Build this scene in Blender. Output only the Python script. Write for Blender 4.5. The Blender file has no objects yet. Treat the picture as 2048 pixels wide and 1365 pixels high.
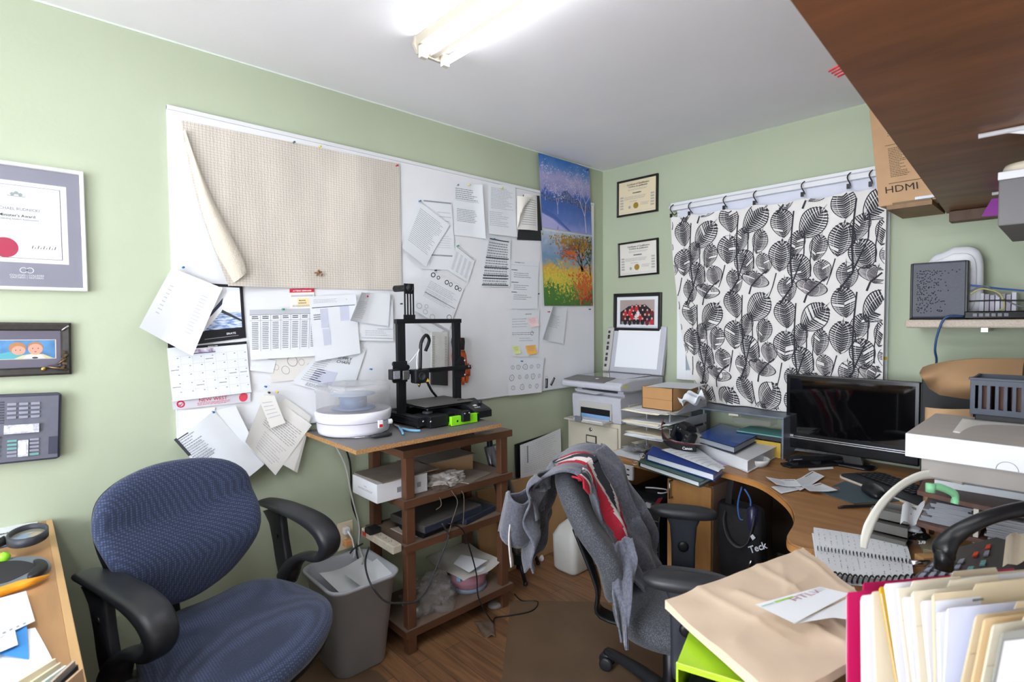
import bpy, bmesh, math, random
from mathutils import Vector, Matrix, noise
random.seed(7)
S = bpy.context.scene
C = S.collection
PI = math.pi
V = Vector
# ------------------------------------------------------------------ camera, world, exposure
CAM = V((2.2676, -2.9963, 1.43))
FPX = 1066.3
YAW, PITCH, ROLL = .8172, -.0386, -.0081
FW = V((-math.sin(YAW)*math.cos(PITCH), math.cos(YAW)*math.cos(PITCH), math.sin(PITCH)))
_r = V((math.cos(YAW), math.sin(YAW), 0)); _u = _r.cross(FW)
RT = _r*math.cos(ROLL)+_u*math.sin(ROLL); UP = -_r*math.sin(ROLL)+_u*math.cos(ROLL)
cd = bpy.data.cameras.new('camera'); cam = bpy.data.objects.new('camera', cd); C.objects.link(cam)
cam.matrix_world = Matrix(((RT.x, UP.x, -FW.x, CAM.x), (RT.y, UP.y, -FW.y, CAM.y), (RT.z, UP.z, -FW.z, CAM.z), (0, 0, 0, 1)))
cd.lens = FPX/2048*36; cd.sensor_width = 36; cd.clip_start = .02
cd.dof.use_dof = True; cd.dof.focus_distance = 2.5; cd.dof.aperture_fstop = 4.5
S.camera = cam
S.view_settings.view_transform = 'Standard'; S.view_settings.look = 'None'
S.view_settings.gamma = 1; S.view_settings.use_curve_mapping = False
S.view_settings.exposure = .72
w = bpy.data.worlds.new('world'); S.world = w; w.use_nodes = True
w.node_tree.nodes['Background'].inputs[0].default_value = (.9, .95, 1, 1)
w.node_tree.nodes['Background'].inputs[1].default_value = .3
TUBE = 14.0      # emission of the fluorescent tubes
def area(name, loc, rot, sx, sy, e, col=(1, 1, 1)):
    l = bpy.data.lights.new(name, 'AREA'); l.shape = 'RECTANGLE'; l.size = sx; l.size_y = sy; l.energy = e; l.color = col
    o = bpy.data.objects.new(name, l); C.objects.link(o); o.location = loc; o.rotation_euler = rot; return o

def at(px, py, d=None, **k):
    """the point where the sight line through a pixel of the 2048x1365 photo meets the plane x=, y= or z= (or depth d)"""
    dr = FW+RT*((px-1024)/FPX)-UP*((py-682.5)/FPX)
    if d is not None: return CAM+dr*d
    (a, v), = k.items(); i = 'xyz'.index(a)
    return CAM+dr*((v-CAM[i])/dr[i])
def ats(pts, **k): return [at(p[0], p[1], **k) for p in pts]
def atp(px, py, p0, n):
    dr = FW+RT*((px-1024)/FPX)-UP*((py-682.5)/FPX)
    return CAM+dr*((V(p0)-CAM).dot(V(n))/dr.dot(V(n)))

# ------------------------------------------------------------------ materials
def lin(h):
    h = h.lstrip('#'); r = []
    for i in (0, 2, 4):
        c = int(h[i:i+2], 16)/255; r.append(c/12.92 if c <= .04045 else ((c+.055)/1.055)**2.4)
    return (*r, 1)
MATS = {}
def M(name, h, rough=.6, metal=0, n=None, bump=None, spec=.5, trans=0, alpha=1, emit=0, coat=0, h2=None, stretch=None, sheen=0, ior=1.45):
    """n=(scale, amount) varies the colour (towards h2), bump=(scale, strength)"""
    if name in MATS: return MATS[name]
    m = bpy.data.materials.new(name); m.use_nodes = True; nt = m.node_tree; b = nt.nodes['Principled BSDF']
    b.inputs['Base Color'].default_value = lin(h); b.inputs['Roughness'].default_value = rough; b.inputs['Metallic'].default_value = metal
    b.inputs['Specular IOR Level'].default_value = spec; b.inputs['Transmission Weight'].default_value = trans; b.inputs['Alpha'].default_value = alpha
    b.inputs['Coat Weight'].default_value = coat; b.inputs['IOR'].default_value = ior; b.inputs['Sheen Weight'].default_value = sheen
    if emit: b.inputs['Emission Color'].default_value = lin(h); b.inputs['Emission Strength'].default_value = emit
    if n or bump:
        tc = nt.nodes.new('ShaderNodeTexCoord'); mp = nt.nodes.new('ShaderNodeMapping'); nt.links.new(tc.outputs['Object'], mp.inputs[0])
        if stretch: mp.inputs['Scale'].default_value = stretch
    if n:
        t = nt.nodes.new('ShaderNodeTexNoise'); t.inputs['Scale'].default_value = n[0]; t.inputs['Detail'].default_value = 6; nt.links.new(mp.outputs[0], t.inputs[0])
        r = nt.nodes.new('ShaderNodeValToRGB'); c = lin(h)
        lo = lin(h2) if h2 else tuple(x*(1-n[1]) for x in c[:3])+(1,)
        r.color_ramp.elements[0].color = lo; r.color_ramp.elements[1].color = c if h2 else tuple(min(1, x*(1+n[1]*.5)) for x in c[:3])+(1,)
        r.color_ramp.elements[0].position = .32; r.color_ramp.elements[1].position = .68
        nt.links.new(t.outputs[0], r.inputs[0]); nt.links.new(r.outputs[0], b.inputs['Base Color'])
    if bump:
        t = nt.nodes.new('ShaderNodeTexNoise'); t.inputs['Scale'].default_value = bump[0]; nt.links.new(mp.outputs[0], t.inputs[0])
        q = nt.nodes.new('ShaderNodeBump'); q.inputs['Strength'].default_value = bump[1]; q.inputs['Distance'].default_value = .01
        nt.links.new(t.outputs[0], q.inputs['Height']); nt.links.new(q.outputs[0], b.inputs['Normal'])
    MATS[name] = m; return m
PAPER = M('paper', '#dcdfe2', .8)
INK = M('ink', '#3a3a40', .8); GREY = M('ink_grey', '#8d9096', .8); PALE = M('ink_pale', '#b9bcc2', .8)
BLACK = M('black_plastic', '#17181b', .42); DARK = M('dark_plastic', '#26282d', .5)
RED = M('red', '#c01f33', .5); WHITE = M('white_plastic', '#e4e5e8', .4); CHROME = M('chrome', '#c8c8cc', .25, 1)

# ------------------------------------------------------------------ mesh builder: collects shapes in world space, links them as ONE object
class MB:
    def __init__(s, F=None):
        s.v = []; s.f = []; s.m = []; s.mats = []; s.F = F or Matrix(); s.cur = None; s.sm = []
    def mi(s, m):
        if m is None: m = s.cur
        if m not in s.mats: s.mats.append(m)
        return s.mats.index(m)
    def add(s, vs, fs, m=None, smooth=False):
        b = len(s.v); s.v += [s.F @ V(p) for p in vs]; k = s.mi(m)
        for f in fs: s.f.append([b+i for i in f]); s.m.append(k); s.sm.append(smooth)
        return s
    def box(s, lo, hi, m=None, R=None):
        (a, b, c), (d, e, f) = lo, hi
        p = [V(q) for q in ((a, b, c), (d, b, c), (d, e, c), (a, e, c), (a, b, f), (d, b, f), (d, e, f), (a, e, f))]
        if R is not None:
            ct = (V(lo)+V(hi))/2; p = [ct+R @ (q-ct) for q in p]
        return s.add(p, [(0, 3, 2, 1), (4, 5, 6, 7), (0, 1, 5, 4), (1, 2, 6, 5), (2, 3, 7, 6), (3, 0, 4, 7)], m)
    def cbox(s, c, size, m=None, rz=0, R=None):
        c = V(c); h = V(size)/2; R = R or Matrix.Rotation(rz, 3, 'Z')
        p = [c+R @ V((x*h.x, y*h.y, z*h.z)) for z in (-1, 1) for x, y in ((-1, -1), (1, -1), (1, 1), (-1, 1))]
        return s.add(p, [(0, 3, 2, 1), (4, 5, 6, 7), (0, 1, 5, 4), (1, 2, 6, 5), (2, 3, 7, 6), (3, 0, 4, 7)], m)
    def quad(s, a, b, c, d, m=None): return s.add([a, b, c, d], [(0, 1, 2, 3)], m)
    def prism(s, poly, d, m=None):
        """closed outline (list of points) pushed along vector d"""
        n = len(poly); d = V(d); p = [V(q) for q in poly]
        return s.add(p+[q+d for q in p], [tuple(range(n))[::-1], tuple(range(n, 2*n))]+[(i, (i+1) % n, n+(i+1) % n, n+i) for i in range(n)], m)
    def tube(s, pts, r, m=None, seg=8, cap=True):
        pts = [V(p) for p in pts]; n = len(pts); rs = r if isinstance(r, (list, tuple)) else [r]*n; vs = []; up = None
        for i, p in enumerate(pts):
            t = (pts[min(i+1, n-1)]-pts[max(i-1, 0)]).normalized()
            if up is None: up = t.orthogonal().normalized()
            up = (up-t*up.dot(t)); up = up.normalized() if up.length > 1e-6 else t.orthogonal().normalized()
            q = t.cross(up)
            vs += [p+(up*math.cos(2*PI*k/seg)+q*math.sin(2*PI*k/seg))*rs[i] for k in range(seg)]
        fs = [(i*seg+k, i*seg+(k+1) % seg, (i+1)*seg+(k+1) % seg, (i+1)*seg+k) for i in range(n-1) for k in range(seg)]
        if cap: fs += [tuple(range(seg))[::-1], tuple((n-1)*seg+k for k in range(seg))]
        return s.add(vs, fs, m, seg > 5)
    def lathe(s, prof, c, m=None, seg=40, ax='z', sx=1, sy=1):
        """prof: list of (radius, height) turned about an axis through c"""
        vs = []
        for r, h in prof:
            for k in range(seg):
                a = 2*PI*k/seg; x, y = r*math.cos(a)*sx, r*math.sin(a)*sy
                q = {'z': (x, y, h), 'x': (h, x, y), 'y': (x, h, y)}[ax]; vs.append(V(c)+V(q))
        n = len(prof)
        fs = [(i*seg+k, i*seg+(k+1) % seg, (i+1)*seg+(k+1) % seg, (i+1)*seg+k) for i in range(n-1) for k in range(seg)]
        if prof[0][0] > 0: fs.append(tuple(range(seg))[::-1])
        if prof[-1][0] > 0: fs.append(tuple((n-1)*seg+k for k in range(seg)))
        return s.add(vs, fs, m, True)
    def grid(s, P, nx, ny, m=None, smooth=True, skip=None):
        """surface P(s,t), s,t in 0..1; m may be a function (s,t)->material"""
        b = len(s.v); s.v += [s.F @ V(P(i/nx, j/ny)) for j in range(ny+1) for i in range(nx+1)]
        for j in range(ny):
            for i in range(nx):
                if skip and skip((i+.5)/nx, (j+.5)/ny): continue
                mm = m((i+.5)/nx, (j+.5)/ny) if callable(m) else m
                k = b+j*(nx+1)+i; s.f.append([k, k+nx+1, k+nx+2, k+1]); s.m.append(s.mi(mm)); s.sm.append(smooth)
        return s
    def pad(s, outline, n, thick, m=None, dome=.5, rings=7, sag=None, back=True):
        """cushion on a planar outline: front swells along n, sag(p)->offset along n bends it"""
        n = V(n).normalized(); o = [V(p) for p in outline]; c = sum(o, V())/len(o); N = len(o); vs = []; L = []
        prof = [(1-.0, -.5), (1.0, 0.0), (.985, .22), (.94, .38), (.86, .46), (.7, .5), (.45, .5), (.2, .5)]
        if back: prof = [(.2, -.5), (.6, -.5), (.9, -.46), (.97, -.36)]+prof[1:]
        else: prof = prof
        for r, h in prof:
            for p in o:
                q = c+(p-c)*r; hh = h*thick+(thick*dome*(1-r*r) if h > 0 else 0)
                q = q+n*hh
                if sag: q = q+n*sag(q)
                vs.append(q)
        R = len(prof); fs = [(i*N+k, i*N+(k+1) % N, (i+1)*N+(k+1) % N, (i+1)*N+k) for i in range(R-1) for k in range(N)]
        fs += [tuple(range(N))[::-1], tuple((R-1)*N+k for k in range(N))]
        return s.add(vs, fs, m, True)
    def text(s, body, P, h, m=None, align='c', bold=0, shear=0, sx=1):
        """lettering of cap height ~h laid by P(x,y) (x right, y up, metres)"""
        vs, fs, wd = glyphs(body, bold, shear); k = h/.7
        ox = {'c': -wd/2, 'l': 0, 'r': -wd}[align]
        return s.add([P((x+ox)*k*sx, y*k) for x, y in vs], fs, m)
    def build(s, name, parent=None, mat=None, bevel=0, smooth=None, solid=0, subs=0, **tags):
        if mat: s.mats = [mat] if not s.mats or s.mats == [None] else s.mats
        me = bpy.data.meshes.new(name); M0 = Matrix()
        if parent is not None: M0 = world(parent).inverted()
        elif s.v:
            xs = [p.x for p in s.v]; ys = [p.y for p in s.v]; zs = [p.z for p in s.v]
            M0 = Matrix.Translation(V(((min(xs)+max(xs))/2, (min(ys)+max(ys))/2, min(zs)))).inverted()
        me.from_pydata([M0 @ p for p in s.v], [], s.f)
        for m in s.mats: me.materials.append(m or mat or PAPER)
        me.polygons.foreach_set('material_index', s.m); me.polygons.foreach_set('use_smooth', [bool(x) if smooth is None else smooth for x in s.sm])
        me.update()
        o = bpy.data.objects.new(name, me); C.objects.link(o)
        if parent is not None: o.parent = parent
        else: o.matrix_world = M0.inverted()
        if bevel:
            q = o.modifiers.new('b', 'BEVEL'); q.width = bevel; q.segments = 2; q.limit_method = 'ANGLE'; q.angle_limit = .7
        if solid:
            q = o.modifiers.new('s', 'SOLIDIFY'); q.thickness = solid; q.offset = -1
        if subs:
            q = o.modifiers.new('u', 'SUBSURF'); q.levels = subs; q.render_levels = subs
        for k, v in tags.items(): o[k] = v
        return o
WM = {}
def world(o):
    m = Matrix(); 
    while o is not None: m = (WM.get(o.name) or (Matrix.Translation(o.location) if o.parent is None else o.matrix_local.copy())) @ m; o = o.parent
    return m
def thing(name, label, category, loc=(0, 0, 0), rz=0, group=None):
    o = bpy.data.objects.new(name, None); C.objects.link(o); o.location = loc; o.rotation_euler = (0, 0, rz); o.empty_display_size = .05
    WM[o.name] = Matrix.Translation(V(loc)) @ Matrix.Rotation(rz, 4, 'Z')
    o['label'] = label; o['category'] = category
    if group: o['group'] = group
    return o
def T(label, category, group=None):
    d = dict(label=label, category=category)
    if group: d['group'] = group
    return d
_G = {}
def glyphs(body, bold=0, shear=0):
    k = (body, bold, shear)
    if k not in _G:
        cu = bpy.data.curves.new('t', 'FONT'); cu.body = body; cu.offset = bold; cu.shear = shear; cu.resolution_u = 2; cu.fill_mode = 'FRONT'
        ob = bpy.data.objects.new('t', cu); me = ob.to_mesh()
        vs = [(p.co.x, p.co.y) for p in me.vertices]; fs = [tuple(q.vertices) for q in me.polygons]
        ob.to_mesh_clear(); bpy.data.objects.remove(ob); bpy.data.curves.remove(cu)
        _G[k] = (vs, fs, max([x for x, y in vs] or [0]))
    return _G[k]
# ------------------------------------------------------------------ sheets of paper
def bil(q):
    a, b, c, d = [V(x) for x in q]
    return lambda s, t: (a*(1-s)+b*s)*(1-t)+(d*(1-s)+c*s)*t
def smooth(pts, n=6, closed=True):
    P_ = [V(p) for p in pts]; N = len(P_); out = []
    for i in range(N if closed else N-1):
        a, b, c, d = (P_[(i+k) % N] for k in (-1, 0, 1, 2)) if closed else (P_[max(i-1, 0)], P_[i], P_[i+1], P_[min(i+2, N-1)])
        for j in range(n):
            f = j/n; out.append(.5*((2*b)+(c-a)*f+(2*a-5*b+4*c-d)*f*f+(3*b-a-3*c+d)*f**3))
    if not closed: out.append(P_[-1])
    return out
def sweep(mb, path, lat, ws, ts, m, seg=14, pw=.6, n=5):
    """rounded bar along a path; half widths ws along lat, half thicknesses ts across"""
    P_ = smooth(path, n, False); K = len(P_); lat = V(lat).normalized(); vs = []
    g = lambda L, i: (lambda u: L[min(int(u), len(L)-2)]*(1-(u-min(int(u), len(L)-2)))+L[min(int(u), len(L)-2)+1]*(u-min(int(u), len(L)-2)))(i/(K-1)*(len(L)-1))
    sg = lambda x: math.copysign(abs(x)**pw, x)
    for i, p in enumerate(P_):
        t = (P_[min(i+1, K-1)]-P_[max(i-1, 0)]).normalized(); q = t.cross(lat).normalized(); l2 = q.cross(t).normalized()
        vs += [p+l2*g(ws, i)*sg(math.cos(2*PI*k/seg))+q*g(ts, i)*sg(math.sin(2*PI*k/seg)) for k in range(seg)]
    fs = [(i*seg+k, i*seg+(k+1) % seg, (i+1)*seg+(k+1) % seg, (i+1)*seg+k) for i in range(K-1) for k in range(seg)]
    mb.add(vs, fs+[tuple(range(seg))[::-1], tuple((K-1)*seg+k for k in range(seg))], m, True); return mb
def rloft(mb, levels, m, k=8, cap0=True, cap1=True):
    """loft of rounded rectangles: levels of (cx, cy, z, hx, hy, radius)"""
    vs = []; N = 4*k
    for cx, cy, z, hx, hy, r in levels:
        for q, (sx, sy) in enumerate(((1, 1), (-1, 1), (-1, -1), (1, -1))):
            for j in range(k):
                a = PI/2*q+PI/2*j/(k-1); vs.append((cx+sx*(hx-r)+r*math.cos(a), cy+sy*(hy-r)+r*math.sin(a), z))
    n = len(levels); fs = [(i*N+j, i*N+(j+1) % N, (i+1)*N+(j+1) % N, (i+1)*N+j) for i in range(n-1) for j in range(N)]
    if cap0: fs.append(tuple(range(N))[::-1])
    if cap1: fs.append(tuple((n-1)*N+j for j in range(N)))
    mb.add(vs, fs, m, True); return mb
class Sheet:
    """a sheet with corners TL,TR,BR,BL; off(s,t) lifts it along its normal; print on it in the sheet's own units"""
    def __init__(s, q, m=PAPER, off=None, nx=8, ny=8, mb=None, skip=None, flip=False):
        s.q = [V(x) for x in q]; s.B = bil(q); s.off = off or (lambda a, b: 0); s.mb = mb or MB()
        s.n = (s.q[3]-s.q[0]).cross(s.q[1]-s.q[0]).normalized()*(-1 if flip else 1)
        s.w = (s.q[1]-s.q[0]).length; s.h = (s.q[3]-s.q[0]).length
        s.mb.grid(lambda a, b: s.P(a, b, 0), nx, ny, m, skip=skip)
    def P(s, a, b, e=.0007): return s.B(a, b)+s.n*(s.off(a, b)+e)
    def rect(s, a0, b0, a1, b1, m=INK, nx=1, e=.0007):
        for i in range(nx):
            x0 = a0+(a1-a0)*i/nx; x1 = a0+(a1-a0)*(i+1)/nx
            s.mb.quad(s.P(x0, b0, e), s.P(x0, b1, e), s.P(x1, b1, e), s.P(x1, b0, e), m)
        return s
    def poly(s, pts, m=INK, e=.0007): s.mb.add([s.P(a, b, e) for a, b in pts], [tuple(range(len(pts)))], m); return s
    def disc(s, a, b, r, m=INK, e=.0008, k=16, ry=None):
        ry = ry or r*s.w/s.h
        return s.poly([(a+r*math.cos(2*PI*i/k), b+ry*math.sin(2*PI*i/k)) for i in range(k)], m, e)
    def ring(s, a, b, r, m=INK, w=.15, k=16, e=.0008):
        ry = r*s.w/s.h
        for i in range(k):
            c0, s0, c1, s1 = math.cos(2*PI*i/k), math.sin(2*PI*i/k), math.cos(2*PI*(i+1)/k), math.sin(2*PI*(i+1)/k)
            s.poly([(a+r*c0, b+ry*s0), (a+r*c1, b+ry*s1), (a+r*(1-w)*c1, b+ry*(1-w)*s1), (a+r*(1-w)*c0, b+ry*(1-w)*s0)], m, e)
        return s
    def lines(s, a0, b0, a1, b1, n, m=GREY, fill=.42, seed=1, rag=.25, words=True):
        R = random.Random(seed); p = (b1-b0)/n
        for i in range(n):
            y = b0+p*i; x = a0; end = a1-(a1-a0)*rag*R.random()
            if not words: s.rect(a0, y, a1, y+p*fill, m, 4); continue
            while x < end:
                l = (a1-a0)*R.uniform(.04, .13); x2 = min(x+l, end); s.rect(x, y, x2, y+p*fill, m); x = x2+(a1-a0)*.018
        return s
    def text(s, body, a, b, h, m=INK, align='c', bold=.01, shear=0, sx=1):
        s.mb.text(body, lambda x, y: s.P(a+x/s.w, b-y/s.h, .0019), h, m, align, bold, shear, sx); return s
    def build(s, name, parent=None, **k): return s.mb.build(name, parent, **k)
def curl(side='r', h=.03, at0=.6, p=2):
    """lift towards one edge"""
    f = {'r': lambda a, b: a, 'l': lambda a, b: 1-a, 'b': lambda a, b: b, 't': lambda a, b: 1-b, 'br': lambda a, b: (a+b)/2, 'bl': lambda a, b: (1-a+b)/2, 'tr': lambda a, b: (a+1-b)/2, 'tl': lambda a, b: (2-a-b)/2}[side]
    return lambda a, b: h*max(0, (f(a, b)-at0)/(1-at0))**p
# ------------------------------------------------------------------ room shell
H = 2.448; XW = 2.62; YN = -5.2
GREEN = M('wall_green', '#b0b99f', .7, n=(1.3, .05), bump=(60, .04))
CEIL = M('ceiling_white', '#ebebee', .85, n=(2, .03), bump=(90, .03))
def floor_mat():
    m = M('floor_laminate', '#7a5a43', .42); nt = m.node_tree; b = nt.nodes['Principled BSDF']; L = nt.links.new
    tc = nt.nodes.new('ShaderNodeTexCoord'); br = nt.nodes.new('ShaderNodeTexBrick'); mp = nt.nodes.new('ShaderNodeMapping')
    L(tc.outputs['Object'], mp.inputs[0]); L(mp.outputs[0], br.inputs[0])
    br.inputs['Scale'].default_value = 1; br.inputs['Brick Width'].default_value = .9; br.inputs['Row Height'].default_value = .085
    br.inputs['Mortar Size'].default_value = .0012; br.inputs['Color1'].default_value = lin('#96704f'); br.inputs['Color2'].default_value = lin('#7b5a42'); br.inputs['Mortar'].default_value = lin('#4a3527'); br.offset = .37
    m2 = nt.nodes.new('ShaderNodeMapping'); m2.inputs['Scale'].default_value = (2.2, 26, 1); L(tc.outputs['Object'], m2.inputs[0])
    n = nt.nodes.new('ShaderNodeTexNoise'); n.inputs['Scale'].default_value = 2; n.inputs['Detail'].default_value = 8; n.inputs['Distortion'].default_value = .6; L(m2.outputs[0], n.inputs[0])
    r = nt.nodes.new('ShaderNodeValToRGB'); r.color_ramp.elements[0].color = (.5, .47, .44, 1); r.color_ramp.elements[1].color = (1.25, 1.2, 1.15, 1); r.color_ramp.elements[0].position = .3; r.color_ramp.elements[1].position = .72
    L(n.outputs[0], r.inputs[0]); x = nt.nodes.new('ShaderNodeMix'); x.data_type = 'RGBA'; x.blend_type = 'MULTIPLY'; x.inputs[0].default_value = .8
    L(br.outputs[0], x.inputs[6]); L(r.outputs[0], x.inputs[7]); L(x.outputs[2], b.inputs['Base Color'])
    return m
def st(mb, name, **k): return mb.build(name, kind='structure', **k)
st(MB().box((-.1, YN-.1, -.1), (XW+.1, .1, 0), floor_mat()), 'floor')
st(MB().box((-.1, YN-.1, H), (XW+.1, .1, H+.1), CEIL), 'ceiling')
st(MB().box((-.1, YN, 0), (0, 0, H), GREEN), 'wall_left')
st(MB().box((-.1, 0, 0), (XW+.1, .1, H), GREEN), 'wall_back')
st(MB().box((XW, YN, 0), (XW+.1, 0, H), M('wall_offwhite', '#e6e6e2', .8)), 'wall_right')
st(MB().box((-.1, YN-.1, 0), (XW+.1, YN, H), M('wall_offwhite', '#e6e6e2', .8)), 'wall_front')
# thin bead of white caulk along the ceiling line
CAULK = M('caulk', '#d5ded2', .6)
st(MB().box((0, YN, H-.006), (.006, 0, H), CAULK), 'trim_1')
# window with white casing, mostly behind the curtain
wn = MB(); WT = M('window_white', '#eceef0', .45)
X0, X1, Z0, Z1 = .575, 1.655, 1.06, 2.12
for lo, hi in (((X0, -.022, Z0), (X0+.06, 0, Z1)), ((X1-.06, -.022, Z0), (X1, 0, Z1)), ((X0+.06, -.022, Z1-.06), (X1-.06, 0, Z1)), ((X0+.06, -.022, Z0), (X1-.06, 0, Z0+.06)), ((1.08, -.018, Z0+.06), (1.12, 0, Z1-.06))): wn.box(lo, hi, WT)
wn.box((X1-.075, -.016, Z0+.06), (X1-.06, 0, Z1-.06), M('window_track', '#b9bcc4', .4))
win = st(wn, 'window_1', bevel=.003)
MB().box((X0+.06, -.006, Z0+.06), (X1-.075, -.001, Z1-.06), M('window_glass', '#9fb0bb', .05, coat=.5)).build('glass', win)
MB().box((X1-.066, -.0235, 1.232), (X1, -.022, 1.246), M('yellow_tape', '#e8c22a', .5)).build('trim_2', kind='structure')

# made-up window behind the viewer, its glowing pane added as frontal fill light
wn = MB(); a0, a1, c0, c1 = 1.0, 2.45, .25, 2.15; yy = YN
for lo, hi in (((a0-.07, yy, c0-.07), (a0, yy+.03, c1+.07)), ((a1, yy, c0-.07), (a1+.07, yy+.03, c1+.07)), ((a0, yy, c1), (a1, yy+.03, c1+.07)), ((a0, yy, c0-.07), (a1, yy+.03, c0)), ((1.70, yy, c0), (1.74, yy+.02, c1))): wn.box(lo, hi, WT)
wn = st(wn, 'added_fill_window', bevel=.003)
MB().box((a0, yy+.002, c0), (a1, yy+.008, c1), M('fill_light_pane', '#eef4ff', .3, emit=10)).build('glass', wn)

# ------------------------------------------------------------------ fluorescent fittings
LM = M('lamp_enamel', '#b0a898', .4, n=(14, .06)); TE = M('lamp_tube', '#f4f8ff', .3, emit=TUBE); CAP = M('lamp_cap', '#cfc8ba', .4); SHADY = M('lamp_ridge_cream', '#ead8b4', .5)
def fitting(name, x0, y0, label, TE=TE):
    t = thing(name, label, 'ceiling light', (x0, y0, H))
    L = 1.24
    b = MB(t_mat := WM[t.name])
    # body: shallow box with a ridge between the tubes
    prof = [(-.068, 0), (-.062, -.03), (-.03, -.036), (-.012, -.058), (.012, -.058), (.03, -.036), (.062, -.03), (.068, 0)]
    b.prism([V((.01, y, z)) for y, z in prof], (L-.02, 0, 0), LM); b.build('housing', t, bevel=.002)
    for xx in (0, L-.014):
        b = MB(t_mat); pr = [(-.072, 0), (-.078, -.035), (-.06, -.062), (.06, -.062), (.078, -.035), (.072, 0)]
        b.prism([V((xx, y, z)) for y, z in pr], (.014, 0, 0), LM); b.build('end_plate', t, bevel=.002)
    for y in (-.048, .048):
        b = MB(t_mat); b.tube([(.035, y, -.062), (L-.035, y, -.062)], .0125, TE, 14); tb = b.build('tube', t)
        for xx in ((.014, .036), (L-.036, L-.014)):
            b = MB(t_mat); b.box((xx[0], y-.014, -.08), (xx[1], y+.014, -.036), CAP); b.build('lamp_holder', tb, bevel=.003)
    return t
fitting('fluorescent_light', .615, -1.845, 'white two-tube fluorescent fitting on the ceiling, tubes lit')
fitting('fluorescent_light', .95, -3.5, 'lit two-tube fluorescent fitting on the ceiling behind the viewer', M('lamp_tube_new', '#f4f8ff', .3, emit=36))

# ------------------------------------------------------------------ whiteboard
BX = .014; BY0, BY1, BZ0, BZ1 = -2.566, -.118, .995, 2.212
t = thing('whiteboard', 'large white board on the left wall covered with pinned papers', 'whiteboard', (0, (BY0+BY1)/2, BZ0))
BW = M('board_white', '#dfe0e2', .45, n=(5, .03), bump=(30, .02))
MB().box((0.001, BY0, BZ0), (BX, BY1, BZ1), BW).build('panel', t)
EDGE = M('board_edge', '#d6d7d9', .5)
MB().box((0.001, BY0, BZ1-.016), (BX+.006, BY1, BZ1), EDGE).box((0.001, BY0, BZ0), (BX+.004, BY1, BZ0+.008), EDGE).build('edge_strip', t, bevel=.002)
# ------------------------------------------------------------------ papers pinned on the board
def wq(pts, x): return ats(pts, x=x)          # four photo corners put on a plane parallel to the left wall
X = BX+.001
WOVEN = M('woven_beige', '#d2cbc1', .8, n=(3, .16), bump=(160, .3), stretch=(1, 2.5, .5))
def woven():
    m = WOVEN; nt = m.node_tree; b = nt.nodes['Principled BSDF']; L = nt.links.new
    tc = nt.nodes.new('ShaderNodeTexCoord'); out = b.inputs['Base Color'].links[0].from_socket
    wv = []
    for ax in (1, 2):
        wt = nt.nodes.new('ShaderNodeTexWave'); wt.bands_direction = 'XYZ'[ax]; wt.inputs['Scale'].default_value = 26 if ax == 1 else 32; wt.inputs['Distortion'].default_value = .25; L(tc.outputs['Object'], wt.inputs[0])
        r = nt.nodes.new('ShaderNodeValToRGB'); r.color_ramp.elements[0].position = .05; r.color_ramp.elements[1].position = .28; r.color_ramp.elements[0].color = (.8, .76, .7, 1); r.color_ramp.elements[1].color = (1, 1, 1, 1); L(wt.outputs[0], r.inputs[0]); wv.append(r)
    for r in wv:
        x = nt.nodes.new('ShaderNodeMix'); x.data_type = 'RGBA'; x.blend_type = 'MULTIPLY'; x.inputs[0].default_value = .75; L(out, x.inputs[6]); L(r.outputs[0], x.inputs[7]); out = x.outputs[2]
    L(out, b.inputs['Base Color'])
woven()
# woven cloth: bottom-left corner folded forward
q = wq([(362, 241), (798, 328), (803, 581), (452, 573)], X+.004)
def coff(a, b): return .003+.010*math.sin(a*5+1)*b*(1-a)+.02*max(0, 1-a*4)*b
B = bil(q); nrm = V((1, 0, 0)); mb = MB()
mb.grid(lambda a, b: B(a+.025*(1-a)*math.sin(b*PI)*-1, b)+nrm*coff(a, b), 26, 16, WOVEN)
fl = wq([(368, 262), (400, 395), (497, 545), (455, 573)], X+.008)   # folded-over corner
def fp(a, b):
    L0 = [at(366, 262, x=X+.01), at(402, 420, x=X+.02), at(430, 500, x=X+.03), at(457, 573, x=X+.012)]
    R0 = [at(370, 262, x=X+.014), at(425, 400, x=X+.034), at(487, 520, x=X+.05), at(493, 546, x=X+.045)]
    k = min(int(b*3), 2); f = b*3-k
    l = L0[k].lerp(L0[k+1], f); r = R0[k].lerp(R0[k+1], f); p = l.lerp(r, a); return p+nrm*.018*math.sin(a*PI)
mb.grid(fp, 8, 14, M('woven_back', '#c9c0b0', .8, bump=(160, .3)))
for i in range(5):
    p = at(632+i*3, 546+4*math.sin(i*2), x=X+.012); mb.cbox(p, (.003, .012, .006), M('brown_scrap', '#8b5a2b', .7), 0, Matrix.Rotation(i*1.1, 3, 'X'))
mb.build('woven_cloth', **T('large beige woven mesh cloth pinned on the board, lower left corner folded over', 'cloth'))

def paper(pts, label, name='paper_sheet', cat='paper', lay=1, off=None, pr=None, m=PAPER, group='papers pinned on the board', nx=8, ny=8, x=None):
    s = Sheet(wq(pts, (X+.0022*lay) if x is None else x), m, off, nx, ny)
    if pr: pr(s)
    return s.build(name, **T(label, cat, group))
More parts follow.
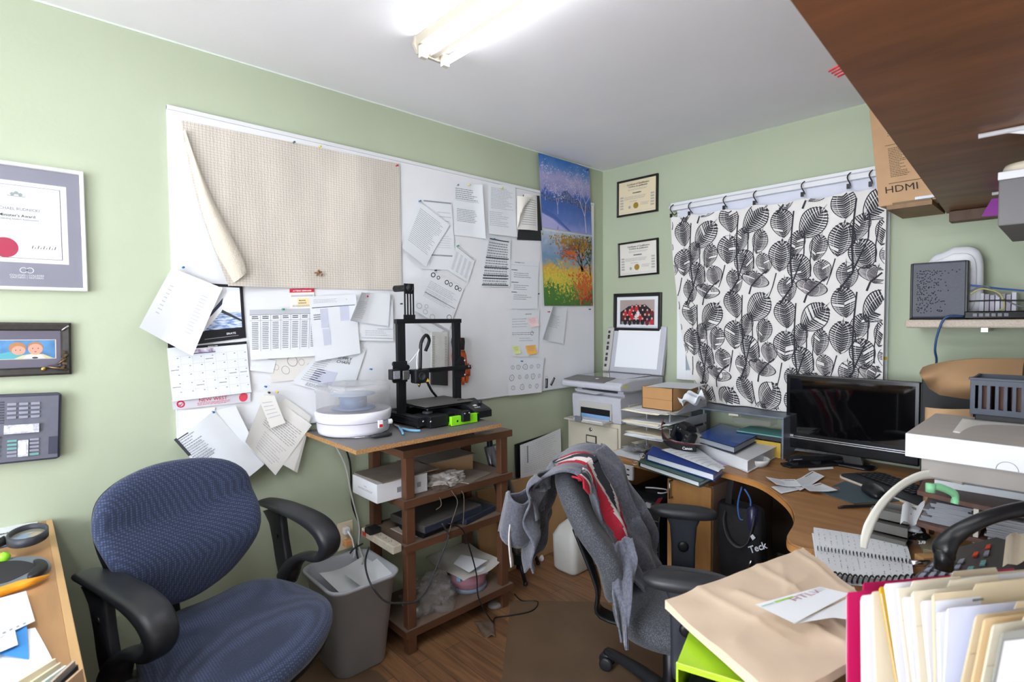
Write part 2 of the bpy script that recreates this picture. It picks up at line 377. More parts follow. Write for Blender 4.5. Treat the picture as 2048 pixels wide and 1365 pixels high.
# calendar behind the big blank sheet
SEA = M('sea_blue', '#2f62a8', .5, n=(40, .5), h2='#dfe9f4', stretch=(1, 1, 5)); SKYP = M('photo_sky', '#eef2f7', .5)
t = thing('wall_calendar', 'wall calendar open at March with a black-framed sea picture above', 'calendar', at(415, 815, x=X))
s = Sheet(wq([(330, 562), (485, 571), (492, 676), (336, 697)], X+.004), M('poster_black', '#1c1c22', .4), None, 4, 4)
s.rect(.05, .05, .955, .79, SKYP, 6); s.rect(.05, .5, .955, .79, SEA, 6, .0009)
s.poly([(.30, .80), (.55, .35), (.72, .22), (.80, .30), (.62, .58), (.45, .80)], M('bird_white', '#f6f7f9', .5), .0012)
s.poly([(.45, .62), (.66, .33), (.72, .24), (.70, .36), (.55, .55)], M('bird_beak', '#3a4256', .5), .0014); s.poly([(.70, .45), (.97, .66), (.95, .68), (.68, .50)], INK, .0014)
s.text('ERATE', .80, .90, .008, PAPER, bold=.02); s.rect(.45, .93, .9, .94, GREY)
s.text('MARCH 2020', .62, 1.0, .0, PAPER) if 0 else None
s.build('picture', t)
s = Sheet(wq([(334, 697), (493, 683), (501, 784), (344, 803)], X+.006), PAPER, curl('b', .012, .3), 4, 8)
s.rect(.30, .0, 1, .05, M('poster_black', '#1c1c22')); s.text('MARCH 2020', .55, .045, .004, PAPER, bold=.02)
s.rect(.30, .07, .58, .14, M('plum_photo', '#7c5a78', .5, n=(60, .6), h2='#e8e4f0')); s.rect(.30, .14, .58, .155, M('sea_dark', '#20406f'))
for i in range(1, 7): s.rect(i/7, .17, i/7+.002, .98, PALE, 1)
for j in range(6): s.rect(.02, .17+j*.16, .98, .173+j*.16, PALE, 6)
for j in range(5):
    for i in range(7): s.rect(i/7+.1, .20+j*.16, i/7+.12, .215+j*.16, GREY)
for i, j in ((3, 0), (5, 2), (6, 2), (0, 1), (2, 3), (4, 3), (0, 3)): s.lines(i/7+.02, .26+j*.16, i/7+.12, .29+j*.16, 1, GREY, .5, 3)
s.build('month_page', t)
s = Sheet(wq([(343, 801), (501, 785), (501, 804), (346, 820)], X+.008), M('banner_silver', '#cfccd4', .4), None, 4, 2)
RI = M('red_ink', '#c8233f', .6)
s.text('NEW WEST', .5, .45, .012, RI, bold=.0, sx=1.1); s.lines(.3, .55, .75, .9, 3, RI, .35, 4); s.ring(.1, .5, .05, RI, .35); s.poly([(.06, .45), (.09, .72), (.14, .3), (.09, .58)], RI); s.disc(.9, .45, .06, M('coral', '#d8455a', .6))
s.build('banner', t)
paper([(343, 536), (444, 577), (378, 711), (273, 655)], 'big blank tilted sheet hanging left off the board over the calendar', lay=6,
      off=lambda a, b: .008+.035*abs(a-.5)*b+.03*b*b, pr=lambda s: (s.lines(.12, .25, .2, .75, 8, PALE, .25, 5), s.lines(.7, .2, .85, .8, 12, PALE, .22, 6)))
def chart(s):
    s.rect(0, .02, 1, .12, PALE, 4); s.rect(.0, .12, 1, .13, GREY, 4); s.rect(0, .235, 1, .24, GREY, 4)
    for i in range(1, 7): s.rect(i*.145, .12, i*.145+.004, .84, GREY)
    for i in range(7): s.lines(.03+i*.145, .27, .12+i*.145, .82, 15, GREY, .5, i, 0.05)
    for i in range(7): s.lines(.03+i*.145, .15, .12+i*.145, .22, 2, INK, .5, i+20, 0.1)
paper([(499, 618), (636, 615), (632, 712), (500, 720)], 'landscape sheet with a seven-column number table beside the calendar', lay=3, off=curl('b', .01), pr=chart)
def seminar(s):
    s.rect(0, 0, 1, .2, M('red_ink', '#c8233f', .6), 2); s.text('ATTEND SEMINARS', .5, .15, .006, PAPER, bold=.03, shear=.2, sx=1.05)
    s.rect(.05, .32, .95, .42, PALE); s.rect(.3, .5, .8, .95, M('pale_orange', '#efd9a8', .7), 1, .0006); s.text('MICHAEL', .5, .65, .005, INK); s.text('RUDNICKI', .5, .78, .005, INK); s.lines(.1, .85, .9, .97, 2, GREY)
paper([(579, 578), (628, 577), (629, 615), (580, 617)], 'small seminar card with a red header strip under the woven cloth', 'seminar_card', 'card', lay=2, pr=seminar, m=M('card_cream', '#ece6da', .7), group=None)
def form(s):
    s.text('a', .78, .08, .006, M('yellow_ink', '#d9b73a', .6), bold=.04); s.lines(.08, .05, .6, .12, 3, PALE, .3, 8); s.rect(.04, .17, .96, .18, INK, 3)
    s.lines(.06, .28, .2, .38, 3, GREY, .55, 3, 0); s.rect(.2, .2, .36, .5, M('lavender_grey', '#c3c6d6', .7)); s.rect(.62, .18, .82, .42, M('lavender_grey', '#c3c6d6')); s.rect(.22, .52, .37, .78, M('lavender_grey', '#c3c6d6')); s.lines(.22, .53, .3, .6, 3, GREY, .5, 4)
paper([(617, 594), (711, 589), (719, 707), (628, 723)], 'white form with grey shaded cells overlapping the number table', lay=5, off=lambda a, b: .004+.02*max(0, b-.7)*2*(1-a*.5), pr=form)
paper([(716, 586), (781, 587), (777, 653), (693, 642)], 'curled letter held by a red pin below the woven cloth', lay=7, off=curl('l', .035, .45), pr=lambda s: s.lines(.05, .3, .35, .9, 10, PALE, .3, 9))
paper([(700, 600), (786, 600), (787, 683), (706, 681)], 'plain sheet with faint table lines under the curled letter', lay=4, pr=lambda s: (s.rect(.2, .93, .98, .94, GREY, 2), s.rect(.6, .7, .98, .72, PALE), s.lines(.3, .75, .9, .9, 3, PALE, .3, 2)))
paper([(530, 722), (634, 705), (640, 756), (545, 765)], 'scribbled scrap of tracing paper below the number table', 'paper_scrap', lay=2, m=M('trace', '#dcd9d3', .8), pr=lambda s: [s.ring(.15+.17*i, .35+.2*math.sin(i*2), .06+.02*(i % 3), M('pencil_brown', '#a39a90', .8), .12) for i in range(5)])
paper([(503, 712), (552, 722), (546, 747), (500, 741)], 'small folded slip beside the calendar edge', 'paper_scrap', lay=3)
def sup(s):
    s.text('SUPPLY', .60, .26, .013, INK, bold=.0); s.text('CHAIN', .60, .34, .013, INK, bold=.0); s.ring(.60, .10, .07, GREY, .2)
    s.lines(.08, .3, .4, .9, 12, PALE, .4, 5); s.rect(.2, .55, .6, .85, M('lavender_grey', '#c3c6d6')); s.lines(.2, .9, .8, .98, 4, GREY, .5, 7)
paper([(648, 694), (732, 700), (700, 800), (583, 766)], 'tilted flyer reading supply chain, half behind the round white dryer', lay=3, pr=sup)
# bottom-left cluster
def rem(s):
    s.rect(.0, .0, .06, .3, INK) ; s.lines(.04, .05, .5, .97, 26, GREY, .4, 11, .5); s.rect(.02, .02, .3, .035, INK); s.lines(.08, .2, .45, .45, 8, PALE, .6, 12)
paper([(346, 879), (426, 821), (523, 927), (441, 985)], 'dense printed statement drooping over the blue chair back', lay=6, off=lambda a, b: .01+.02*b*b+.015*math.sin(a*PI), pr=rem)
paper([(425, 822), (470, 812), (524, 926), (488, 951)], 'blank white page beside the printed statement above the blue chair', lay=5, off=lambda a, b: .008+.02*b)
paper([(360, 822), (430, 815), (425, 870), (356, 872)], 'torn off-white sheet just below the calendar', lay=2, m=M('paper_warm', '#e4e2dc', .8))
for i, (dx, dy) in enumerate(((10, -4), (7, -2), (4, 0))):
    paper([(560+dx, 800+dy), (618+dx*.4, 838+dy), (590-i*3, 944-i*2), (538, 915)], ['lowest page of the pinned bundle left of the dryer', 'middle page of the pinned bundle left of the dryer', 'upper loose page of the pinned bundle left of the dryer'][i], lay=2+i, off=lambda a, b: .004+.02*b, m=M('paper_warm', '#e4e2dc'))
paper([(530, 783), (622, 850), (547, 949), (482, 880)], 'ruled letter curling at its left edge, pinned left of the dryer', lay=6, off=lambda a, b: .008+.04*max(0, .5-a)**1.5*2*b+.015*b, m=M('paper_warm', '#e4e2dc'), pr=lambda s: (s.lines(.2, .2, .95, .55, 9, GREY, .22, 13, .15), s.lines(.3, .6, .9, .95, 8, PALE, .22, 14, .3)))
paper([(512, 792), (545, 790), (567, 845), (538, 856)], 'small note on thin paper pinned over the ruled letter', 'paper_note', lay=12, off=lambda a, b: .02, m=M('paper_warm', '#e4e2dc'), pr=lambda s: s.lines(.1, .2, .9, .8, 5, PALE, .2, 15))
# right of the woven cloth
paper([(844, 400), (903, 406), (912, 541), (840, 538)], 'sheet with a grey rule behind the tilted letter right of the cloth', lay=2, pr=lambda s: (s.rect(.05, .0, .98, .02, GREY, 2), s.lines(.5, .15, .95, .4, 4, PALE, .2, 21), s.lines(.5, .5, .95, .7, 6, PALE, .2, 22), s.rect(.3, .78, .98, .8, GREY, 2)))
paper([(836, 401), (900, 450), (847, 535), (800, 497)], 'tilted typed letter right of the woven cloth', lay=5, off=curl('b', .02, .5), pr=lambda s: s.lines(.12, .1, .92, .8, 20, GREY, .25, 23, .2))
def invoice(s):
    s.text('JE', .16, .075, .008, INK, bold=.03, shear=.3, sx=1.4); s.lines(.06, .12, .85, .34, 6, GREY, .4, 24, .3); s.rect(.06, .34, .86, .345, GREY, 2); s.lines(.1, .5, .8, .75, 8, GREY, .35, 25, .3)
paper([(907, 362), (962, 371), (969, 478), (908, 470)], 'printed invoice with yellow pin near the top of the board', lay=2, off=curl('r', .012), pr=invoice)
paper([(976, 366), (1031, 373), (1033, 475), (976, 468)], 'typed bilingual page with yellow pin right of the invoice', lay=2, off=curl('b', .01), pr=lambda s: (s.lines(.1, .08, .9, .5, 14, PALE, .4, 26, .4), s.lines(.05, .55, .75, .85, 8, PALE, .4, 27, .5)))
t = thing('torn_notepad', 'torn handwritten notepad on a black backing at the board right', 'notepad', at(1060, 480, x=X), group='papers pinned on the board')
mb = MB(); mb.prism(wq([(1046, 390), (1078, 392), (1085, 482), (1034, 480)], X+.001), (.003, 0, 0), M('backing_black', '#26262a', .6)); mb.build('backing', t)
s = Sheet(wq([(1046, 388), (1071, 393), (1075, 462), (1034, 459)], X+.006), M('paper_warm', '#e4e2dc'), lambda a, b: .01*math.sin(a*3)+.01*(1-b), 6, 6); s.lines(.15, .15, .9, .9, 12, GREY, .2, 28, .2, False)
for i in range(14): s.rect(1.0, .06+i*.066, 1.05, .085+i*.066, INK)
s.build('pages', t)
s = Sheet([at(1034, 392, x=X+.02), at(1062, 396, x=X+.045), at(1040, 425, x=X+.035), at(1034, 458, x=X+.01)], M('paper_back', '#d6d1c8', .8), lambda a, b: .012*math.sin(a*PI), 6, 6); s.build('curled_page', t)
def sched(s):
    s.lines(.04, .1, .9, .98, 17, GREY, .5, 30, .05); [s.rect(.02, y, .93, y+.022, INK, 2, .001) for y in (.03, .4, .6, .76, .82, .96)]
paper([(975, 474), (1021, 481), (1020, 574), (962, 573)], 'schedule table with heavy black rules in the middle of the board', lay=4, off=curl('tl', .02, .6), pr=sched)
paper([(912, 490), (950, 520), (936, 566), (896, 541)], 'small tilted table sheet with green pin left of the schedule', lay=3, pr=lambda s: (s.rect(.03, .03, .97, .05, GREY), [s.lines(.1+.22*i, .2, .22+.22*i, .9, 14, PALE, .5, 31+i, .1) for i in range(4)]))
def gears(s):
    for i, (a, r) in enumerate(((.1, .06), (.25, .045), (.5, .055), (.8, .055))): s.ring(a, .07, r, INK, .35)
    s.ring(.62, .07, .05, INK, .3); s.ring(.9, .07, .045, INK, .3)
    s.lines(.1, .22, .95, .4, 5, PALE, .3, 35); s.rect(.1, .5, .96, .515, GREY, 2); s.lines(.1, .42, .9, .62, 6, PALE, .3, 36)
    for a, b, r in ((.12, .85, .07), (.3, .9, .06), (.28, .78, .05), (.5, .93, .07)): s.ring(a, b, r, PALE, .3)
    s.ring(.9, .75, .07, GREY, .3)
paper([(862, 541), (928, 577), (897, 661), (822, 619)], 'tilted flyer with a row of interlinked ring symbols above the 3D printer', lay=3, off=curl('b', .01), pr=gears)
paper([(812, 636), (850, 640), (890, 662), (870, 668)], 'corner of a blank page under the ring-symbol flyer', 'paper_scrap', lay=2)
def proj_(s):
    s.text('MANAGEMENT OF A 4 T', .32, .06, .005, INK, bold=.02); s.rect(.02, .1, .98, .105, PALE, 2)
    for k, b in enumerate((.2, .45, .65)): s.lines(.05, b, .3, b+.03, 1, INK, .5, k); s.lines(.12, b+.06, .75, b+.18, 3, GREY, .3, 40+k, .4)
paper([(1020, 519), (1078, 524), (1075, 619), (1020, 618)], 'outline list page left of the autumn poster', lay=2, pr=proj_)
t = thing('notes_page', 'page with scribbles and three sticky notes above the shapes drawing', 'paper', at(1050, 715, x=X), group='papers pinned on the board')
s = Sheet(wq([(1021, 622), (1079, 619), (1076, 714), (1021, 713)], X+.0045), PAPER, None, 4, 4); s.text('1 DAY DAY LINE', .6, .1, .005, INK, bold=.02); s.lines(.05, .18, .6, .4, 4, PALE, .3, 44); s.lines(.05, .48, .9, .56, 2, GREY, .3, 45); s.ring(.75, .5, .05, INK, .2); s.lines(.3, .6, .8, .7, 2, PALE, .3, 46); s.build('page', t)
for nm, q, c, o_ in (('pink_sticky_note', [(1054, 637), (1074, 634), (1076, 652), (1060, 655)], '#eccfd0', .012), ('green_sticky_note', [(1024, 693), (1038, 692), (1041, 707), (1029, 709)], '#dbe394', .006), ('orange_sticky_note', [(1051, 692), (1071, 690), (1072, 708), (1055, 710)], '#f0b455', .008)):
    s = Sheet(wq(q, X+.006), M(nm, c, .75), curl('b', o_, .1), 4, 4); s.lines(.15, .15, .85, .7, 4, GREY if 'pink' not in nm else M('pink_ink', '#c88088'), .2, 47); s.build(nm, t)
paper([(1100, 611), (1134, 621), (1127, 688), (1078, 679)], 'tilted typed page pinned under the autumn poster', lay=4, off=curl('l', .03, .55), pr=lambda s: s.lines(.15, .25, .75, .62, 9, GREY, .22, 48, .3))
def shapes(s):
    k = 0
    for r, row in enumerate(((.12, .28, .47, .65, .85), (.1, .32, .53, .71, .9), (.14, .4, .63, .84))):
        for a in row:
            rr = .05+.022*((k*7) % 3)/2; b = .24+.28*r; R = random.Random(k); n = 6
            pts = [(a+rr*R.uniform(.8, 1.15)*math.cos(PI/4+2*PI*i/n), b+rr*1.25*R.uniform(.8, 1.15)*math.sin(PI/4+2*PI*i/n)) for i in range(n)]
            for i in range(n):
                p, q = pts[i], pts[(i+1) % n]; ip = lambda z, f=.82: (a+(z[0]-a)*f, b+(z[1]-b)*f)
                s.poly([p, q, ip(q), ip(p)], M('marker_grey', '#7b7d88', .7))
            s.lines(a-.015, b-.03, a+.02, b+.04, 3, GREY, .4, k); k += 1
paper([(1016, 718), (1088, 716), (1082, 785), (1016, 792)], 'sheet of outlined shapes in three rows at the board foot', lay=5, off=curl('b', .006), pr=shapes)
for q, l in (([(1088, 752), (1099, 752), (1098, 779), (1087, 780)], 'upright white sticker label at the bottom edge of the board'), ([(1108, 749), (1114, 754), (1104, 777), (1097, 770)], 'slanting white sticker label right of the upright one')):
    paper(q, l, 'sticker_label', 'sticker', lay=1, m=PAPER, group=None, pr=lambda s: (s.rect(.25, .2, .75, .9, INK, 1), s.rect(.35, .3, .45, .8, PALE, 1, .001), s.ring(.5, .12, .2, GREY)))
# push pins
PINS = [(367, 535, 'blue', 'big blank tilted sheet'), (589, 284, 'grey', 'woven cloth top edge, left of the yellow one'), (641, 293, 'yellow', 'woven cloth top edge'), (795, 331, 'red', 'woven cloth top right corner'), (567, 619, 'green', 'number table'), (735, 593, 'red', 'curled letter'),
        (427, 825, 'blue', 'printed statement'), (532, 774, 'blue', 'board above the small note'), (539, 786, 'black', 'small note'), (555, 785, 'yellow', 'ruled letter'), (718, 739, 'black', 'bare board right of the supply chain flyer'), (743, 739, 'blue', 'bare board beside a black pin'),
        (804, 608, 'black', 'bare board behind the 3D printer top'), (841, 402, 'blue', 'tilted typed letter'), (940, 370, 'yellow', 'invoice'), (1005, 376, 'yellow', 'typed bilingual page'), (873, 541, 'black', 'ring-symbol flyer'), (917, 492, 'green', 'small tilted table sheet'),
        (989, 478, 'blue', 'schedule table'), (1078, 588, 'black', 'bare board left of the autumn poster'), (1099, 624, 'red', 'tilted page under the autumn poster'), (1181, 619, 'black', 'board top right corner'), (1045, 723, 'blue', 'shapes drawing'), (1176, 340, 'navy', 'winter poster top right corner'), (427, 785, 'black', 'calendar page foot')]
PC = dict(blue='#2f6fa8', grey='#5f6a6c', yellow='#d8c23c', red='#b8202e', green='#2f9068', black='#2a2a2c', navy='#27305c')
for px, py, c, w_ in PINS:
    mb = MB(); p = at(px, py, x=X+.012+(.012 if c != 'black' else 0))
    mb.lathe([(.0035, 0), (.0035, .003), (.0022, .004), (.0022, .009), (.0042, .011), (.0042, .014), (0, .0145)] if px != 718 else [(.005, 0), (.004, .004), (0, .005)], (X-.001 if c == 'black' else p.x-.012, p.y, p.z), M('pin_'+c, PC[c], .35), 12, 'x')
    mb.tube([(X-.004, p.y, p.z), (p.x-.006, p.y, p.z)], .0007, CHROME, 5)
    mb.build('push_pin', **T(c+' push pin at the '+w_, 'push pin', 'push pins on the board'))

# ------------------------------------------------------------------ two landscape posters
def poster_mat(name, cols, sc, seed, axis_mix=.55):
    m = M(name, '#ffffff', .5); nt = m.node_tree; b = nt.nodes['Principled BSDF']; L = nt.links.new
    tc = nt.nodes.new('ShaderNodeTexCoord'); sp = nt.nodes.new('ShaderNodeSeparateXYZ'); L(tc.outputs['Generated'], sp.inputs[0])
    n = nt.nodes.new('ShaderNodeTexNoise'); n.inputs['Scale'].default_value = sc; n.inputs['Detail'].default_value = 9; n.inputs['Roughness'].default_value = .65
    mp = nt.nodes.new('ShaderNodeMapping'); mp.inputs['Location'].default_value = (seed, seed, seed); L(tc.outputs['Generated'], mp.inputs[0]); L(mp.outputs[0], n.inputs[0])
    a = nt.nodes.new('ShaderNodeMath'); a.operation = 'MULTIPLY_ADD'; L(n.outputs[0], a.inputs[0]); a.inputs[1].default_value = axis_mix; L(sp.outputs['Z'], a.inputs[2])
    s2 = nt.nodes.new('ShaderNodeMath'); s2.operation = 'SUBTRACT'; L(a.outputs[0], s2.inputs[0]); s2.inputs[1].default_value = axis_mix/2
    r = nt.nodes.new('ShaderNodeValToRGB'); e = r.color_ramp.elements
    while len(e) < len(cols): e.new(.5)
    for i, (p, c) in enumerate(cols): e[i].position = p; e[i].color = lin(c)
    L(s2.outputs[0], r.inputs[0]); L(r.outputs[0], b.inputs['Base Color']); return m
def tree(s, a, b, L, ang, w, m, R, d=0):
    a2 = a+math.sin(ang)*L; b2 = b-math.cos(ang)*L*.75; dx, dy = math.cos(ang)*w, math.sin(ang)*w
    b2 = max(b2, .01); a2 = min(max(a2, .01), .99)
    s.poly([(a-dx, b-dy), (a+dx, b+dy), (a2+dx*.7, b2+dy*.7), (a2-dx*.7, b2-dy*.7)], m, .0008+.0001*d)
    if d < 7:
        for k in (-1, 1):
            if R.random() < .95: tree(s, a2, b2, L*R.uniform(.66, .86), ang+k*R.uniform(.15, .5), w*.66, m, R, d+1)
PW = poster_mat('poster_winter', [(0, '#8a8fca'), (.16, '#5a74b8'), (.3, '#3f62a8'), (.5, '#3a5ea6'), (.56, '#8a8cc0'), (.72, '#a7a2cb'), (.86, '#5b86c0'), (1, '#2f69b4')], 5, 2.0, .35)
s = Sheet(wq([(1076, 306), (1178, 338), (1183, 471), (1084, 455)], .0185), PW, lambda a, b: .004*math.sin(a*PI)+.003, 10, 12)
R = random.Random(3); DK = M('mountain_navy', '#22305c', .6, n=(80, .5), h2='#6c7fae'); FROST = M('frost_pink', '#c3bddb', .7)
s.poly([(.0, .52), (.15, .56), (.32, .56), (.42, .44), (.5, .42), (.6, .5), (.75, .53), (1, .56), (1, .66), (.8, .64), (.6, .6), (.42, .6), (.2, .62), (0, .58)], DK, .0009)
s.poly([(0, .72), (.25, .8), (.55, 1), (.5, 1), (.2, .84), (0, .78)], M('snow_shadow_blue', '#4a62a4'), .0007); s.poly([(0, .8), (.2, .86), (.45, 1), (0, 1)], M('snow_lavender', '#a9a8d6'), .0006)
tree(s, .87, .98, .32, -.05, .011, FROST, R); tree(s, .3, .78, .16, 0, .006, FROST, R); tree(s, .08, .62, .12, 0, .005, FROST, R)
for i in range(420):
    cx_, cy_, sg = random.choice(((.85, .22, .16), (.1, .2, .1), (.28, .45, .09), (.6, .3, .1))); a_, b_ = R.gauss(cx_, sg), R.gauss(cy_, sg*.7)
    if .02 < a_ < .98 and .02 < b_ < .6: s.disc(a_, b_, R.uniform(.004, .011), FROST, .0007, 5)
s.build('landscape_poster', **T('winter landscape poster with frosted trees at the corner, above the autumn one', 'poster'))
PA = poster_mat('poster_autumn', [(0, '#3f6a34'), (.22, '#4f8038'), (.36, '#b8b54a'), (.5, '#d9a23f'), (.56, '#9a9b8a'), (.62, '#6a8fae'), (.8, '#8f9fb8'), (1, '#b8c6d4')], 9, 7.0, .5)
s = Sheet(wq([(1081, 461), (1183, 473), (1185, 612), (1088, 612)], .0185), PA, lambda a, b: .003, 10, 12)
BRN = M('bark_brown', '#5d5540', .7); ORG = M('leaf_orange', '#c8612c', .7); YEL = M('leaf_yellow', '#d6c04a', .7); GRN = M('leaf_green', '#4c7a35', .7); OCH = M('leaf_ochre', '#a9812f', .7)
tree(s, .78, .52, .17, -.1, .028, BRN, R); tree(s, .8, .5, .16, -.6, .016, BRN, R); tree(s, .97, .66, .3, -.1, .014, M('bark_dark', '#3f3d2c'), R); tree(s, .78, .5, .12, .5, .012, BRN, R)
for m_, cx_, cy_, sx_, sy_, n_ in ((OCH, .6, .1, .2, .06, 300), (OCH, .8, .17, .13, .06, 160), (ORG, .5, .28, .09, .045, 120), (ORG, .82, .72, .13, .12, 420), (ORG, .62, .18, .1, .04, 60), (YEL, .2, .62, .16, .08, 260), (YEL, .38, .7, .12, .07, 120), (GRN, .3, .92, .28, .07, 380), (GRN, .15, .8, .1, .06, 120), (M('leaf_dark', '#33482a'), .93, .2, .05, .12, 90), (M('leaf_rust', '#97331f'), .85, .9, .1, .06, 120), (M('leaf_lime', '#8fa23e'), .45, .82, .16, .07, 150)):
    for i in range(n_):
        a_, b_ = R.gauss(cx_, sx_), R.gauss(cy_, sy_)
        if .02 < a_ < .98 and .02 < b_ < .98: s.disc(a_, b_, R.uniform(.006, .018), m_, .0009+.0003*R.random(), 5)
s.build('landscape_poster', **T('autumn landscape poster with orange trees, below the winter one', 'poster'))
# ------------------------------------------------------------------ other things on the left wall
def frame(name, label, cat, F, w, h, bw, fm, depth=.02, mat_w=0, matm=None, draw=None, bevel=.003, paperm=None, glass=None, mbw=0):
    """picture frame; F: frame matrix, local x right, y up, z out of the wall, origin at centre of the back"""
    t = thing(name, label, cat, F.translation)
    b = MB(F); P_ = lambda x, y, z: V((x, y, z))
    o = [(-w/2, -h/2), (w/2, -h/2), (w/2, h/2), (-w/2, h/2)]; i_ = [(x-bw*math.copysign(1, x), y-bw*math.copysign(1, y)) for x, y in o]
    pr = [(0, 0), (0, depth*.8), (.25, depth), (.8, depth*.85), (1, depth*.45)]
    for k in range(4):
        k2 = (k+1) % 4
        for (u0, d0), (u1, d1) in zip(pr, pr[1:]):
            q = [V((o[a][0]+(i_[a][0]-o[a][0])*u, o[a][1]+(i_[a][1]-o[a][1])*u, d)) for a, u, d in ((k, u0, d0), (k2, u0, d0), (k2, u1, d1), (k, u1, d1))]
            b.add(q, [(0, 1, 2, 3)], fm)
    b.build('frame', t)
    iw, ih = w-2*bw, h-2*bw
    c = [F @ V((x*iw/2, y*ih/2, depth*.4)) for x, y in ((-1, 1), (1, 1), (1, -1), (-1, -1))]
    s = Sheet(c, matm or paperm or PAPER, None, 2, 2, flip=True)
    if s.n.dot(F.to_3x3() @ V((0, 0, 1))) < 0: s.n = -s.n
    if draw: draw(s)
    s.build('picture', t)
    if glass:
        b = MB(F); b.quad((-iw/2, -ih/2, depth*.6), (iw/2, -ih/2, depth*.6), (iw/2, ih/2, depth*.6), (-iw/2, ih/2, depth*.6), glass); b.build('glass', t)
    return t
def FL(y, z, roll=0):   # frame on the left wall
    return Matrix.Translation((0.001, y, z)) @ Matrix(((0, 0, 1, 0), (1, 0, 0, 0), (0, 1, 0, 0), (0, 0, 0, 1))) @ Matrix.Rotation(roll, 4, 'Z')
def FB(x, z, roll=0):   # frame on the back wall
    return Matrix.Translation((x, -.001, z)) @ Matrix(((1, 0, 0, 0), (0, 0, -1, 0), (0, 1, 0, 0), (0, 0, 0, 1))) @ Matrix.Rotation(roll, 4, 'Z')
def clear_glass():
    m = bpy.data.materials.new('picture_glass'); m.use_nodes = True; nt = m.node_tree; nt.nodes.clear()
    o = nt.nodes.new('ShaderNodeOutputMaterial'); a = nt.nodes.new('ShaderNodeBsdfTransparent'); g = nt.nodes.new('ShaderNodeBsdfGlossy'); g.inputs['Roughness'].default_value = .03
    f = nt.nodes.new('ShaderNodeFresnel'); f.inputs[0].default_value = 1.18; x = nt.nodes.new('ShaderNodeMixShader'); L = nt.links.new
    L(f.outputs[0], x.inputs[0]); L(a.outputs[0], x.inputs[1]); L(g.outputs[0], x.inputs[2]); L(x.outputs[0], o.inputs[0]); return m
PG = clear_glass()
def diploma(s):
    s.rect(.11, .12, .89, .80, M('frame_white', '#e9eaed', .4), 1, .0006); s.rect(.16, .155, .84, .765, INK, 1, .0009); s.rect(.165, .158, .835, .762, M('diploma_paper', '#e6e9e9', .7), 1, .0012)
    for k in range(3): s.disc(.47+.03*k, .22+(.012 if k != 1 else 0), .018, M('crest_grey', '#97a3a2', .7), .0014, 8)
    s.rect(.43, .245, .57, .25, GREY, 1, .0014); s.lines(.25, .3, .75, .31, 1, PALE, .5, 2)
    s.text('MICHAEL RUDNICKI', .5, .365, .0085, GREY, bold=.01, sx=.95); s.text("Minister's Award", .5, .42, .0085, INK); s.text('Outstanding Student Achievement', .5, .445, .005, GREY)
    s.lines(.2, .47, .8, .58, 6, GREY, .25, 3, .15); s.disc(.40, .68, .10, M('seal_red', '#b23a55', .5), .0016, 28); s.lines(.6, .60, .78, .63, 2, GREY, .3, 4)
    for k in range(9): s.poly([(.60+.022*k, .675), (.61+.022*k, .65+.012*(k % 2)), (.615+.022*k, .652), (.605+.022*k, .68)], INK, .0016)
    s.lines(.62, .71, .75, .73, 2, PALE, .4, 5)
    s.ring(.53, .865, .03, PAPER, .25, 20, .0014); s.ring(.58, .865, .03, PAPER, .25, 20, .0014); s.text('COLLEGES | COLLEGES', .555, .915, .0055, PAPER, bold=.02); s.text('ONTARIO | ONTARIO', .555, .935, .0055, PAPER, bold=.02)
frame('framed_diploma', 'white-framed certificate with a grey border and red seal at the far left', 'framed certificate', FL(-2.972, 1.733), .33, .392, .012, M('frame_white', '#e9eaed', .4), .022, draw=diploma, matm=M('mount_grey', '#8f8f9b', .5), glass=PG)
# widen drawing is in frame units; photo of two babies
SK = M('skin_pink', '#d9a792', .6); HR = M('hair_sandy', '#b9845c', .7)
def babies(s):
    A = lambda a: .396+(a-.395)*1.56
    def pol(pts, m, e): s.poly([(A(a), b) for a, b in pts], m, e)
    s.rect(A(.17), .24, A(.74), .77, M('photo_edge', '#e5d9c4', .6), 1, .0008); s.rect(A(.18), .255, A(.73), .755, M('photo_blue', '#5d93c4', .6, n=(30, .3)), 2, .001)
    pol([(.2, .75), (.22, .62), (.32, .56), (.42, .62), (.5, .75)], M('teal_print', '#5fb0bb', .7), .0012)
    pol([(.36, .75), (.44, .66), (.52, .62), (.62, .64), (.71, .75)], M('cloth_cream', '#d8cf9d', .7), .0013); pol([(.44, .75), (.47, .66), (.6, .66), (.64, .75)], M('bib_white', '#e2e4ee', .7), .0014)
    s.disc(A(.39), .46, .12, HR, .0014, 18, .155); s.disc(A(.40), .53, .095, SK, .0016, 18, .12); s.disc(A(.55), .45, .11, HR, .0016, 18, .15); s.disc(A(.55), .50, .105, SK, .0018, 20, .145)
    for x in (.525, .575): s.disc(A(x), .48, .009, INK, .002, 8)
    s.disc(A(.55), .57, .018, M('lip', '#a8544f'), .002, 8, .012); s.disc(A(.375), .52, .009, INK, .0018, 6); s.disc(A(.415), .52, .009, INK, .0018, 6); s.disc(A(.545), .735, .045, INK, .0018, 10, .025)
t = frame('framed_photo', 'dark frame with metal tool ornaments holding a photo of two babies', 'framed photo', FL(-2.966, 1.352, -.02), .22, .168, .026, M('frame_iron', '#35322f', .45, n=(60, .3)), .02, draw=babies, matm=M('mount_slate', '#6d6a78', .6), glass=PG)
b = MB(FL(-3.0, 1.352, -.02)); BZ = M('bronze', '#6d5a45', .35, .8)
b.tube([(.12, .06, .022), (.138, .075, .024)], .003, CHROME, 6).tube([(.085, -.055, .022), (.135, -.068, .026)], .004, BZ, 6).tube([(.108, -.05, .022), (.13, -.03, .028)], .003, BZ, 6)
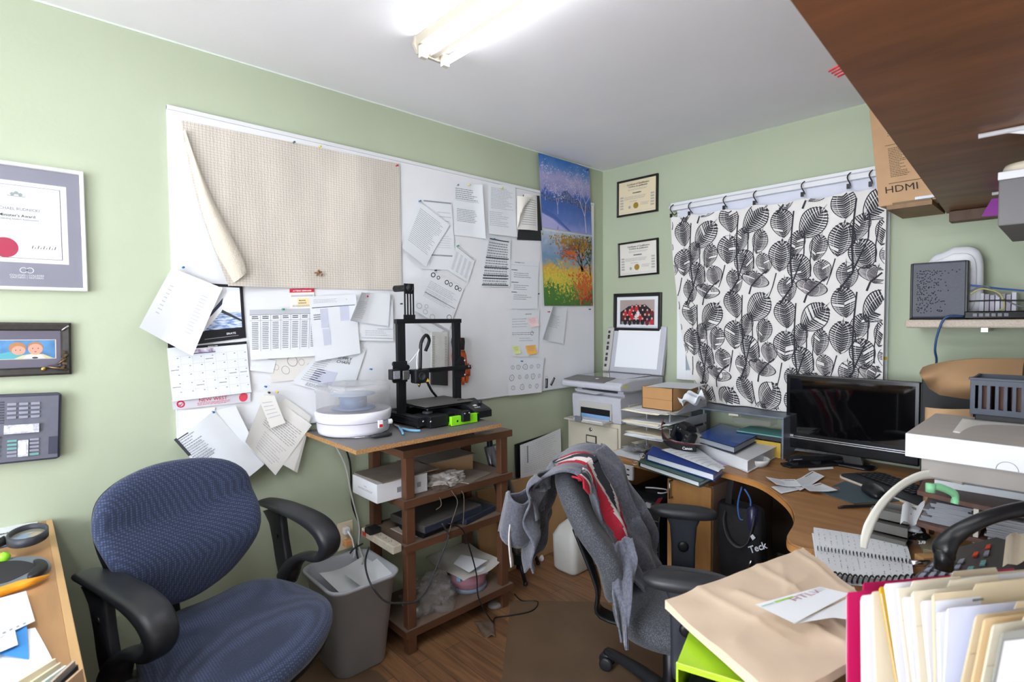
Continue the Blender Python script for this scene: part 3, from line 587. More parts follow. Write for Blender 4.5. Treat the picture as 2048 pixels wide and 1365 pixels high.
b.lathe([(.004, 0), (.007, .002), (.007, .006), (.003, .008)], (.075, -.062, .02), M('brass', '#b89a5a', .3, 1), 12); b.lathe([(.004, 0), (.006, .003), (.004, .007)], (.13, -.02, .02), BZ, 10)
for k in range(5): b.cbox((.122+.005*(k % 2), -.01-.012*k, .024), (.012, .007, .008), BZ, k)
b.build('tool_ornament', t)
# wall phone
t = thing('wall_telephone', 'grey speakerphone with rows of label keys hung on the wall', 'telephone', (0.001, -2.99, 1.0))
PH = M('phone_grey', '#62646f', .5, n=(50, .06)); PHD = M('phone_dark', '#3f4150', .5)
F = FL(-3.005, 1.108, -.05)
b = MB(F); b.prism([V((x, y, z)) for x, y, z in ((-.11, -.105, 0), (.105, -.105, 0), (.115, -.1, 0), (.115, .102, 0), (.105, .107, 0), (-.11, .107, 0))], (0, 0, .03), PHD); b.build('body', t, bevel=.004)
b = MB(F); b.box((-.108, -.098, .03), (.108, .1, .037), PH); b.box((.085, -.085, .037), (.108, -.03, .039), PHD)
for k in range(9): b.box((-.075, .02+k*.008, .0371), (-.018, .0235+k*.008, .0385), PHD)
b.build('faceplate', t, bevel=.002)
KG = M('key_grey', '#8b8d9a', .45)
for r in range(4):
    for c in range(3):
        MB(F).box((-.012+c*.027, .082-r*.0135-.008, .037), (.009+c*.027, .082-r*.0135, .041), KG).build('label_key', t, bevel=.001)
for r in range(5):
    for c, x in ((0, -.010), (1, .041)):
        MB(F).box((x, -.038-r*.0115, .037), (x+.022, -.031-r*.0115, .0405), M('key_teal', '#6f9c9a', .45) if (c, r) in ((0, 0), (0, 1), (0, 2), (1, 4)) else KG).build('function_key', t, bevel=.001)
    MB(F).box((-.05, -.025-r*.014, .037), (-.026, -.017-r*.014, .041), RED if r == 0 else KG).build('line_key', t, bevel=.001)
MB(F).box((-.018, -.012, .037), (.062, .015, .045), M('wrap_film', '#c7c9d2', .25, n=(120, .4))).box((-.004, -.006, .0452), (.048, .009, .0458), M('lcd_paper', '#e9eae4', .4)).build('display', t, bevel=.003)
MB(F).box((.014, -.085, .037), (.038, -.034, .042), M('wrap_film', '#c7c9d2')).box((.018, -.078, .0422), (.033, -.04, .0428), M('lcd_paper', '#e9eae4')).build('index_card', t, bevel=.002)
# orange work glove hanging behind the printer
GO = M('glove_orange', '#c4562a', .85, n=(90, .2)); t = thing('work_glove', 'orange work glove with black cuff hanging on the board', 'glove', at(925, 770, x=X))
GX = X+.006; g = lambda px, py, o=0: at(px, py, x=GX+o)
b = MB(); c = [g(908, 700, .02), g(918, 700, .022), g(928, 706, .022)]
def ring_surface(b, rows, m, depth=.02):
    N = 16; vs = []
    for (x0, x1, y, d) in rows:
        p0, p1 = at(x0, y, x=GX+.025), at(x1, y, x=GX+.025); ct = (p0+p1)/2; r = (p1-p0).length/2
        vs += [ct+V((math.sin(2*PI*k/N)*d, 0, 0))+(p1-p0).normalized()*math.cos(2*PI*k/N)*r for k in range(N)]
    n = len(rows); b.add(vs, [(i*N+k, i*N+(k+1) % N, (i+1)*N+(k+1) % N, (i+1)*N+k) for i in range(n-1) for k in range(N)]+[tuple(range(N)), tuple((n-1)*N+k for k in range(N))], m, True)
b = MB(); ring_surface(b, [(905, 929, 701, .018), (903, 932, 712, .02), (905, 934, 730, .022), (907, 937, 745, .02), (908, 938, 752, .016)], GO)
for (x0, y0, x1, y1) in ((910, 748, 912, 771), (917, 750, 919, 773), (925, 750, 926, 770), (933, 745, 933, 766), (934, 728, 938, 752)):
    b.tube([g(x0, y0, .02), g((x0+x1)/2+1, (y0+y1)/2, .026), g(x1, y1, .022)], [.011, .0105, .007], GO, 8)
b.build('glove_body', t)
b = MB(); ring_surface(b, [(904, 928, 676, .02), (903, 929, 684, .021), (905, 928, 700, .019)], M('cuff_black', '#2a2829', .85)); b.box(tuple(g(914, 683, .045)), tuple(g(922, 677, .047)), GO); b.build('cuff', t)
# beige vented box standing behind the printer
t = thing('vented_panel', 'beige metal casing with two columns of slots hanging behind the 3D printer', 'panel', at(880, 770, x=X))
q = wq([(863, 664), (896, 665), (896, 740), (863, 740)], X+.012); b = MB(); b.prism(q, (-.010, 0, 0), M('casing_beige', '#d0d0ca', .5, n=(30, .08))); b.build('casing', t, bevel=.002)
s = Sheet(wq([(863, 664), (896, 665), (896, 740), (863, 740)], X+.0125), M('casing_beige', '#d0d0ca'), None, 1, 1)
s.mb = MB(); s.mb.cur = INK
for k in range(20):
    for a in (.06, .80): s.rect(a, .12+k*.042, a+.13, .135+k*.042, M('slot_grey', '#7a7a78', .7), 1, .0006)
s.build('vent_slots', t, kind='stuff')
b = MB(); b.prism(wq([(863, 740), (896, 740), (896, 772), (863, 770)], X+.014), (-.012, 0, 0), M('casing_black', '#2b2b2d', .5)); b.build('lower_cover', t, bevel=.002)
# wall outlet
t = thing('wall_outlet', 'cream duplex outlet low on the left wall with plugs in it', 'outlet', (0, -1.92, .393))
OC = M('outlet_cream', '#dcd0b4', .45)
MB().box((0, -1.957, .395), (.006, -1.883, .523), OC).build('cover_plate', t, bevel=.003)
b = MB(); b.lathe([(.017, 0), (.017, .003), (0, .0031)], (.006, -1.92, .487), OC, 20, 'x'); b.lathe([(.017, 0), (.017, .003), (0, .0031)], (.006, -1.92, .432), OC, 20, 'x'); b.build('socket', t)
MB().box((.009, -1.936, .474), (.034, -1.91, .5), WHITE).tube([(.034, -1.922, .487), (.06, -1.915, .46), (.062, -1.905, .40), (.04, -1.9, .36)], .004, WHITE, 8).build('power_plug', None, bevel=.003, **T('white plug in the upper socket of the wall outlet', 'plug'))
MB().box((.009, -1.938, .418), (.042, -1.902, .446), M('plug_orange', '#d99a63', .5)).build('power_plug', None, bevel=.004, **T('orange plug in the lower socket of the wall outlet', 'plug'))
# ------------------------------------------------------------------ back wall
def cert(seal):
    def f(s):
        s.rect(.0, .0, 1, 1, M('cert_cream' if seal == 0 else 'cert_white', '#dccfae' if seal == 0 else '#d9d6cc', .6), 1, .0005)
        s.text('Certificate of Qualification', .52, .13, .011, INK, bold=.01); s.text('Certificat de qualification', .52, .2, .010, INK, bold=.01); s.lines(.25, .25, .8, .31, 2, GREY, .3, 3)
        s.lines(.38, .36, .62, .42, 1, INK, .6, 4); s.lines(.15, .47, .85, .58, 4, GREY, .3, 5); s.lines(.3, .62, .55, .64, 1, GREY, .6, 6)
        for k in range(5):
            for a in (.04, .86): s.rect(a, .45+k*.085, a+.09, .5+k*.085, M('fine_print', '#a7a8a0', .7), 1, .0008)
        s.disc(.47, .77, .07, M('seal_gold', '#b39640', .35, .4), .001, 26); s.disc(.3, .8, .035, M('fine_print', '#a7a8a0'), .001, 16); s.lines(.6, .7, .85, .8, 3, GREY, .3, 7); s.rect(.02, .94, .98, .95, PALE, 1, .0008)
    return f
FK = M('frame_black', '#1b1a1a', .35)
frame('framed_certificate', 'topmost of the three black frames, a cream certificate with gold seal', 'framed certificate', FB(.281, 2.229, -.01), .308, .236, .013, FK, .02, draw=cert(0), glass=PG)
frame('framed_certificate', 'middle black frame with a paler certificate and bronze seal', 'framed certificate', FB(.288, 1.827, .015), .303, .228, .012, FK, .02, draw=cert(1), glass=PG)
def group_photo(s):
    s.rect(.08, .1, .92, .9, M('photo_wall', '#a99a96', .6), 1, .0006); R = random.Random(5)
    s.poly([(.09, .9), (.09, .5), (.3, .3), (.7, .25), (.91, .5), (.91, .9)], M('photo_dark', '#2a2730', .7), .0008); s.rect(.12, .8, .88, .9, M('photo_floor', '#8f7f7a'), 1, .0009)
    cl = [RED, M('dress_black', '#1e1c22', .7), M('dress_wine', '#6b1f2c', .7), M('suit_navy', '#242b44', .7), M('shirt_white', '#d8d5d6', .7)]
    for r in range(4):
        for k in range(7+r % 2):
            a = .17+k*.105+(.05 if r % 2 else 0)+R.uniform(-.012, .012); b = .3+r*.14+R.uniform(-.02, .02)
            if a > .88 or (r == 0 and not .3 < a < .75): continue
            s.disc(a, b+.1, .045, cl[R.randrange(5 if r < 3 else 3)], .001+.0002*r, 10, .1); s.disc(a, b-.015, .024, HR if R.random() < .4 else INK, .0011+.0002*r, 9, .038); s.disc(a, b, .02, SK, .0012+.0002*r, 9, .032)
frame('framed_photo', 'lowest black frame with a crowded group photograph', 'framed photo', FB(.28, 1.477, -.012), .362, .25, .024, FK, .02, draw=group_photo, glass=PG)
# curtain rail with rings
t = thing('curtain_rail', 'white metal curtain rail over the window', 'curtain rail', (1.12, -.05, 2.1)); RW = M('rail_white', '#dcdde0', .35)
b = MB(); b.box((.56, -.075, 2.082), (1.66, -.03, 2.128), RW); b.box((.56, -.079, 2.106), (1.66, -.075, 2.112), M('rail_line', '#b9bbc0', .4)); b.build('rail', t, bevel=.008)
b = MB(); b.tube([(.54, -.052, 2.105), (.562, -.052, 2.105)], .014, RW, 12); b.build('end_cap', t)
for xx in (.6, 1.62): MB().box((xx-.01, -.05, 2.07), (xx+.01, -.001, 2.12), RW).build('bracket', t)
MB().box((.60, -.048, 2.0), (1.65, -.042, 2.083), M('blind_fabric', '#d3d6e2', .7)).build('roller_blind', None, **T('narrow pale strip of rolled blind under the curtain rail', 'blind'))
YC = -.085
CUR = M('curtain_white', '#dfdcd8', .9, bump=(200, .1)); LEAF = M('leaf_print', '#34333a', .9)
tl, tr = at(1344, 434, y=YC), at(1757, 376, y=YC); trz = 2.035
bl, brr = at(1410, 803, y=YC), at(1760, 850, y=YC)
zt0, zt1 = tl.z, tr.z; zb0, zb1 = bl.z, at(1640, 833, y=YC).z
def cx0(t): return tl.x+(bl.x-tl.x)*(t**2.2)*.9+.02*math.sin(t*6)*t
hooks = [at(q, 400, y=YC).x for q in (1344, 1380, 1450, 1510, 1606, 1698, 1742)]
def CP(s_, t_, e=0):
    x = cx0(t_)*(1-s_)+(1.655+0*t_)*s_
    zt = zt0+(zt1-zt0)*s_; sag = -.014*min(1, max(0, min(abs(x-h) for h in hooks)/.08))
    z = (zt+sag)*(1-t_)+(zb0*(1-s_)+zb1*s_)*t_
    amp = .010+.022*t_*max(0, 1-s_*2.2)
    y = YC+amp*math.sin(s_*21+t_*1.2)+.006*math.sin(s_*47)*(1-s_)+.03*math.exp(-((s_-.13)/.05)**2)*t_-.012
    return V((x, y-e, z))
mb = MB(); mb.grid(CP, 120, 40, CUR)
def leaf(cx_, cy_, L, W, ang, R):
    """cx,cy in metres on the cloth (x right, y down)"""
    CW, CH = 1.10, 1.06; ca, sa = math.cos(ang), math.sin(ang)
    def Q(u, v):   # u along the leaf -1..1, v across -1..1
        x, y = v*W, u*L; a, b = (cx_+x*ca-y*sa)/CW, (cy_+x*sa+y*ca)/CH
        return None if not (0 <= a <= 1 and 0 <= b <= 1) else CP(a, b, .0016)
    hw = lambda u: max(0, math.cos(PI*u/2))**.62*(1-.18*u)
    def F(pts):
        q = [Q(u, v) for u, v in pts]
        if None not in q: mb.add(q, [tuple(range(len(q)))], LEAF)
    n = 15
    for k in range(n):
        u0 = -1+2*k/n; du = 2/n; f = R.uniform(.7, .93)
        for sd in (-1, 1):
            if R.random() < .04: continue
            u1 = u0+du*f; lift = -.24*1; h0, h1 = hw(min(1, max(-1, u0+lift))), hw(min(1, max(-1, u1+lift)))
            g0 = R.uniform(.0, .12)
            a0_, a1_ = u0, u1
            for i in range(2):
                p0, p1 = i/2, (i+1)/2; th = (1, .8, .35)
                F([(a0_+lift*p0, sd*(g0*0+h0*p0+.03)), (a0_+du*f*th[i]+lift*p0, sd*(h1*p0+.03)), (a0_+du*f*th[i+1]+lift*p1, sd*h1*p1), (a0_+lift*p1, sd*h0*p1)])
    for k in range(16):   # rim
        u0, u1 = -1+k/8, -1+(k+1)/8
        for sd in (-1, 1): F([(u0, sd*hw(u0)), (u1, sd*hw(u1)), (u1, sd*(hw(u1)-.075)), (u0, sd*(hw(u0)-.075))])
    for k in range(8): F([(-1+k/4, -.025), (-1+(k+1)/4, -.02), (-1+(k+1)/4, .02), (-1+k/4, .025)])
def stemline(pts, w0, w1):
    CW, CH = 1.10, 1.06; n = len(pts)-1
    for i in range(n):
        (x0, y0), (x1, y1) = pts[i], pts[i+1]; m_ = 4
        for j in range(m_):
            ax, ay = x0+(x1-x0)*j/m_, y0+(y1-y0)*j/m_; bx_, by_ = x0+(x1-x0)*(j+1)/m_, y0+(y1-y0)*(j+1)/m_; L = math.hypot(bx_-ax, by_-ay) or 1
            nx, ny = -(by_-ay)/L, (bx_-ax)/L; wa = w0+(w1-w0)*(i+j/m_)/n; wb = w0+(w1-w0)*(i+(j+1)/m_)/n
            q = [((ax+nx*wa), (ay+ny*wa)), ((ax-nx*wa), (ay-ny*wa)), ((bx_-nx*wb), (by_-ny*wb)), ((bx_+nx*wb), (by_+ny*wb))]
            if all(0 < a < CW and 0 < b < CH for a, b in q): mb.add([CP(a/CW, b/CH, .0013) for a, b in q], [(0, 1, 2, 3)], LEAF)
R = random.Random(11)
UNIT = [(.055, .05, .062, .042, -.15), (.12, .165, .055, .032, .35), (.045, .215, .066, .046, .12), (.135, .29, .062, .045, -.3), (.20, .07, .075, .05, .75), (.225, .19, .055, .034, .28), (.19, .385, .035, .062, .25), (.07, .385, .052, .036, -.1), (.245, .30, .045, .034, -.1)]
PXU, PYU = .285, .46
for i in range(-1, 5):
    for j in range(-1, 3):
        ox, oy = i*PXU+.02, j*PYU+(.0 if i % 2 else .05)
        for a, b, L_, W_, an in UNIT: leaf(ox+a, oy+b, L_*1.2, W_*1.3, an+R.uniform(-.08, .08), R)
        stemline([(ox+.03, oy+.46), (ox+.095, oy+.37), (ox+.09, oy+.25), (ox+.098, oy+.12), (ox+.11, oy)], .005, .0035)
        stemline([(ox+.095, oy+.36), (ox+.155, oy+.22), (ox+.16, oy+.11)], .004, .0025); stemline([(ox+.15, oy+.46), (ox+.165, oy+.42), (ox+.23, oy+.36), (ox+.27, oy+.33)], .005, .003)
        stemline([(ox+.185, oy+.33), (ox+.185, oy+.25), (ox+.20, oy+.14)], .0035, .002); stemline([(ox+.02, oy+.30), (ox+.0, oy+.37), (ox-.02, oy+.42)], .003, .002)
mb.build('curtain', **T('white curtain printed with black striped leaves, clipped to the rail', 'curtain'))
for k, (px, py) in enumerate(((1344, 419), (1380, 414), (1449.5, 402), (1510, 392), (1606, 374), (1698, 357), (1742, 352))):
    p = at(px, py, y=-.085); b = MB(); n = 20
    b.tube([(p.x+.004*math.sin(i*.9), -.062+.036*math.sin(2*PI*i/n+1), p.z+.030*math.cos(2*PI*i/n+1)) for i in range(n)], .0028, M('ring_black', '#1a1a1c', .35), 6)
    r_ = b.build('curtain_ring', **T(['black clip ring at the left end of the rail', 'black clip ring, second from the left end of the rail', 'black clip ring, third from the left end', 'black clip ring at the middle of the rail', 'black clip ring, third from the right end', 'black clip ring, large, second from the right end', 'black clip ring next to the cardboard box'][k], 'curtain ring', 'clip rings on the curtain rail'))
    MB().box((p.x-.006, -.1, p.z-.05), (p.x+.006, -.088, p.z-.028), BLACK).build('clip', r_)
# lower wall shelf with network gear
t = thing('wall_shelf', 'speckled beige wall shelf holding the network equipment', 'shelf', (2.15, -.15, 1.37))
SB = M('shelf_beige', '#bfb09f', .5, n=(160, .18)); zt = at(1813, 640, y=-.27).z
b = MB(); b.box((1.765, -.27, zt-.034), (XW-.002, -.002, zt), SB); b.build('board', t, bevel=.007)
for xx in (2.0, 2.45): MB().box((xx, -.2, zt-.05), (xx+.02, -.002, zt-.034), CHROME).build('bracket', t)
ZS = zt
b = MB(); t = thing('network_router', 'black upright router with a perforated side panel', 'router', (1.875, -.2, ZS)); RB = M('router_grey', '#474a54', .5, n=(90, .1))
b.box((1.775, -.245, ZS), (1.962, -.195, ZS+.006), BLACK); b.build('foot', t, bevel=.003)
MB().box((1.776, -.235, ZS+.006), (1.960, -.195, ZS+.236), RB).build('case', t, bevel=.008)
MB().box((1.775, -.237, ZS+.005), (1.785, -.193, ZS+.234), BLACK).build('edge_band', t, bevel=.003); MB().box((1.951, -.237, ZS+.005), (1.962, -.193, ZS+.234), BLACK).build('edge_band', t, bevel=.003)
b = MB(); R = random.Random(2)
for k in range(360):
    u, v = (k % 24)/24+R.uniform(-.02, .02), (k//24)/15+R.uniform(-.03, .03)
    if R.random() < u*1.25-(.5 if v > .86 else 0): continue
    b.lathe([(.0022, 0), (0, -.0004)], (1.80+u*.14, -.2352, ZS+.03+v*.18), BLACK, 6, 'y')
b.build('vent_holes', t)
t = thing('white_modem', 'white rounded modem box standing behind the black router', 'modem', (1.92, -.1, ZS))
b = MB(); ol = [V((1.90+.095*math.copysign(abs(math.cos(a))**.5, math.cos(a)), -.1, ZS+.15+.155*math.copysign(abs(math.sin(a))**.5, math.sin(a))-.02*(math.cos(a) < 0)*(math.sin(a) > 0))) for a in [2*PI*k/32 for k in range(32)]]
ol = [V((p.x, p.y, max(p.z, ZS+.001))) for p in ol]; b.pad(ol, (0, -1, 0), .05, WHITE, .3); b.build('case', t)
b = MB(); b.pad([V((1.90+(p.x-1.9)*.8, -.132, ZS+.15+(p.z-ZS-.15)*.8)) for p in ol], (0, -1, 0), .012, M('modem_face', '#f0f0f2', .3), .3); b.build('faceplate', t)
t = thing('network_switch', 'black flat network box lying on the wall shelf', 'network switch', (2.05, -.2, ZS))
b = MB(); b.cbox((2.045, -.19, ZS+.017), (.20, .13, .03), M('gloss_black', '#0f1012', .15), .15); b.build('case', t, bevel=.004)
b = MB(Matrix.Translation((2.045, -.19, ZS+.017)) @ Matrix.Rotation(.15, 4, 'Z'))
for k in range(6): b.box((-.075+k*.018, -.067, -.006), (-.063+k*.018, -.0652, .006), M('port_grey', '#6f7078', .4))
b.build('ports', t)
for k in range(7):
    MB().box((1.985+k*.016, -.12, ZS), (1.985+k*.016+.013, -.02, ZS+.105-.004*(k % 3)), M(['case_white', 'case_grey', 'case_lilac'][k % 3], ['#d6d4dc', '#b5b2ba', '#c3bccb'][k % 3], .6)).build('disc_case', **T('thin pale disc case standing in a row behind the network box', 'disc case', 'disc cases on the wall shelf'))
def cable(name, pts, r, m, label, cat='cable', seg=8, sub=5, **k):
    P_ = [V(p) for p in pts]; out = []
    for i in range(len(P_)-1):
        a, b, c, d = P_[max(i-1, 0)], P_[i], P_[i+1], P_[min(i+2, len(P_)-1)]
        for j in range(sub):
            f = j/sub; out.append(.5*((2*b)+(c-a)*f+(2*a-5*b+4*c-d)*f*f+(3*b-a-3*c+d)*f**3))
    out.append(P_[-1]); b = MB(); b.tube(out, r, m, seg); return b.build(name, **T(label, cat))
BLUE = M('cable_blue', '#34557f', .5); YELC = M('cable_yellow', '#b5ad72', .5); GRC = M('cable_grey', '#6f7173', .5)
cable('network_cable', [(1.95, -.245, ZS+.012), (1.90, -.285, ZS+.008), at(1875, 670, y=-.28), at(1870, 700, y=-.26), at(1873, 722, y=-.2), at(1866, 750, y=-.15), at(1845, 775, y=-.12), at(1842, 830, y=-.1)], .0042, BLUE, 'blue cable dropping from the wall shelf to the desk')
cable('network_cable', [(1.965, -.21, ZS+.135), (2.0, -.20, ZS+.13), (2.06, -.16, ZS+.118), (2.2, -.12, ZS+.10), (2.4, -.1, ZS+.09)], .0035, M('cable_bright', '#3c62a8', .5), 'bright blue cable running right from the router')
cable('network_cable', [(1.965, -.21, ZS+.10), (2.0, -.21, ZS+.12), (2.05, -.2, ZS+.10), (2.065, -.19, ZS+.05), (2.05, -.185, ZS+.034)], .003, YELC, 'yellow cable looping from the router to the network box')
cable('network_cable', [(1.965, -.21, ZS+.112), (2.01, -.2, ZS+.13), (2.06, -.19, ZS+.08), (2.12, -.18, ZS+.045), (2.2, -.17, ZS+.04)], .003, GRC, 'grey cable looping above the network box')
cable('power_cable', [(1.963, -.215, ZS+.072), (2.0, -.215, ZS+.073), (2.08, -.2, ZS+.072), (2.3, -.18, ZS+.06)], .003, BLACK, 'black cable with silver plug running right from the router')
# small upper shelf, boxes and the big brown shelf
WD = M('veneer_brown', '#80502f', .42, n=(3, .35), stretch=(1, 5, 1), bump=(20, .02)); PK = M('plank_umber', '#6b5244', .6, n=(6, .3), stretch=(3, 1, 1)); OAK = M('plank_tan', '#8a6a4a', .6, n=(5, .25), stretch=(3, 1, 1))
ZB = 1.881; a, b_ = at(1893, 427, z=ZB), at(1580, 0, z=ZB); dr = (b_-a).normalized(); e = a+dr*3.4
mb = MB(); mb.prism([V((a.x, -.002, ZB)), V((e.x, e.y, ZB)), V((XW-.002, e.y, ZB)), V((XW-.002, -.002, ZB))], (0, 0, .019), WD); mb.build('upper_shelf', **T('wide dark brown shelf board running overhead along the right wall', 'shelf'))
MB().box((1.70, -.30, 1.881), (1.852, -.002, 1.8995), OAK).build('shelf_board', **T('short tan shelf board under the cardboard box by the window', 'shelf'))
mb = MB(); mb.box((1.873, -.055, 1.775), (2.3, -.002, 1.79), PK); q = [at(1905, 427, y=-.055), at(1920, 452, y=-.02)]
mb = MB(); mb.box((1.875, -.07, 1.835), (2.45, -.002, 1.879), PK); mb.build('shelf_cleat', bevel=.002, **T('dusty brown wooden cleat under the wide shelf on the back wall', 'shelf cleat'))
t = thing('cardboard_box', 'flat brown cardboard carton with printed specifications leaning on the small shelf', 'box', (1.8, -.25, 1.902)); KB = M('kraft_card', '#b99570', .75, n=(20, .06))
yq = -.27; tl_, bl_, br_ = at(1722, 190, y=yq), at(1757, 405, y=yq), at(1880, 377, y=yq)
tl_ = V((1.60, -.2, H-.02)); bl_ = V((1.668, -.28, 1.902)); br_ = bl_+V((.62, -.02, 0)); tr_ = tl_+V((.62, -.02, 0))
mb = MB(); mb.prism([tl_, bl_, br_, tr_], (0.01, .11, 0), KB); mb.build('carton', t, bevel=.002)
s = Sheet([tl_, tr_, br_, bl_], KB, None, 1, 1); s.mb = MB(); s.n = -s.n if s.n.y > 0 else s.n
PI_ = M('print_brown', '#4b3c30', .8)
s.text('HDMI', .135, .90, .030, M('print_black', '#2a2420', .7), bold=0, sx=1.1); s.lines(.28, .84, .62, .9, 6, PI_, .25, 4, .2); s.rect(.07, .82, .9, .825, PI_, 3); s.rect(.07, .50, .9, .504, PI_, 3)
s.lines(.085, .53, .2, .78, 18, PI_, .35, 5, .5); s.lines(.24, .53, .36, .68, 11, PI_, .35, 6, .5); s.rect(.08, .3, .9, .303, PI_, 2); s.lines(.09, .36, .3, .44, 4, PI_, .2, 7); s.rect(.10, .12, .22, .38, M('swatch_grey', '#77757a', .7), 1)
s.build('print', t)
MB().box((1.72, -.30, 1.9), (1.85, -.282, 1.907), M('box_base', '#7b674f', .8)).build('card_strip', **T('thin cardboard strip under the printed carton', 'card strip'))
m_ = MB(); m_.box((1.795, -.298, 1.9075), (1.86, -.284, 1.92), M('gadget_white', '#c9d0da', .4)); m_.build('white_gadget', bevel=.002, **T('white remote with a black window lying beside the carton on the small shelf', 'remote'))
t = thing('shelf_bracket', 'nearer white metal bracket under the wide brown shelf', 'bracket', (2.3, -.9, 1.7))
def bracket(p, t):
    b = MB(); b.tube([p, V((XW-.002, p.y, p.z))], .006, WHITE, 8); b.build('arm', t)
    b = MB(); b.prism([V((p.x+.05, p.y, p.z-.004)), V((XW-.002, p.y, p.z-.004)), V((XW-.002, p.y, p.z-.17))], (0, .004, 0), WHITE); b.build('web', t)
bracket(at(1957, 273, z=1.873), t)
t = thing('shelf_bracket', 'farther white metal bracket under the wide brown shelf', 'bracket', (2.3, -.3, 1.7)); bracket(at(1984, 388, z=1.873), t)
t = thing('wall_cabinet', 'grey boxy cabinet with a white top fixed under the brown shelf', 'cabinet', (2.4, -1.6, 1.6))
p = at(1998, 345, d=1.35); p2 = at(2003, 452, d=1.35); mb = MB(); mb.box((p.x, p.y, p2.z), (XW-.002, p.y+.42, p.z-.02), M('cabinet_grey', '#6e6c6c', .5)); mb.build('body', t, bevel=.003)
MB().box((p.x-.002, p.y-.002, p.z-.02), (XW-.002, p.y+.42, p.z), WHITE).build('top', t, bevel=.002)
MB().lathe([(.05, 0), (.052, .012), (.048, .02), (0, .021)], (p.x+.055, p.y+.05, p.z), M('cream_plastic', '#ddd2bb', .5), 24).build('round_dish', **T('cream round dish on top of the grey wall cabinet', 'dish'))
q = [at(1963, 433, y=-.35), at(1983, 398, y=-.35), at(2010, 395, y=-.35), at(2014, 430, y=-.35)]
mb = MB(); mb.prism(q, (0, .003, 0), M('purple_sheet', '#8f1a96', .5)); mb.build('purple_card', **T('purple plastic card hanging under the wide shelf', 'card'))
for k in range(4):
    p = at(1677+k*4, 132+k*5, z=1.906); p1 = at(1658+k*6, 143+k*3.5, z=1.906); MB().tube([p+(p-p1)*1.5, p, p1], .0022, M('marker_red', '#b01c28', .4), 8).build('red_pen', **T('red pen end sticking out over the brown shelf edge', 'pen', 'red pens on the brown shelf'))
# ------------------------------------------------------------------ slim shelf unit with the 3D printer
WN = M('walnut', '#5f3f2d', .45, n=(4, .35), stretch=(1, 1, .25), bump=(40, .03)); DUST = M('walnut_dusty', '#7b685a', .85, n=(5, .15))
SX0, SX1, SY0, SY1 = .006, .345, -1.82, -1.195; LV = [.11, .48, .672, .887]; TK = .033
t = thing('shelf_unit', 'walnut open shelf unit of four shelves on square posts', 'shelf unit', (.175, -1.507, 0))
for z in LV:
    mb = MB(); mb.box((SX0, SY0, z-TK), (SX1, SY1, z-.001), WN); mb.quad((SX0+.002, SY0+.002, z), (SX1-.002, SY0+.002, z), (SX1-.002, SY1-.002, z), (SX0+.002, SY1-.002, z), DUST); mb.build('shelf', t)
for x in (.012, .298):
    for y in (-1.805, -1.265):
        for a, b in ((0, LV[0]-TK), (LV[0], LV[1]-TK), (LV[1], LV[2]-TK), (LV[2], LV[3]-TK)):
            MB().box((x, y, a+.0005), (x+.038, y+.045, b-.0005), WN).build('post', t, bevel=.004)
# particle board worktop
OSB = M('particle_edge', '#b98d5c', .85, n=(160, .35), h2='#8a6238'); LAM = M('laminate_grey', '#6e6a69', .5, n=(4, .12))
ZP = .965
mb = MB(); mb.box((.008, -2.10, ZP-.018), (.483, -1.39, ZP-.0012), OSB); mb.quad((.008, -2.10, ZP-.001), (.483, -2.10, ZP-.001), (.483, -1.39, ZP-.001), (.008, -1.39, ZP-.001), LAM)
mb.build('particle_board', **T('grey-topped particle board panel laid over the shelf unit', 'board'))
MB().box((.03, -1.78, LV[3]+.001), (.27, -1.50, ZP-.0185), M('crate_dark', '#3a322c', .8)).build('wooden_block', **T('dark block propping the particle board above the top shelf', 'block'))
mb = MB(); mb.box((.20, -1.40, LV[3]), (.30, -1.28, LV[3]+.003), M('dusty_metal', '#6a6663', .6)); mb.build('metal_plate', **T('flat dusty metal plate near the right end of the top shelf', 'plate'))
for i in range(4):
    MB().tube([(.21+.02*i, -1.44+.01*i, LV[3]+.004), (.235+.02*i, -1.41, LV[3]+.006), (.25+.015*i, -1.37-.01*i, LV[3]+.004)], .003, DARK, 6).build('hex_key', **T('small dark hex key scattered on the top shelf beside the metal plate', 'hex key', 'hex keys on the top shelf'))
# filament dryer
cx, cy = .168, -1.95; t = thing('filament_dryer', 'round white filament dryer with a clear domed lid', 'dryer', (cx, cy, ZP)); DW = M('dryer_white', '#e3e1ea', .3)
mb = MB(); mb.lathe([(.130, 0), (.143, .006), (.147, .02), (.150, .055), (.153, .058), (.155, .074), (.157, .09), (.153, .096), (.147, .098), (.14, .092), (0, .092)], (cx, cy, ZP), DW, 64); mb.build('base', t)
mb = MB(); mb.lathe([(.1508, .0535), (.1514, .0555)], (cx, cy, ZP), M('seam', '#6d6c78', .6), 64); mb.build('seam', t)
DF = bpy.data.materials.new('dryer_clear'); DF.use_nodes = True; nt = DF.node_tree; nt.nodes.clear(); L = nt.links.new
o_ = nt.nodes.new('ShaderNodeOutputMaterial'); a_ = nt.nodes.new('ShaderNodeBsdfTransparent'); g_ = nt.nodes.new('ShaderNodeBsdfPrincipled'); g_.inputs['Base Color'].default_value = lin('#c9c7c9'); g_.inputs['Roughness'].default_value = .2; x_ = nt.nodes.new('ShaderNodeMixShader')
tcn = nt.nodes.new('ShaderNodeTexNoise'); tcn.inputs['Scale'].default_value = 6; mr = nt.nodes.new('ShaderNodeMapRange'); mr.inputs[3].default_value = .3; mr.inputs[4].default_value = .42; L(tcn.outputs[0], mr.inputs[0]); L(mr.outputs[0], x_.inputs[0]); L(a_.outputs[0], x_.inputs[1]); L(g_.outputs[0], x_.inputs[2]); L(x_.outputs[0], o_.inputs[0])
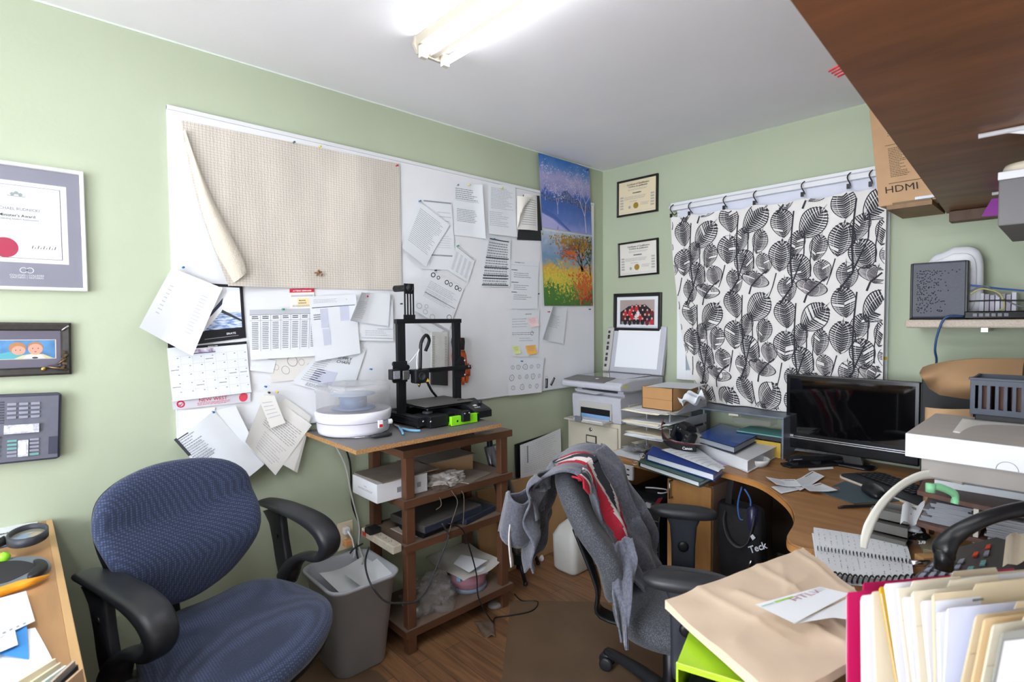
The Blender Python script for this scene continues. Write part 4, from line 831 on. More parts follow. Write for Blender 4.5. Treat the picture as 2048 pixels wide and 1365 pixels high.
mb = MB(); mb.lathe([(.150, .098), (.150, .17), (.153, .176), (.152, .198), (.145, .203), (.11, .206), (.10, .202), (.05, .203), (0, .203)], (cx, cy, ZP), DF, 64); mb.build('clear_lid', t)
sp = thing('filament_spool', 'blue filament spool seen through the clear lid of the dryer', 'spool', (cx, cy, ZP+.1)); SBL = M('spool_blue', '#5f7ea6', .5, n=(80, .1))
MB().lathe([(.088, .1), (.09, .102), (.088, .105), (0, .105)], (cx, cy, ZP), SBL, 48).build('flange', sp); MB().lathe([(.056, .105), (.056, .158)], (cx, cy, ZP), SBL, 48).build('winding', sp); MB().lathe([(0, .158), (.088, .158), (.09, .16), (.088, .163), (0, .163)], (cx, cy, ZP), M('spool_clear', '#8fa3ba', .4), 48).build('flange', sp)
F = Matrix.Translation((cx, cy, ZP)) @ Matrix.Rotation(-.02, 4, 'Z')
mb = MB(F); mb.box((.148, .032, .030), (.156, .054, .062), WHITE); mb.build('switch_plate', t, bevel=.002); mb = MB(F); mb.box((.154, .036, .034), (.159, .050, .046), M('switch_red', '#c02820', .4)); mb.build('power_switch', t, bevel=.001)
mb = MB(F); mb.lathe([(.011, 0), (.011, .016), (.008, .018), (0, .018)], (.12, .095, .045), WHITE, 16, 'y'); mb.build('dial', t)
# 3D printer
BK = M('alu_black', '#1b1d22', .38, .3); BK2 = M('steel_black', '#141519', .45); t = thing('printer_3d', 'black open-frame 3D printer on the particle board', '3D printer', (.2, -1.56, ZP)); SC = M('screw', '#b9bbc2', .3, 1)
def extr(name, lo, hi, ax, par=None, groove=True):
    """slotted aluminium bar between two corners, long axis ax"""
    mb = MB(); mb.box(lo, hi, BK); d = [hi[i]-lo[i] for i in range(3)]
    if groove:
        for i in range(3):
            if i == ax: continue
            j = 3-ax-i; nsl = 2 if d[j] > .03 else 1
            for s_ in (0, 1):
                for k in range(nsl):
                    c = lo[j]+d[j]*(k+.5)/nsl; a_ = list(lo); b_ = list(hi); a_[j] = c-.003; b_[j] = c+.003
                    if s_: a_[i] = hi[i]-.0005; b_[i] = hi[i]+.0004
                    else: a_[i] = lo[i]-.0004; b_[i] = lo[i]+.0005
                    a_[ax] += .002; b_[ax] -= .002; mb.box(a_, b_, M('slot_dark', '#060608', .7))
    return mb.build(name, par or t, bevel=.0015)
z0 = ZP+.012; GXx = .165; yl, yr = -1.735, -1.385
extr('base_beam', (.02, yl-.005, z0), (.335, yl+.035, z0+.036), 0); extr('base_beam', (.02, yr-.03, z0), (.335, yr+.01, z0+.036), 0)
extr('cross_beam', (.30, yl+.035, z0), (.34, yr-.03, z0+.036), 1); extr('cross_beam', (.02, yl+.035, z0), (.06, yr-.03, z0+.036), 1)
for x, y in ((.03, yl+.01), (.32, yl+.01), (.03, yr-.012), (.32, yr-.012)): MB().lathe([(.012, 0), (.012, .012), (0, .012)], (x, y, ZP+.0005), BK2, 14).build('foot', t)
MB().box((.235, yl+.04, z0-.008), (.365, -1.60, z0+.038), BK2).build('electronics_case', t, bevel=.002)
for y in (yl+.012, yl+.03): MB().lathe([(.005, 0), (.005, .003), (0, .004)], (.336 if y < yl+.02 else .366, y+.01, z0+.02), SC, 10, 'x').build('screw', t)
extr('upright', (GXx-.01, yl, z0+.036), (GXx+.01, yl+.04, 1.42), 2); extr('upright', (GXx-.01, yr-.035, z0+.036), (GXx+.01, yr+.005, 1.42), 2)
extr('top_beam', (GXx-.012, yl-.005, 1.42), (GXx+.012, yr+.01, 1.44), 1)
# spool holder
hy = -1.665; mb = MB(); mb.box((GXx-.004, hy-.03, 1.44), (GXx+.001, hy+.03, 1.46), BK2)
for k in range(4): mb.box((GXx-.004, hy-.026+k*.0150, 1.46), (GXx+.001, hy-.020+k*.0150, 1.555), BK2)
mb.box((GXx-.004, hy-.026, 1.555), (GXx+.001, hy+.025, 1.602), BK2); mb.build('spool_holder', t)
mb = MB(); mb.tube([(GXx-.09, hy-.02, 1.582), (GXx+.012, hy-.02+.02, 1.582)], .015, BK2, 20); mb.lathe([(.019, 0), (.019, .006), (.012, .006), (.011, .002), (0, .002)], (GXx+.006, hy-.0, 1.582), BK2, 24, 'x'); mb.build('spool_arm', t)
# X beam with carriage
zx = at(850, 742, x=GXx+.03).z; extr('x_beam', (GXx+.014, yl-.005, zx-.010), (GXx+.034, yr+.05, zx+.010), 1)
mb = MB(); mb.box((GXx+.011, yl-.03, zx-.045), (GXx+.015, yl+.045, zx+.05), BK2); mb.build('carriage_plate', t, bevel=.006)
mb = MB(); mb.prism([V((GXx+.011, y, z)) for y, z in ((yr-.045, zx-.045), (yr+.02, zx-.05), (yr+.03, zx-.01), (yr+.02, zx+.05), (yr+.0, zx+.055), (yr-.04, zx+.02))], (.004, 0, 0), BK2); mb.build('carriage_plate', t)
for y, z in ((yl-.012, zx+.038), (yl-.012, zx-.036), (yl+.052, zx+.02), (yl+.052, zx-.02)): MB().lathe([(.012, -.005), (.012, .005), (.006, .0065), (0, .0065)], (GXx, y, z), BK2, 16, 'x').build('guide_wheel', t)
for y, z in ((yr+.035, zx+.004), (yr+.052, zx+.004), (yr+.01, zx+.035), (yr+.01, zx-.036)): MB().lathe([(.005, 0), (.005, .003), (0, .004)], (GXx+.034, y, z), SC, 8, 'x').build('screw', t)
mb = MB(); mb.box((GXx+.015, yl-.055, zx-.028), (GXx+.05, yl-.013, zx+.018), BK2); mb.box((GXx+.052, yl-.052, zx-.024), (GXx+.058, yl-.018, zx+.012), M('motor_grey', '#85878f', .4, n=(60, .2))); mb.build('stepper_motor', t, bevel=.005)
mb = MB(); mb.box((GXx+.05, yl-.007, zx-.03), (GXx+.062, yl+.027, zx+.01), SC); mb.build('motor_plate', t, bevel=.003)
yc = -1.655
ho = MB().box((GXx+.036, yc-.035, zx-.05), (GXx+.082, yc+.04, zx+.012), BK2).build('print_head', t, bevel=.006)
MB().lathe([(.018, 0), (.018, .003), (.014, .003), (.013, .001), (0, .001)], (GXx+.083, yc-.002, zx-.018), DARK, 20, 'x').build('fan', ho)
MB().prism([V((GXx+.0835, y, z)) for y, z in ((yc+.018, zx-.045), (yc+.038, zx-.045), (yc+.028, zx-.030))], (.001, 0, 0), M('warn_yellow', '#e0b52a', .4)).build('warning_label', ho)
MB().lathe([(.008, 0), (.006, -.012), (.002, -.02)], (GXx+.055, yc, zx-.05), M('brass', '#b89a5a'), 12).build('nozzle', ho)
mb = MB(); mb.tube(smooth([(GXx+.05, yc+.01, zx+.01), (GXx+.05, yc+.012, zx+.06), (GXx+.045, yc+.02, zx+.13), (GXx+.04, yc+.05, zx+.165), (GXx+.03, yc+.075, zx+.14), (GXx+.02, yc+.06, zx+.09)], 5, False), .008, BK2, 8); mb.build('cable_loom', t)
mb = MB(); mb.tube(smooth([(GXx+.055, yc-.01, zx+.01), (GXx+.05, yc-.005, zx+.07), (GXx+.04, yc+.03, zx+.14), (GXx+.02, yc+.045, zx+.12), (GXx+.0, yc-.03, zx+.03), (GXx-.02, yl-.01, zx+.03)], 5, False), .0025, M('ptfe', '#dcdde2', .4), 6); mb.build('bowden_tube', t)
# bed
zb = 1.05; MB().box((.055, -1.668, zb-.004), (.29, -1.40, zb), M('bed_grey', '#5b5957', .55, n=(9, .2))).build('print_bed', t, bevel=.001)
MB().box((.06, -1.66, zb-.014), (.285, -1.408, zb-.009), BK2).build('bed_carriage', t)
for x, y in ((.075, -1.645), (.27, -1.645), (.075, -1.42), (.27, -1.42)):
    mb = MB(); mb.tube([(x, y, zb-.028), (x, y, zb-.004)], .004, SC, 8); mb.lathe([(.004, 0), (.023, .001)]+[(.024, .004), (.024, .010), (.02, .012), (.005, .012)], (x, y, zb-.036), DARK, 18); mb.build('levelling_knob', t)
extr('y_beam', (.0+.012, -1.545, z0+.024), (.375, -1.505, z0+.046), 0)
MB().box((.376, -1.545, z0+.002), (.40, -1.503, z0+.05), BK2).build('belt_tensioner', t, bevel=.003)
for y in (-1.537, -1.512): MB().lathe([(.004, 0), (.004, .003), (0, .0035)], (.401, y, z0+.04), SC, 8, 'x').build('screw', t)
# control box with display
p = at(966, 829, z=ZP+.004); ly = -1.37
mb = MB(); pr = [(.40, ZP+.012), (.40, ZP+.044), (.385, ZP+.052), (.27, ZP+.088), (.255, ZP+.08), (.255, ZP+.012)]; lb_ = -1.485
mb.prism([V((x-.03, ly-.085, z)) for x, z in pr], (0, .105, 0), BK2); lc = mb.build('control_box', t, bevel=.002)
nn = V((.036, 0, .115)).normalized(); px_ = lambda u, v: V((.355-.115*v+.0, ly-.085+.105*u, ZP+.052+.036*v))+nn*.0014
mb = MB(); mb.text('Ender', lambda x, y: px_(.42+x/.105, .12+y/.12), .010, PAPER, bold=.02); mb.quad(px_(.35, .28), px_(.55, .30), px_(.5, .4), px_(.3, .36), PAPER); mb.build('lettering', lc)
MB().lathe([(.010, 0), (.010, .012), (.007, .015), (0, .015)], px_(.8, .42), DARK, 16).build('dial', lc)
mb = MB(); mb.tube(smooth([at(850, 755, x=.18), at(862, 780, x=.1), at(875, 800, x=.05), (.05, -1.5, ZP+.05)], 5, False), .006, BK2, 8); mb.build('cable_loom', t)
# lime drawer under the printer
t2 = thing('lime_tray', 'lime green printed drawer under the front of the 3D printer', 'drawer', (.3, -1.54, ZP)); LG = M('lime_print', '#8be01e', .45)
a, b, c = at(893, 852, z=ZP), at(957, 842, z=ZP), 0; mb = MB(); mb.box((.28, -1.597, ZP+.0005), (.378, -1.462, ZP+.0425-.032), LG); mb.box((.366, -1.597, ZP+.0005), (.384, -1.44, ZP+.042), LG); mb.box((.28, -1.453, ZP+.0005), (.384, -1.44, ZP+.042), LG); mb.box((.28, -1.597, ZP+.0005), (.30, -1.59, ZP+.03), LG); mb.build('tray', t2, bevel=.002)
mb = MB(); mb.disc = None; mb.lathe([(.005, 0), (0, .0003)], (.3845, -1.565, ZP+.02), BLACK, 10, 'x'); mb.build('logo_mark', t2)
# tools
t2 = thing('flush_cutters', 'pair of pale blue handled flush cutters lying open', 'pliers', at(810, 860, z=ZP)); LB = M('grip_blue', '#6fa5c4', .45)
for q in ([(795, 852), (803, 861), (806, 868)], [(799, 856), (818, 861), (841, 862)]):
    P_ = [at(x, y, z=ZP+.007) for x, y in q]; mb = MB(); mb.tube(smooth(P_, 4, False), [.003]*2+[.0055]*6+[.005], LB, 8); mb.build('handle', t2)
P_ = [at(x, y, z=ZP+.006) for x, y in ((798, 855), (790, 851), (787, 849))]; MB().tube(P_, [.006, .005, .002], CHROME, 8).build('jaw', t2)
t2 = thing('screwdriver', 'long thin pick tool with a black ribbed handle at the board front', 'screwdriver', at(760, 872, z=ZP))
P_ = [at(x, y, z=ZP+.009) for x, y in ((783, 868), (776, 869), (750, 873), (741, 874))]; MB().tube(P_, [.006, .0095, .009, .005], DARK, 10).build('handle', t2)
MB().tube([at(741, 874, z=ZP+.007), at(690, 877, z=ZP+.003)], [.0022, .001], CHROME, 6).build('shaft', t2)

# things on the shelves
def boxq(near, left, right, z, h, lo=0):
    a, l, r = (at(*p, z=z) for p in (near, left, right)); return [a, r, l+r-a, l]
t = thing('white_carton', 'white carton with small printed codes on the second shelf, sticking out left', 'box', at(772, 997, z=LV[2]))
q = [V((.288, -1.895, LV[2]+.001)), V((.288, -1.655, LV[2]+.001)), V((.02, -1.655, LV[2]+.001)), V((.02, -1.895, LV[2]+.001))]
mb = MB(); mb.box((.075, -1.915, LV[2]+.001), (.290, -1.665, LV[2]+.082), M('carton_white', '#dfe0e4', .5)); mb.build('carton', t, bevel=.002)
mb = MB()
for x0, x1 in ((-1.82, -1.80), (-1.757, -1.745), (-1.72, -1.70)): mb.box((.2905, x0, LV[2]+.028), (.291, x1, LV[2]+.05), GREY)
mb.build('printed_code', t); s = Sheet([V((.12, -1.9155, LV[2]+.06)), V((.27, -1.9155, LV[2]+.06)), V((.27, -1.9155, LV[2]+.03)), V((.12, -1.9155, LV[2]+.03))], M('carton_white', '#dfe0e4'), None, 1, 1); s.n = V((0, -1, 0)); s.mb = MB(); s.text('STRUK', .5, .3, .006, GREY); s.lines(.05, .6, .95, .9, 2, GREY, .4, 3); s.build('print', t)
DU = M('dusty_card', '#8d8176', .9, n=(12, .15)); TAN = M('tan_card', '#b3906a', .8)
mb = MB(); mb.box((.06, -1.90, LV[2]+.083), (.29, -1.60, LV[2]+.087), DU, R=Matrix.Rotation(.06, 3, 'Z')); mb.build('cardboard_sheet', **T('dusty cardboard sheet lying over the white carton', 'cardboard'))
mb = MB(); mb.box((.02, -1.655, LV[2]+.001), (.16, -1.30, LV[2]+.078), TAN); mb.box((.015, -1.66, LV[2]+.078), (.17, -1.29, LV[2]+.082), DU); mb.build('cardboard_box', **T('long dusty brown carton at the back of the second shelf', 'box'))
mb = MB(); mb.box((.18, -1.50, LV[2]+.001), (.32, -1.30, LV[2]+.006), DU, R=Matrix.Rotation(.3, 3, 'Z')); mb.build('envelope', **T('dusty grey envelope on the right of the second shelf', 'envelope'))
def crumple(name, c, size, m, label, cat, seed=1, n=28, flat=.5, amp=.35, solid=0, fr=3.0):
    mb = MB(); vs = []; c = V(c)
    for j in range(n+1):
        for i in range(n*2):
            th = PI*j/n; ph = 2*PI*i/(n*2); d = V((math.sin(th)*math.cos(ph), math.sin(th)*math.sin(ph), math.cos(th)))
            k = 1+amp*(noise.noise(d*fr*.5+V((seed, 0, 0)))+.6*noise.noise(d*fr*1.6+V((0, seed, 0)))+.3*abs(noise.noise(d*fr*4)))
            p = V((d.x*size[0]*k, d.y*size[1]*k, d.z*size[2]*k)); p.z = max(p.z, -size[2]*flat); vs.append(c+p+V((0, 0, size[2]*flat)))
    N = n*2; mb.add(vs, [(j*N+i, j*N+(i+1) % N, (j+1)*N+(i+1) % N, (j+1)*N+i) for j in range(n) for i in range(N)], m, True)
    return mb.build(name, **T(label, cat))
PL = bpy.data.materials.new('clear_bag'); PL.use_nodes = True; nt = PL.node_tree; nt.nodes.clear(); L = nt.links.new
o_ = nt.nodes.new('ShaderNodeOutputMaterial'); a_ = nt.nodes.new('ShaderNodeBsdfTransparent'); g_ = nt.nodes.new('ShaderNodeBsdfPrincipled'); g_.inputs['Base Color'].default_value = lin('#b5b0ae'); g_.inputs['Roughness'].default_value = .12; g_.inputs['Specular IOR Level'].default_value = 1; x_ = nt.nodes.new('ShaderNodeMixShader'); x_.inputs[0].default_value = .24
L(a_.outputs[0], x_.inputs[1]); L(g_.outputs[0], x_.inputs[2]); L(x_.outputs[0], o_.inputs[0])
crumple('plastic_bag', (.235, -1.535, LV[2]+.002), (.075, .10, .03), M('bag_pale', '#b9b2ac', .25), 'crumpled pale plastic bag in the middle of the second shelf', 'bag', 3, 30, .5, .5)
crumple('plastic_bag', (.235, -1.62, LV[0]+.001), (.085, .12, .08), PL, 'clear crumpled plastic bag on the lowest shelf', 'bag', 9, 36, .55, .5, fr=4)
NB = M('navy_box', '#2d3443', .45, n=(30, .1)); LP = M('laptop_dusty', '#4b4744', .7, n=(10, .15))
F = Matrix.Translation((.22, -1.56, LV[1]+.03)) @ Matrix.Rotation(.12, 4, 'Z')
t = thing('docking_station', 'dusty black flat device with cut-out front edge on the third shelf', 'device', (.22, -1.56, LV[1])); MB(F).box((-.13, -.18, 0), (.11, .18, .035), LP).build('body', t, bevel=.006); MB(F).box((.11, -.178, .001), (.113, .178, .028), NB).build('front_edge', t); MB(F).box((-.1, -.17, -.029), (.09, -.02, 0), BLACK).build('base', t, bevel=.003)
MB(Matrix.Translation((.235, -1.40, LV[1]+.001)) @ Matrix.Rotation(.22, 4, 'Z')).box((-.09, -.11, 0), (.085, .12, .028), NB).build('flat_box', bevel=.004, **T('navy flat box under the black device on the third shelf', 'box'))
s = Sheet([V((.16, -1.78, LV[1]+.03)), V((.32, -1.74, LV[1]+.004)), V((.33, -1.60, LV[1]+.004)), V((.17, -1.58, LV[1]+.02))], M('sock_cream', '#b5aa9d', .95), lambda a, b: .016+.010*math.sin(a*7)*math.sin(b*6), 14, 14)
for k in range(5): s.rect(.0, .06+k*.09, 1, .09+k*.09, M('sock_grey', '#55504c', .95), 14, .002)
s.build('striped_cloth', solid=.003, **T('striped grey and cream cloth by the front left post of the third shelf', 'cloth'))
# power strip on the left end of the third shelf
STR = M('strip_beige', '#c4bba9', .5, n=(40, .12)); a, b = at(733, 1071, z=LV[1]+.02), at(790, 1100, z=LV[1]+.0)
a = V((.09, -1.865, LV[1]+.012)); b = V((.345, -1.855, LV[1]-.0)); d = (b-a).normalized()
t = thing('power_strip', 'dusty beige power strip with a red switch along the left end of the third shelf', 'power strip', a)
R3 = Matrix((d, V((0, 0, 1)).cross(d).normalized(), d.cross(V((0, 0, 1)).cross(d)).normalized())).transposed().to_4x4(); F = Matrix.Translation(a) @ R3
MB(F).box((0, -.022, -.016), ((b-a).length, .022, .018), STR).build('housing', t, bevel=.004); MB(F).box((.012, -.0235, -.010), (.042, -.021, .008), M('switch_red', '#c02820')).build('switch', t)
for k in range(3):
    mb = MB(F)
    for i, (dx, dy) in enumerate(((0, .006), (0, -.006), (.009, 0))): mb.box((.115+k*.042+dx, dy-.002, .0181), (.118+k*.042+dx, dy+.002, .0186), INK)
    mb.build('socket', t)
t2 = thing('power_adapter', 'black power adapter plugged into the power strip', 'adapter', a+d*.06); MB(F).box((.055, -.04, .019), (.105, .018, .045), BLACK).build('body', t2, bevel=.006)
# spools under newspaper
t = thing('filament_spool', 'pink filament spool with white rim on the lowest shelf', 'spool', (.185, -1.38, LV[0])); cc = (.205, -1.375, LV[0]+.001)
MB().lathe([(.092, 0), (.094, .004), (.092, .02), (.09, .02), (0, .02)], cc, M('spool_slate', '#7b8496', .4), 48).build('lower_flange', t); MB().lathe([(.088, .02), (.089, .05), (.088, .088)], cc, M('filament_pink', '#c68fa0', .45, n=(60, .2), stretch=(.1, .1, 6)), 48).build('winding', t); MB().lathe([(.088, .088), (.096, .09), (.096, .1), (.09, .104), (0, .104)], cc, M('spool_white', '#d3d7de', .4), 48).build('upper_flange', t)
for an, l in ((-1.15, 'left'), (.75, 'right')):
    mb = MB(Matrix.Translation(cc) @ Matrix.Rotation(an, 4, 'Z')); mb.box((.088, -.012, .062), (.1, .012, .1), M('tape_blue', '#7ec0dc', .4)); mb.build('blue_clip', t, bevel=.003)
NP_ = M('newsprint', '#c5c0b8', .9, n=(9, .12))
s = Sheet([V((.02, -1.50, LV[0]+.14)), V((.03, -1.24, LV[0]+.15)), V((.32, -1.25, LV[0]+.115)), V((.33, -1.50, LV[0]+.10))], NP_, lambda a, b: .012*math.sin(a*6+1)*math.sin(b*5)+.02*(1-b), 18, 18, flip=True); s.build('newspaper', **T('crumpled grey newsprint over the pink spool', 'newspaper'))
s = Sheet([V((.17, -1.39, LV[0]+.15)), V((.29, -1.32, LV[0]+.135)), V((.31, -1.45, LV[0]+.125)), V((.2, -1.46, LV[0]+.135))], PAPER, None, 2, 2, flip=True); s.build('paper_scrap', **T('bright white triangular slip on the newsprint', 'paper'))
# waste bin
t = thing('waste_bin', 'tall grey plastic waste basket against the left wall', 'waste bin', (.18, -1.985, 0)); BG = M('bin_grey', '#b0b3ba', .42, n=(6, .05))
bx, by = .182, -1.985
mb = MB(); rloft(mb, [(bx, by, .001, .105, .095, .045), (bx, by, .006, .118, .108, .05), (bx, by, .37, .158, .142, .06), (bx, by, .372, .17, .154, .065), (bx, by, .384, .172, .156, .066), (bx, by, .388, .166, .15, .062), (bx, by, .38, .155, .14, .058), (bx, by, .02, .112, .10, .045)], BG, 8, True, True); mb.build('basket', t)
s = Sheet([V((.06, -2.07, .355)), V((.05, -1.86, .36)), V((.275, -1.82, .335)), V((.30, -2.04, .30))], PAPER, lambda a, b: .02*math.sin(a*PI), 6, 6, flip=True); s.build('paper_sheet', **T('crumpled white paper in the grey waste basket', 'paper'))
s = Sheet([V((.16, -2.0, .36)), V((.15, -1.84, .37)), V((.29, -1.84, .35)), V((.31, -1.97, .33))], PAPER, lambda a, b: .012*math.sin(a*4), 6, 6, flip=True); s.build('paper_sheet', **T('second white sheet with a torn edge in the waste basket', 'paper'))
# cables of this corner
cable('power_cable', [(.02, -2.0, ZP-.02), (.03, -1.93, .8), (.03, -1.90, .65), (.04, -1.87, .5), (.05, -1.88, .42), (.09, -1.88, .37), (.12, -1.9, .36)], .0045, M('cable_white', '#b9bab2', .5), 'pale grey cable hanging from the particle board past the outlet')
cable('power_cable', [(.03, -1.96, ZP-.02), (.02, -1.90, .8), (.015, -1.89, .6), (.03, -1.86, .48), (.04, -1.885, .4), (.06, -1.89, .36)], .004, BLACK, 'black cable hanging behind the pale grey one')
cable('power_cable', ats([(726, 1088), (708, 1098), (700, 1108)], x=.18), .004, BLACK, 'short black cable from the power strip into the waste basket')
cable('power_cable', [at(738, 1095, x=.2), at(731, 1120, x=.25), at(733, 1145, x=.34), at(745, 1175, x=.40), at(770, 1203, x=.41), at(800, 1207, x=.42), at(830, 1204, x=.42), at(853, 1180, x=.40), at(875, 1130, x=.38), at(893, 1085, x=.37), at(897, 1070, x=.355), at(884, 1048, x=.35)], .004, M('cable_charcoal', '#35363a', .5), 'dark cable looping from the power strip across the shelf front')
cable('power_cable', [at(885, 1045, x=.3), at(900, 1048, x=.355), at(925, 1060, x=.36), at(940, 1100, x=.37), at(953, 1150, x=.38), at(958, 1200, x=.40), (.42, -1.40, .02), (.38, -1.35, .006), (.42, -1.28, .006), (.46, -1.18, .006), (.42, -1.10, .006), (.36, -1.15, .006), (.345, -1.19, .05)], .0032, BLACK, 'thin black cable dropping from the third shelf and looping over the floor')
for k, q in enumerate(([(893, 965), (905, 985), (915, 1005), (905, 1040), (895, 1075)], [(905, 970), (925, 985), (928, 1010), (926, 1050)], [(868, 985), (880, 998), (882, 1012), (872, 1020)])):
    cable('dusty_cable', [at(x, y, x=.35 if i else .3) for i, (x, y) in enumerate(q)], .0022, M('cable_dusty', '#6b5d52', .9), ['longest dusty thin cable hanging over the second shelf edge', 'middle dusty thin cable hanging over the second shelf edge', 'short curled dusty cable over the second shelf edge'][k])
crumple('dust_tangle', (.30, -1.60, LV[2]+.001), (.03, .04, .008), M('tangle', '#5b4c40', .9), 'tangle of dusty thread at the second shelf edge', 'thread', 5, 12, .5, .6)
# floor bits
MAT = M('chair_mat', '#705a46', .5, n=(5, .15), spec=.3)
mb = MB(); q = [at(1022, 1203, z=0), at(1210, 1206, z=0), V((1.71, -.95, 0)), V((1.71, -2.6, 0)), V((.80, -2.6, 0)), at(1003, 1365, z=0)]
mb.prism([V((p.x, p.y, .0005)) for p in q], (0, 0, .003), MAT); mb.build('chair_mat', **T('brown translucent chair mat under the grey office chair', 'chair mat'))
mb = MB(); q = [at(560, 1345, z=0), at(640, 1318, z=0), at(755, 1345, z=0), at(775, 1365, z=0), V((.6, -2.9, 0)), V((.15, -2.9, 0))]; mb.prism([V((p.x, p.y, .0005)) for p in q], (0, 0, .003), MAT); mb.build('chair_mat', **T('brown chair mat by the waste basket under the blue chair', 'chair mat'))
s = Sheet([at(948, 1245, z=.004), at(985, 1244, z=.004), at(992, 1275, z=.004), at(968, 1274, z=.004)], M('rag_brown', '#6a5a4c', .95, n=(40, .2)), lambda a, b: .004+.008*math.sin(a*7)*math.sin(b*5), 10, 10); s.build('rag', solid=.003, **T('small crumpled brown rag on the wood floor', 'rag'))
MB().lathe([(.035, 0), (.038, .01), (.03, .02), (0, .022)], at(990, 1213, z=0), M('plastic_greyish', '#8e8783', .5), 20).build('grey_disc', **T('grey plastic lid by the cable loop under the shelf unit', 'lid'))
# tripod leaning in the corner
t = thing('camera_tripod', 'silver and black tripod leaning against the left wall behind the shelf unit', 'tripod', at(1050, 1168, z=0)); TS = M('tripod_silver', '#77777a', .35, .7)
top = V((.10, -1.13, .80))
for fx, fy, dx in ((1051, 1168, .0), (1076, 1127, .03), (1037, 1135, -.02)):
    f = at(fx, fy, z=.02); k1 = top+V((0, dx, -.05)); m1 = k1.lerp(f, .55); m2 = k1.lerp(f, .82)
    lg = MB().tube([k1, m1], .019, TS, 10).tube([m1, m2], .015, TS, 10).tube([m2, f], .011, BK2, 10).build('leg', t)
    for m_ in (m1, m2): MB().cbox(m_, (.046, .04, .06), BLACK, .4).build('leg_lock', lg, bevel=.005)
    MB().lathe([(0, -.014), (.012, -.008), (.014, 0), (.01, .01), (0, .013)], f, BLACK, 12).build('foot', lg)
MB().tube([top+V((0, 0, -.08)), top+V((-.01, 0, .06))], .016, BK2, 12).cbox(top+V((0, 0, .02)), (.06, .05, .05), BK2).build('head', t, bevel=.004)
crumple('tissue', at(1083, 1122, z=0), (.012, .016, .02), PAPER, 'small crumpled white tissue beside the tripod foot', 'tissue', 4, 10)
mb = MB(); PLY = M('plywood_pale', '#b48f63', .6, n=(4, .15), stretch=(1, 3, .3)); mb.prism([V((.06, -1.18, .001)), V((.06, -.47, .001)), V((.03, -.47, .50)), V((.03, -1.18, .50))], (.016, 0, .001), PLY); mb.build('plywood_panel', **T('pale plywood panel leaning on the left wall behind the tripod', 'panel'))
t = thing('document_holder', 'black clipboard binder with white drawings standing by the filing cabinet', 'binder', (.03, -.75, .3))
MB().prism([V((.02, -.86, .505)), V((.02, -.46, .505)), V((.012, -.46, .73)), V((.012, -.86, .70))], (-.008, 0, 0), BLACK).build('backing', t)
s = Sheet([V((.022, -.835, .695)), V((.022, -.47, .74)), V((.03, -.47, .5)), V((.03, -.84, .5))], PAPER, lambda a, b: .004+.006*math.sin(a*5), 8, 4); s.lines(.08, .1, .9, .9, 14, PALE, .2, 4); s.rect(.14, .1, .17, .6, GREY); s.build('drawing_sheets', t)
JG = M('jug_white', '#c5c5bf', .5, n=(10, .05)); t = thing('plastic_jug', 'off-white plastic jug on the floor behind the grey office chair', 'jug', (.30, -.72, 0))
mb = MB(); rloft(mb, [(.30, -.66, .001, .07, .10, .03), (.30, -.66, .02, .085, .115, .04), (.30, -.66, .2, .09, .12, .04), (.30, -.66, .25, .07, .09, .04), (.30, -.66, .29, .03, .03, .02)], JG); mb.build('body', t); MB().lathe([(.022, 0), (.022, .025), (0, .026)], (.3, -.66, .29), WHITE, 16).build('cap', t)
# ------------------------------------------------------------------ chairs
def fabric(name, h, h2, sc, b=.25, rough=.85):
    m = M(name, h, rough, bump=(220, .15), sheen=.15); nt = m.node_tree; p = nt.nodes['Principled BSDF']; L = nt.links.new
    tc = nt.nodes.new('ShaderNodeTexCoord'); v = nt.nodes.new('ShaderNodeTexVoronoi'); v.inputs['Scale'].default_value = sc; v.inputs['Randomness'].default_value = b; L(tc.outputs['Object'], v.inputs[0])
    r = nt.nodes.new('ShaderNodeValToRGB'); r.color_ramp.elements[0].color = lin(h2); r.color_ramp.elements[1].color = lin(h); r.color_ramp.elements[0].position = .15; r.color_ramp.elements[1].position = .5
    L(v.outputs['Distance'], r.inputs[0]); L(r.outputs[0], p.inputs['Base Color']); return m
NAVY = fabric('navy_fabric', '#262f48', '#4a587a', 150, .15); GF = fabric('grey_fabric', '#3a3c42', '#606369', 260, 1)
ARM = M('arm_black', '#232428', .42, n=(20, .12)); STEEL = M('strut_black', '#101114', .4)
def star_base(t, c, r=.32, rot=0, gas=.28):
    F = Matrix.Translation((c[0], c[1], 0)) @ Matrix.Rotation(rot, 4, 'Z')
    MB(F).lathe([(.045, .075), (.05, .12), (.03, .13), (.026, .16), (.026, gas), (0, gas)], (0, 0, 0), STEEL, 20).build('gas_column', t)
    for k in range(5):
        G = F @ Matrix.Rotation(2*PI*k/5, 4, 'Z'); mb = MB(G); sweep(mb, [(.02, 0, .10), (r*.5, 0, .095), (r, 0, .075)], (0, 1, 0), [.032, .024, .018], [.022, .018, .012], ARM); lg = mb.build('leg', t)
        mb = MB(G @ Matrix.Translation((r, 0, 0)) @ Matrix.Rotation(.6+k*1.3, 4, 'Z'))
        for y in (-.017, .017): mb.lathe([(.02, -.010), (.027, -.008), (.028, 0), (.027, .008), (.02, .010)], (0, y, .029), ARM, 18, 'y')
        mb.box((-.008, -.008, .02), (.008, .008, .08), STEEL); mb.lathe([(.026, -.012), (.03, .012)], (0, 0, .045), ARM, 14, 'y'); mb.build('caster', lg)
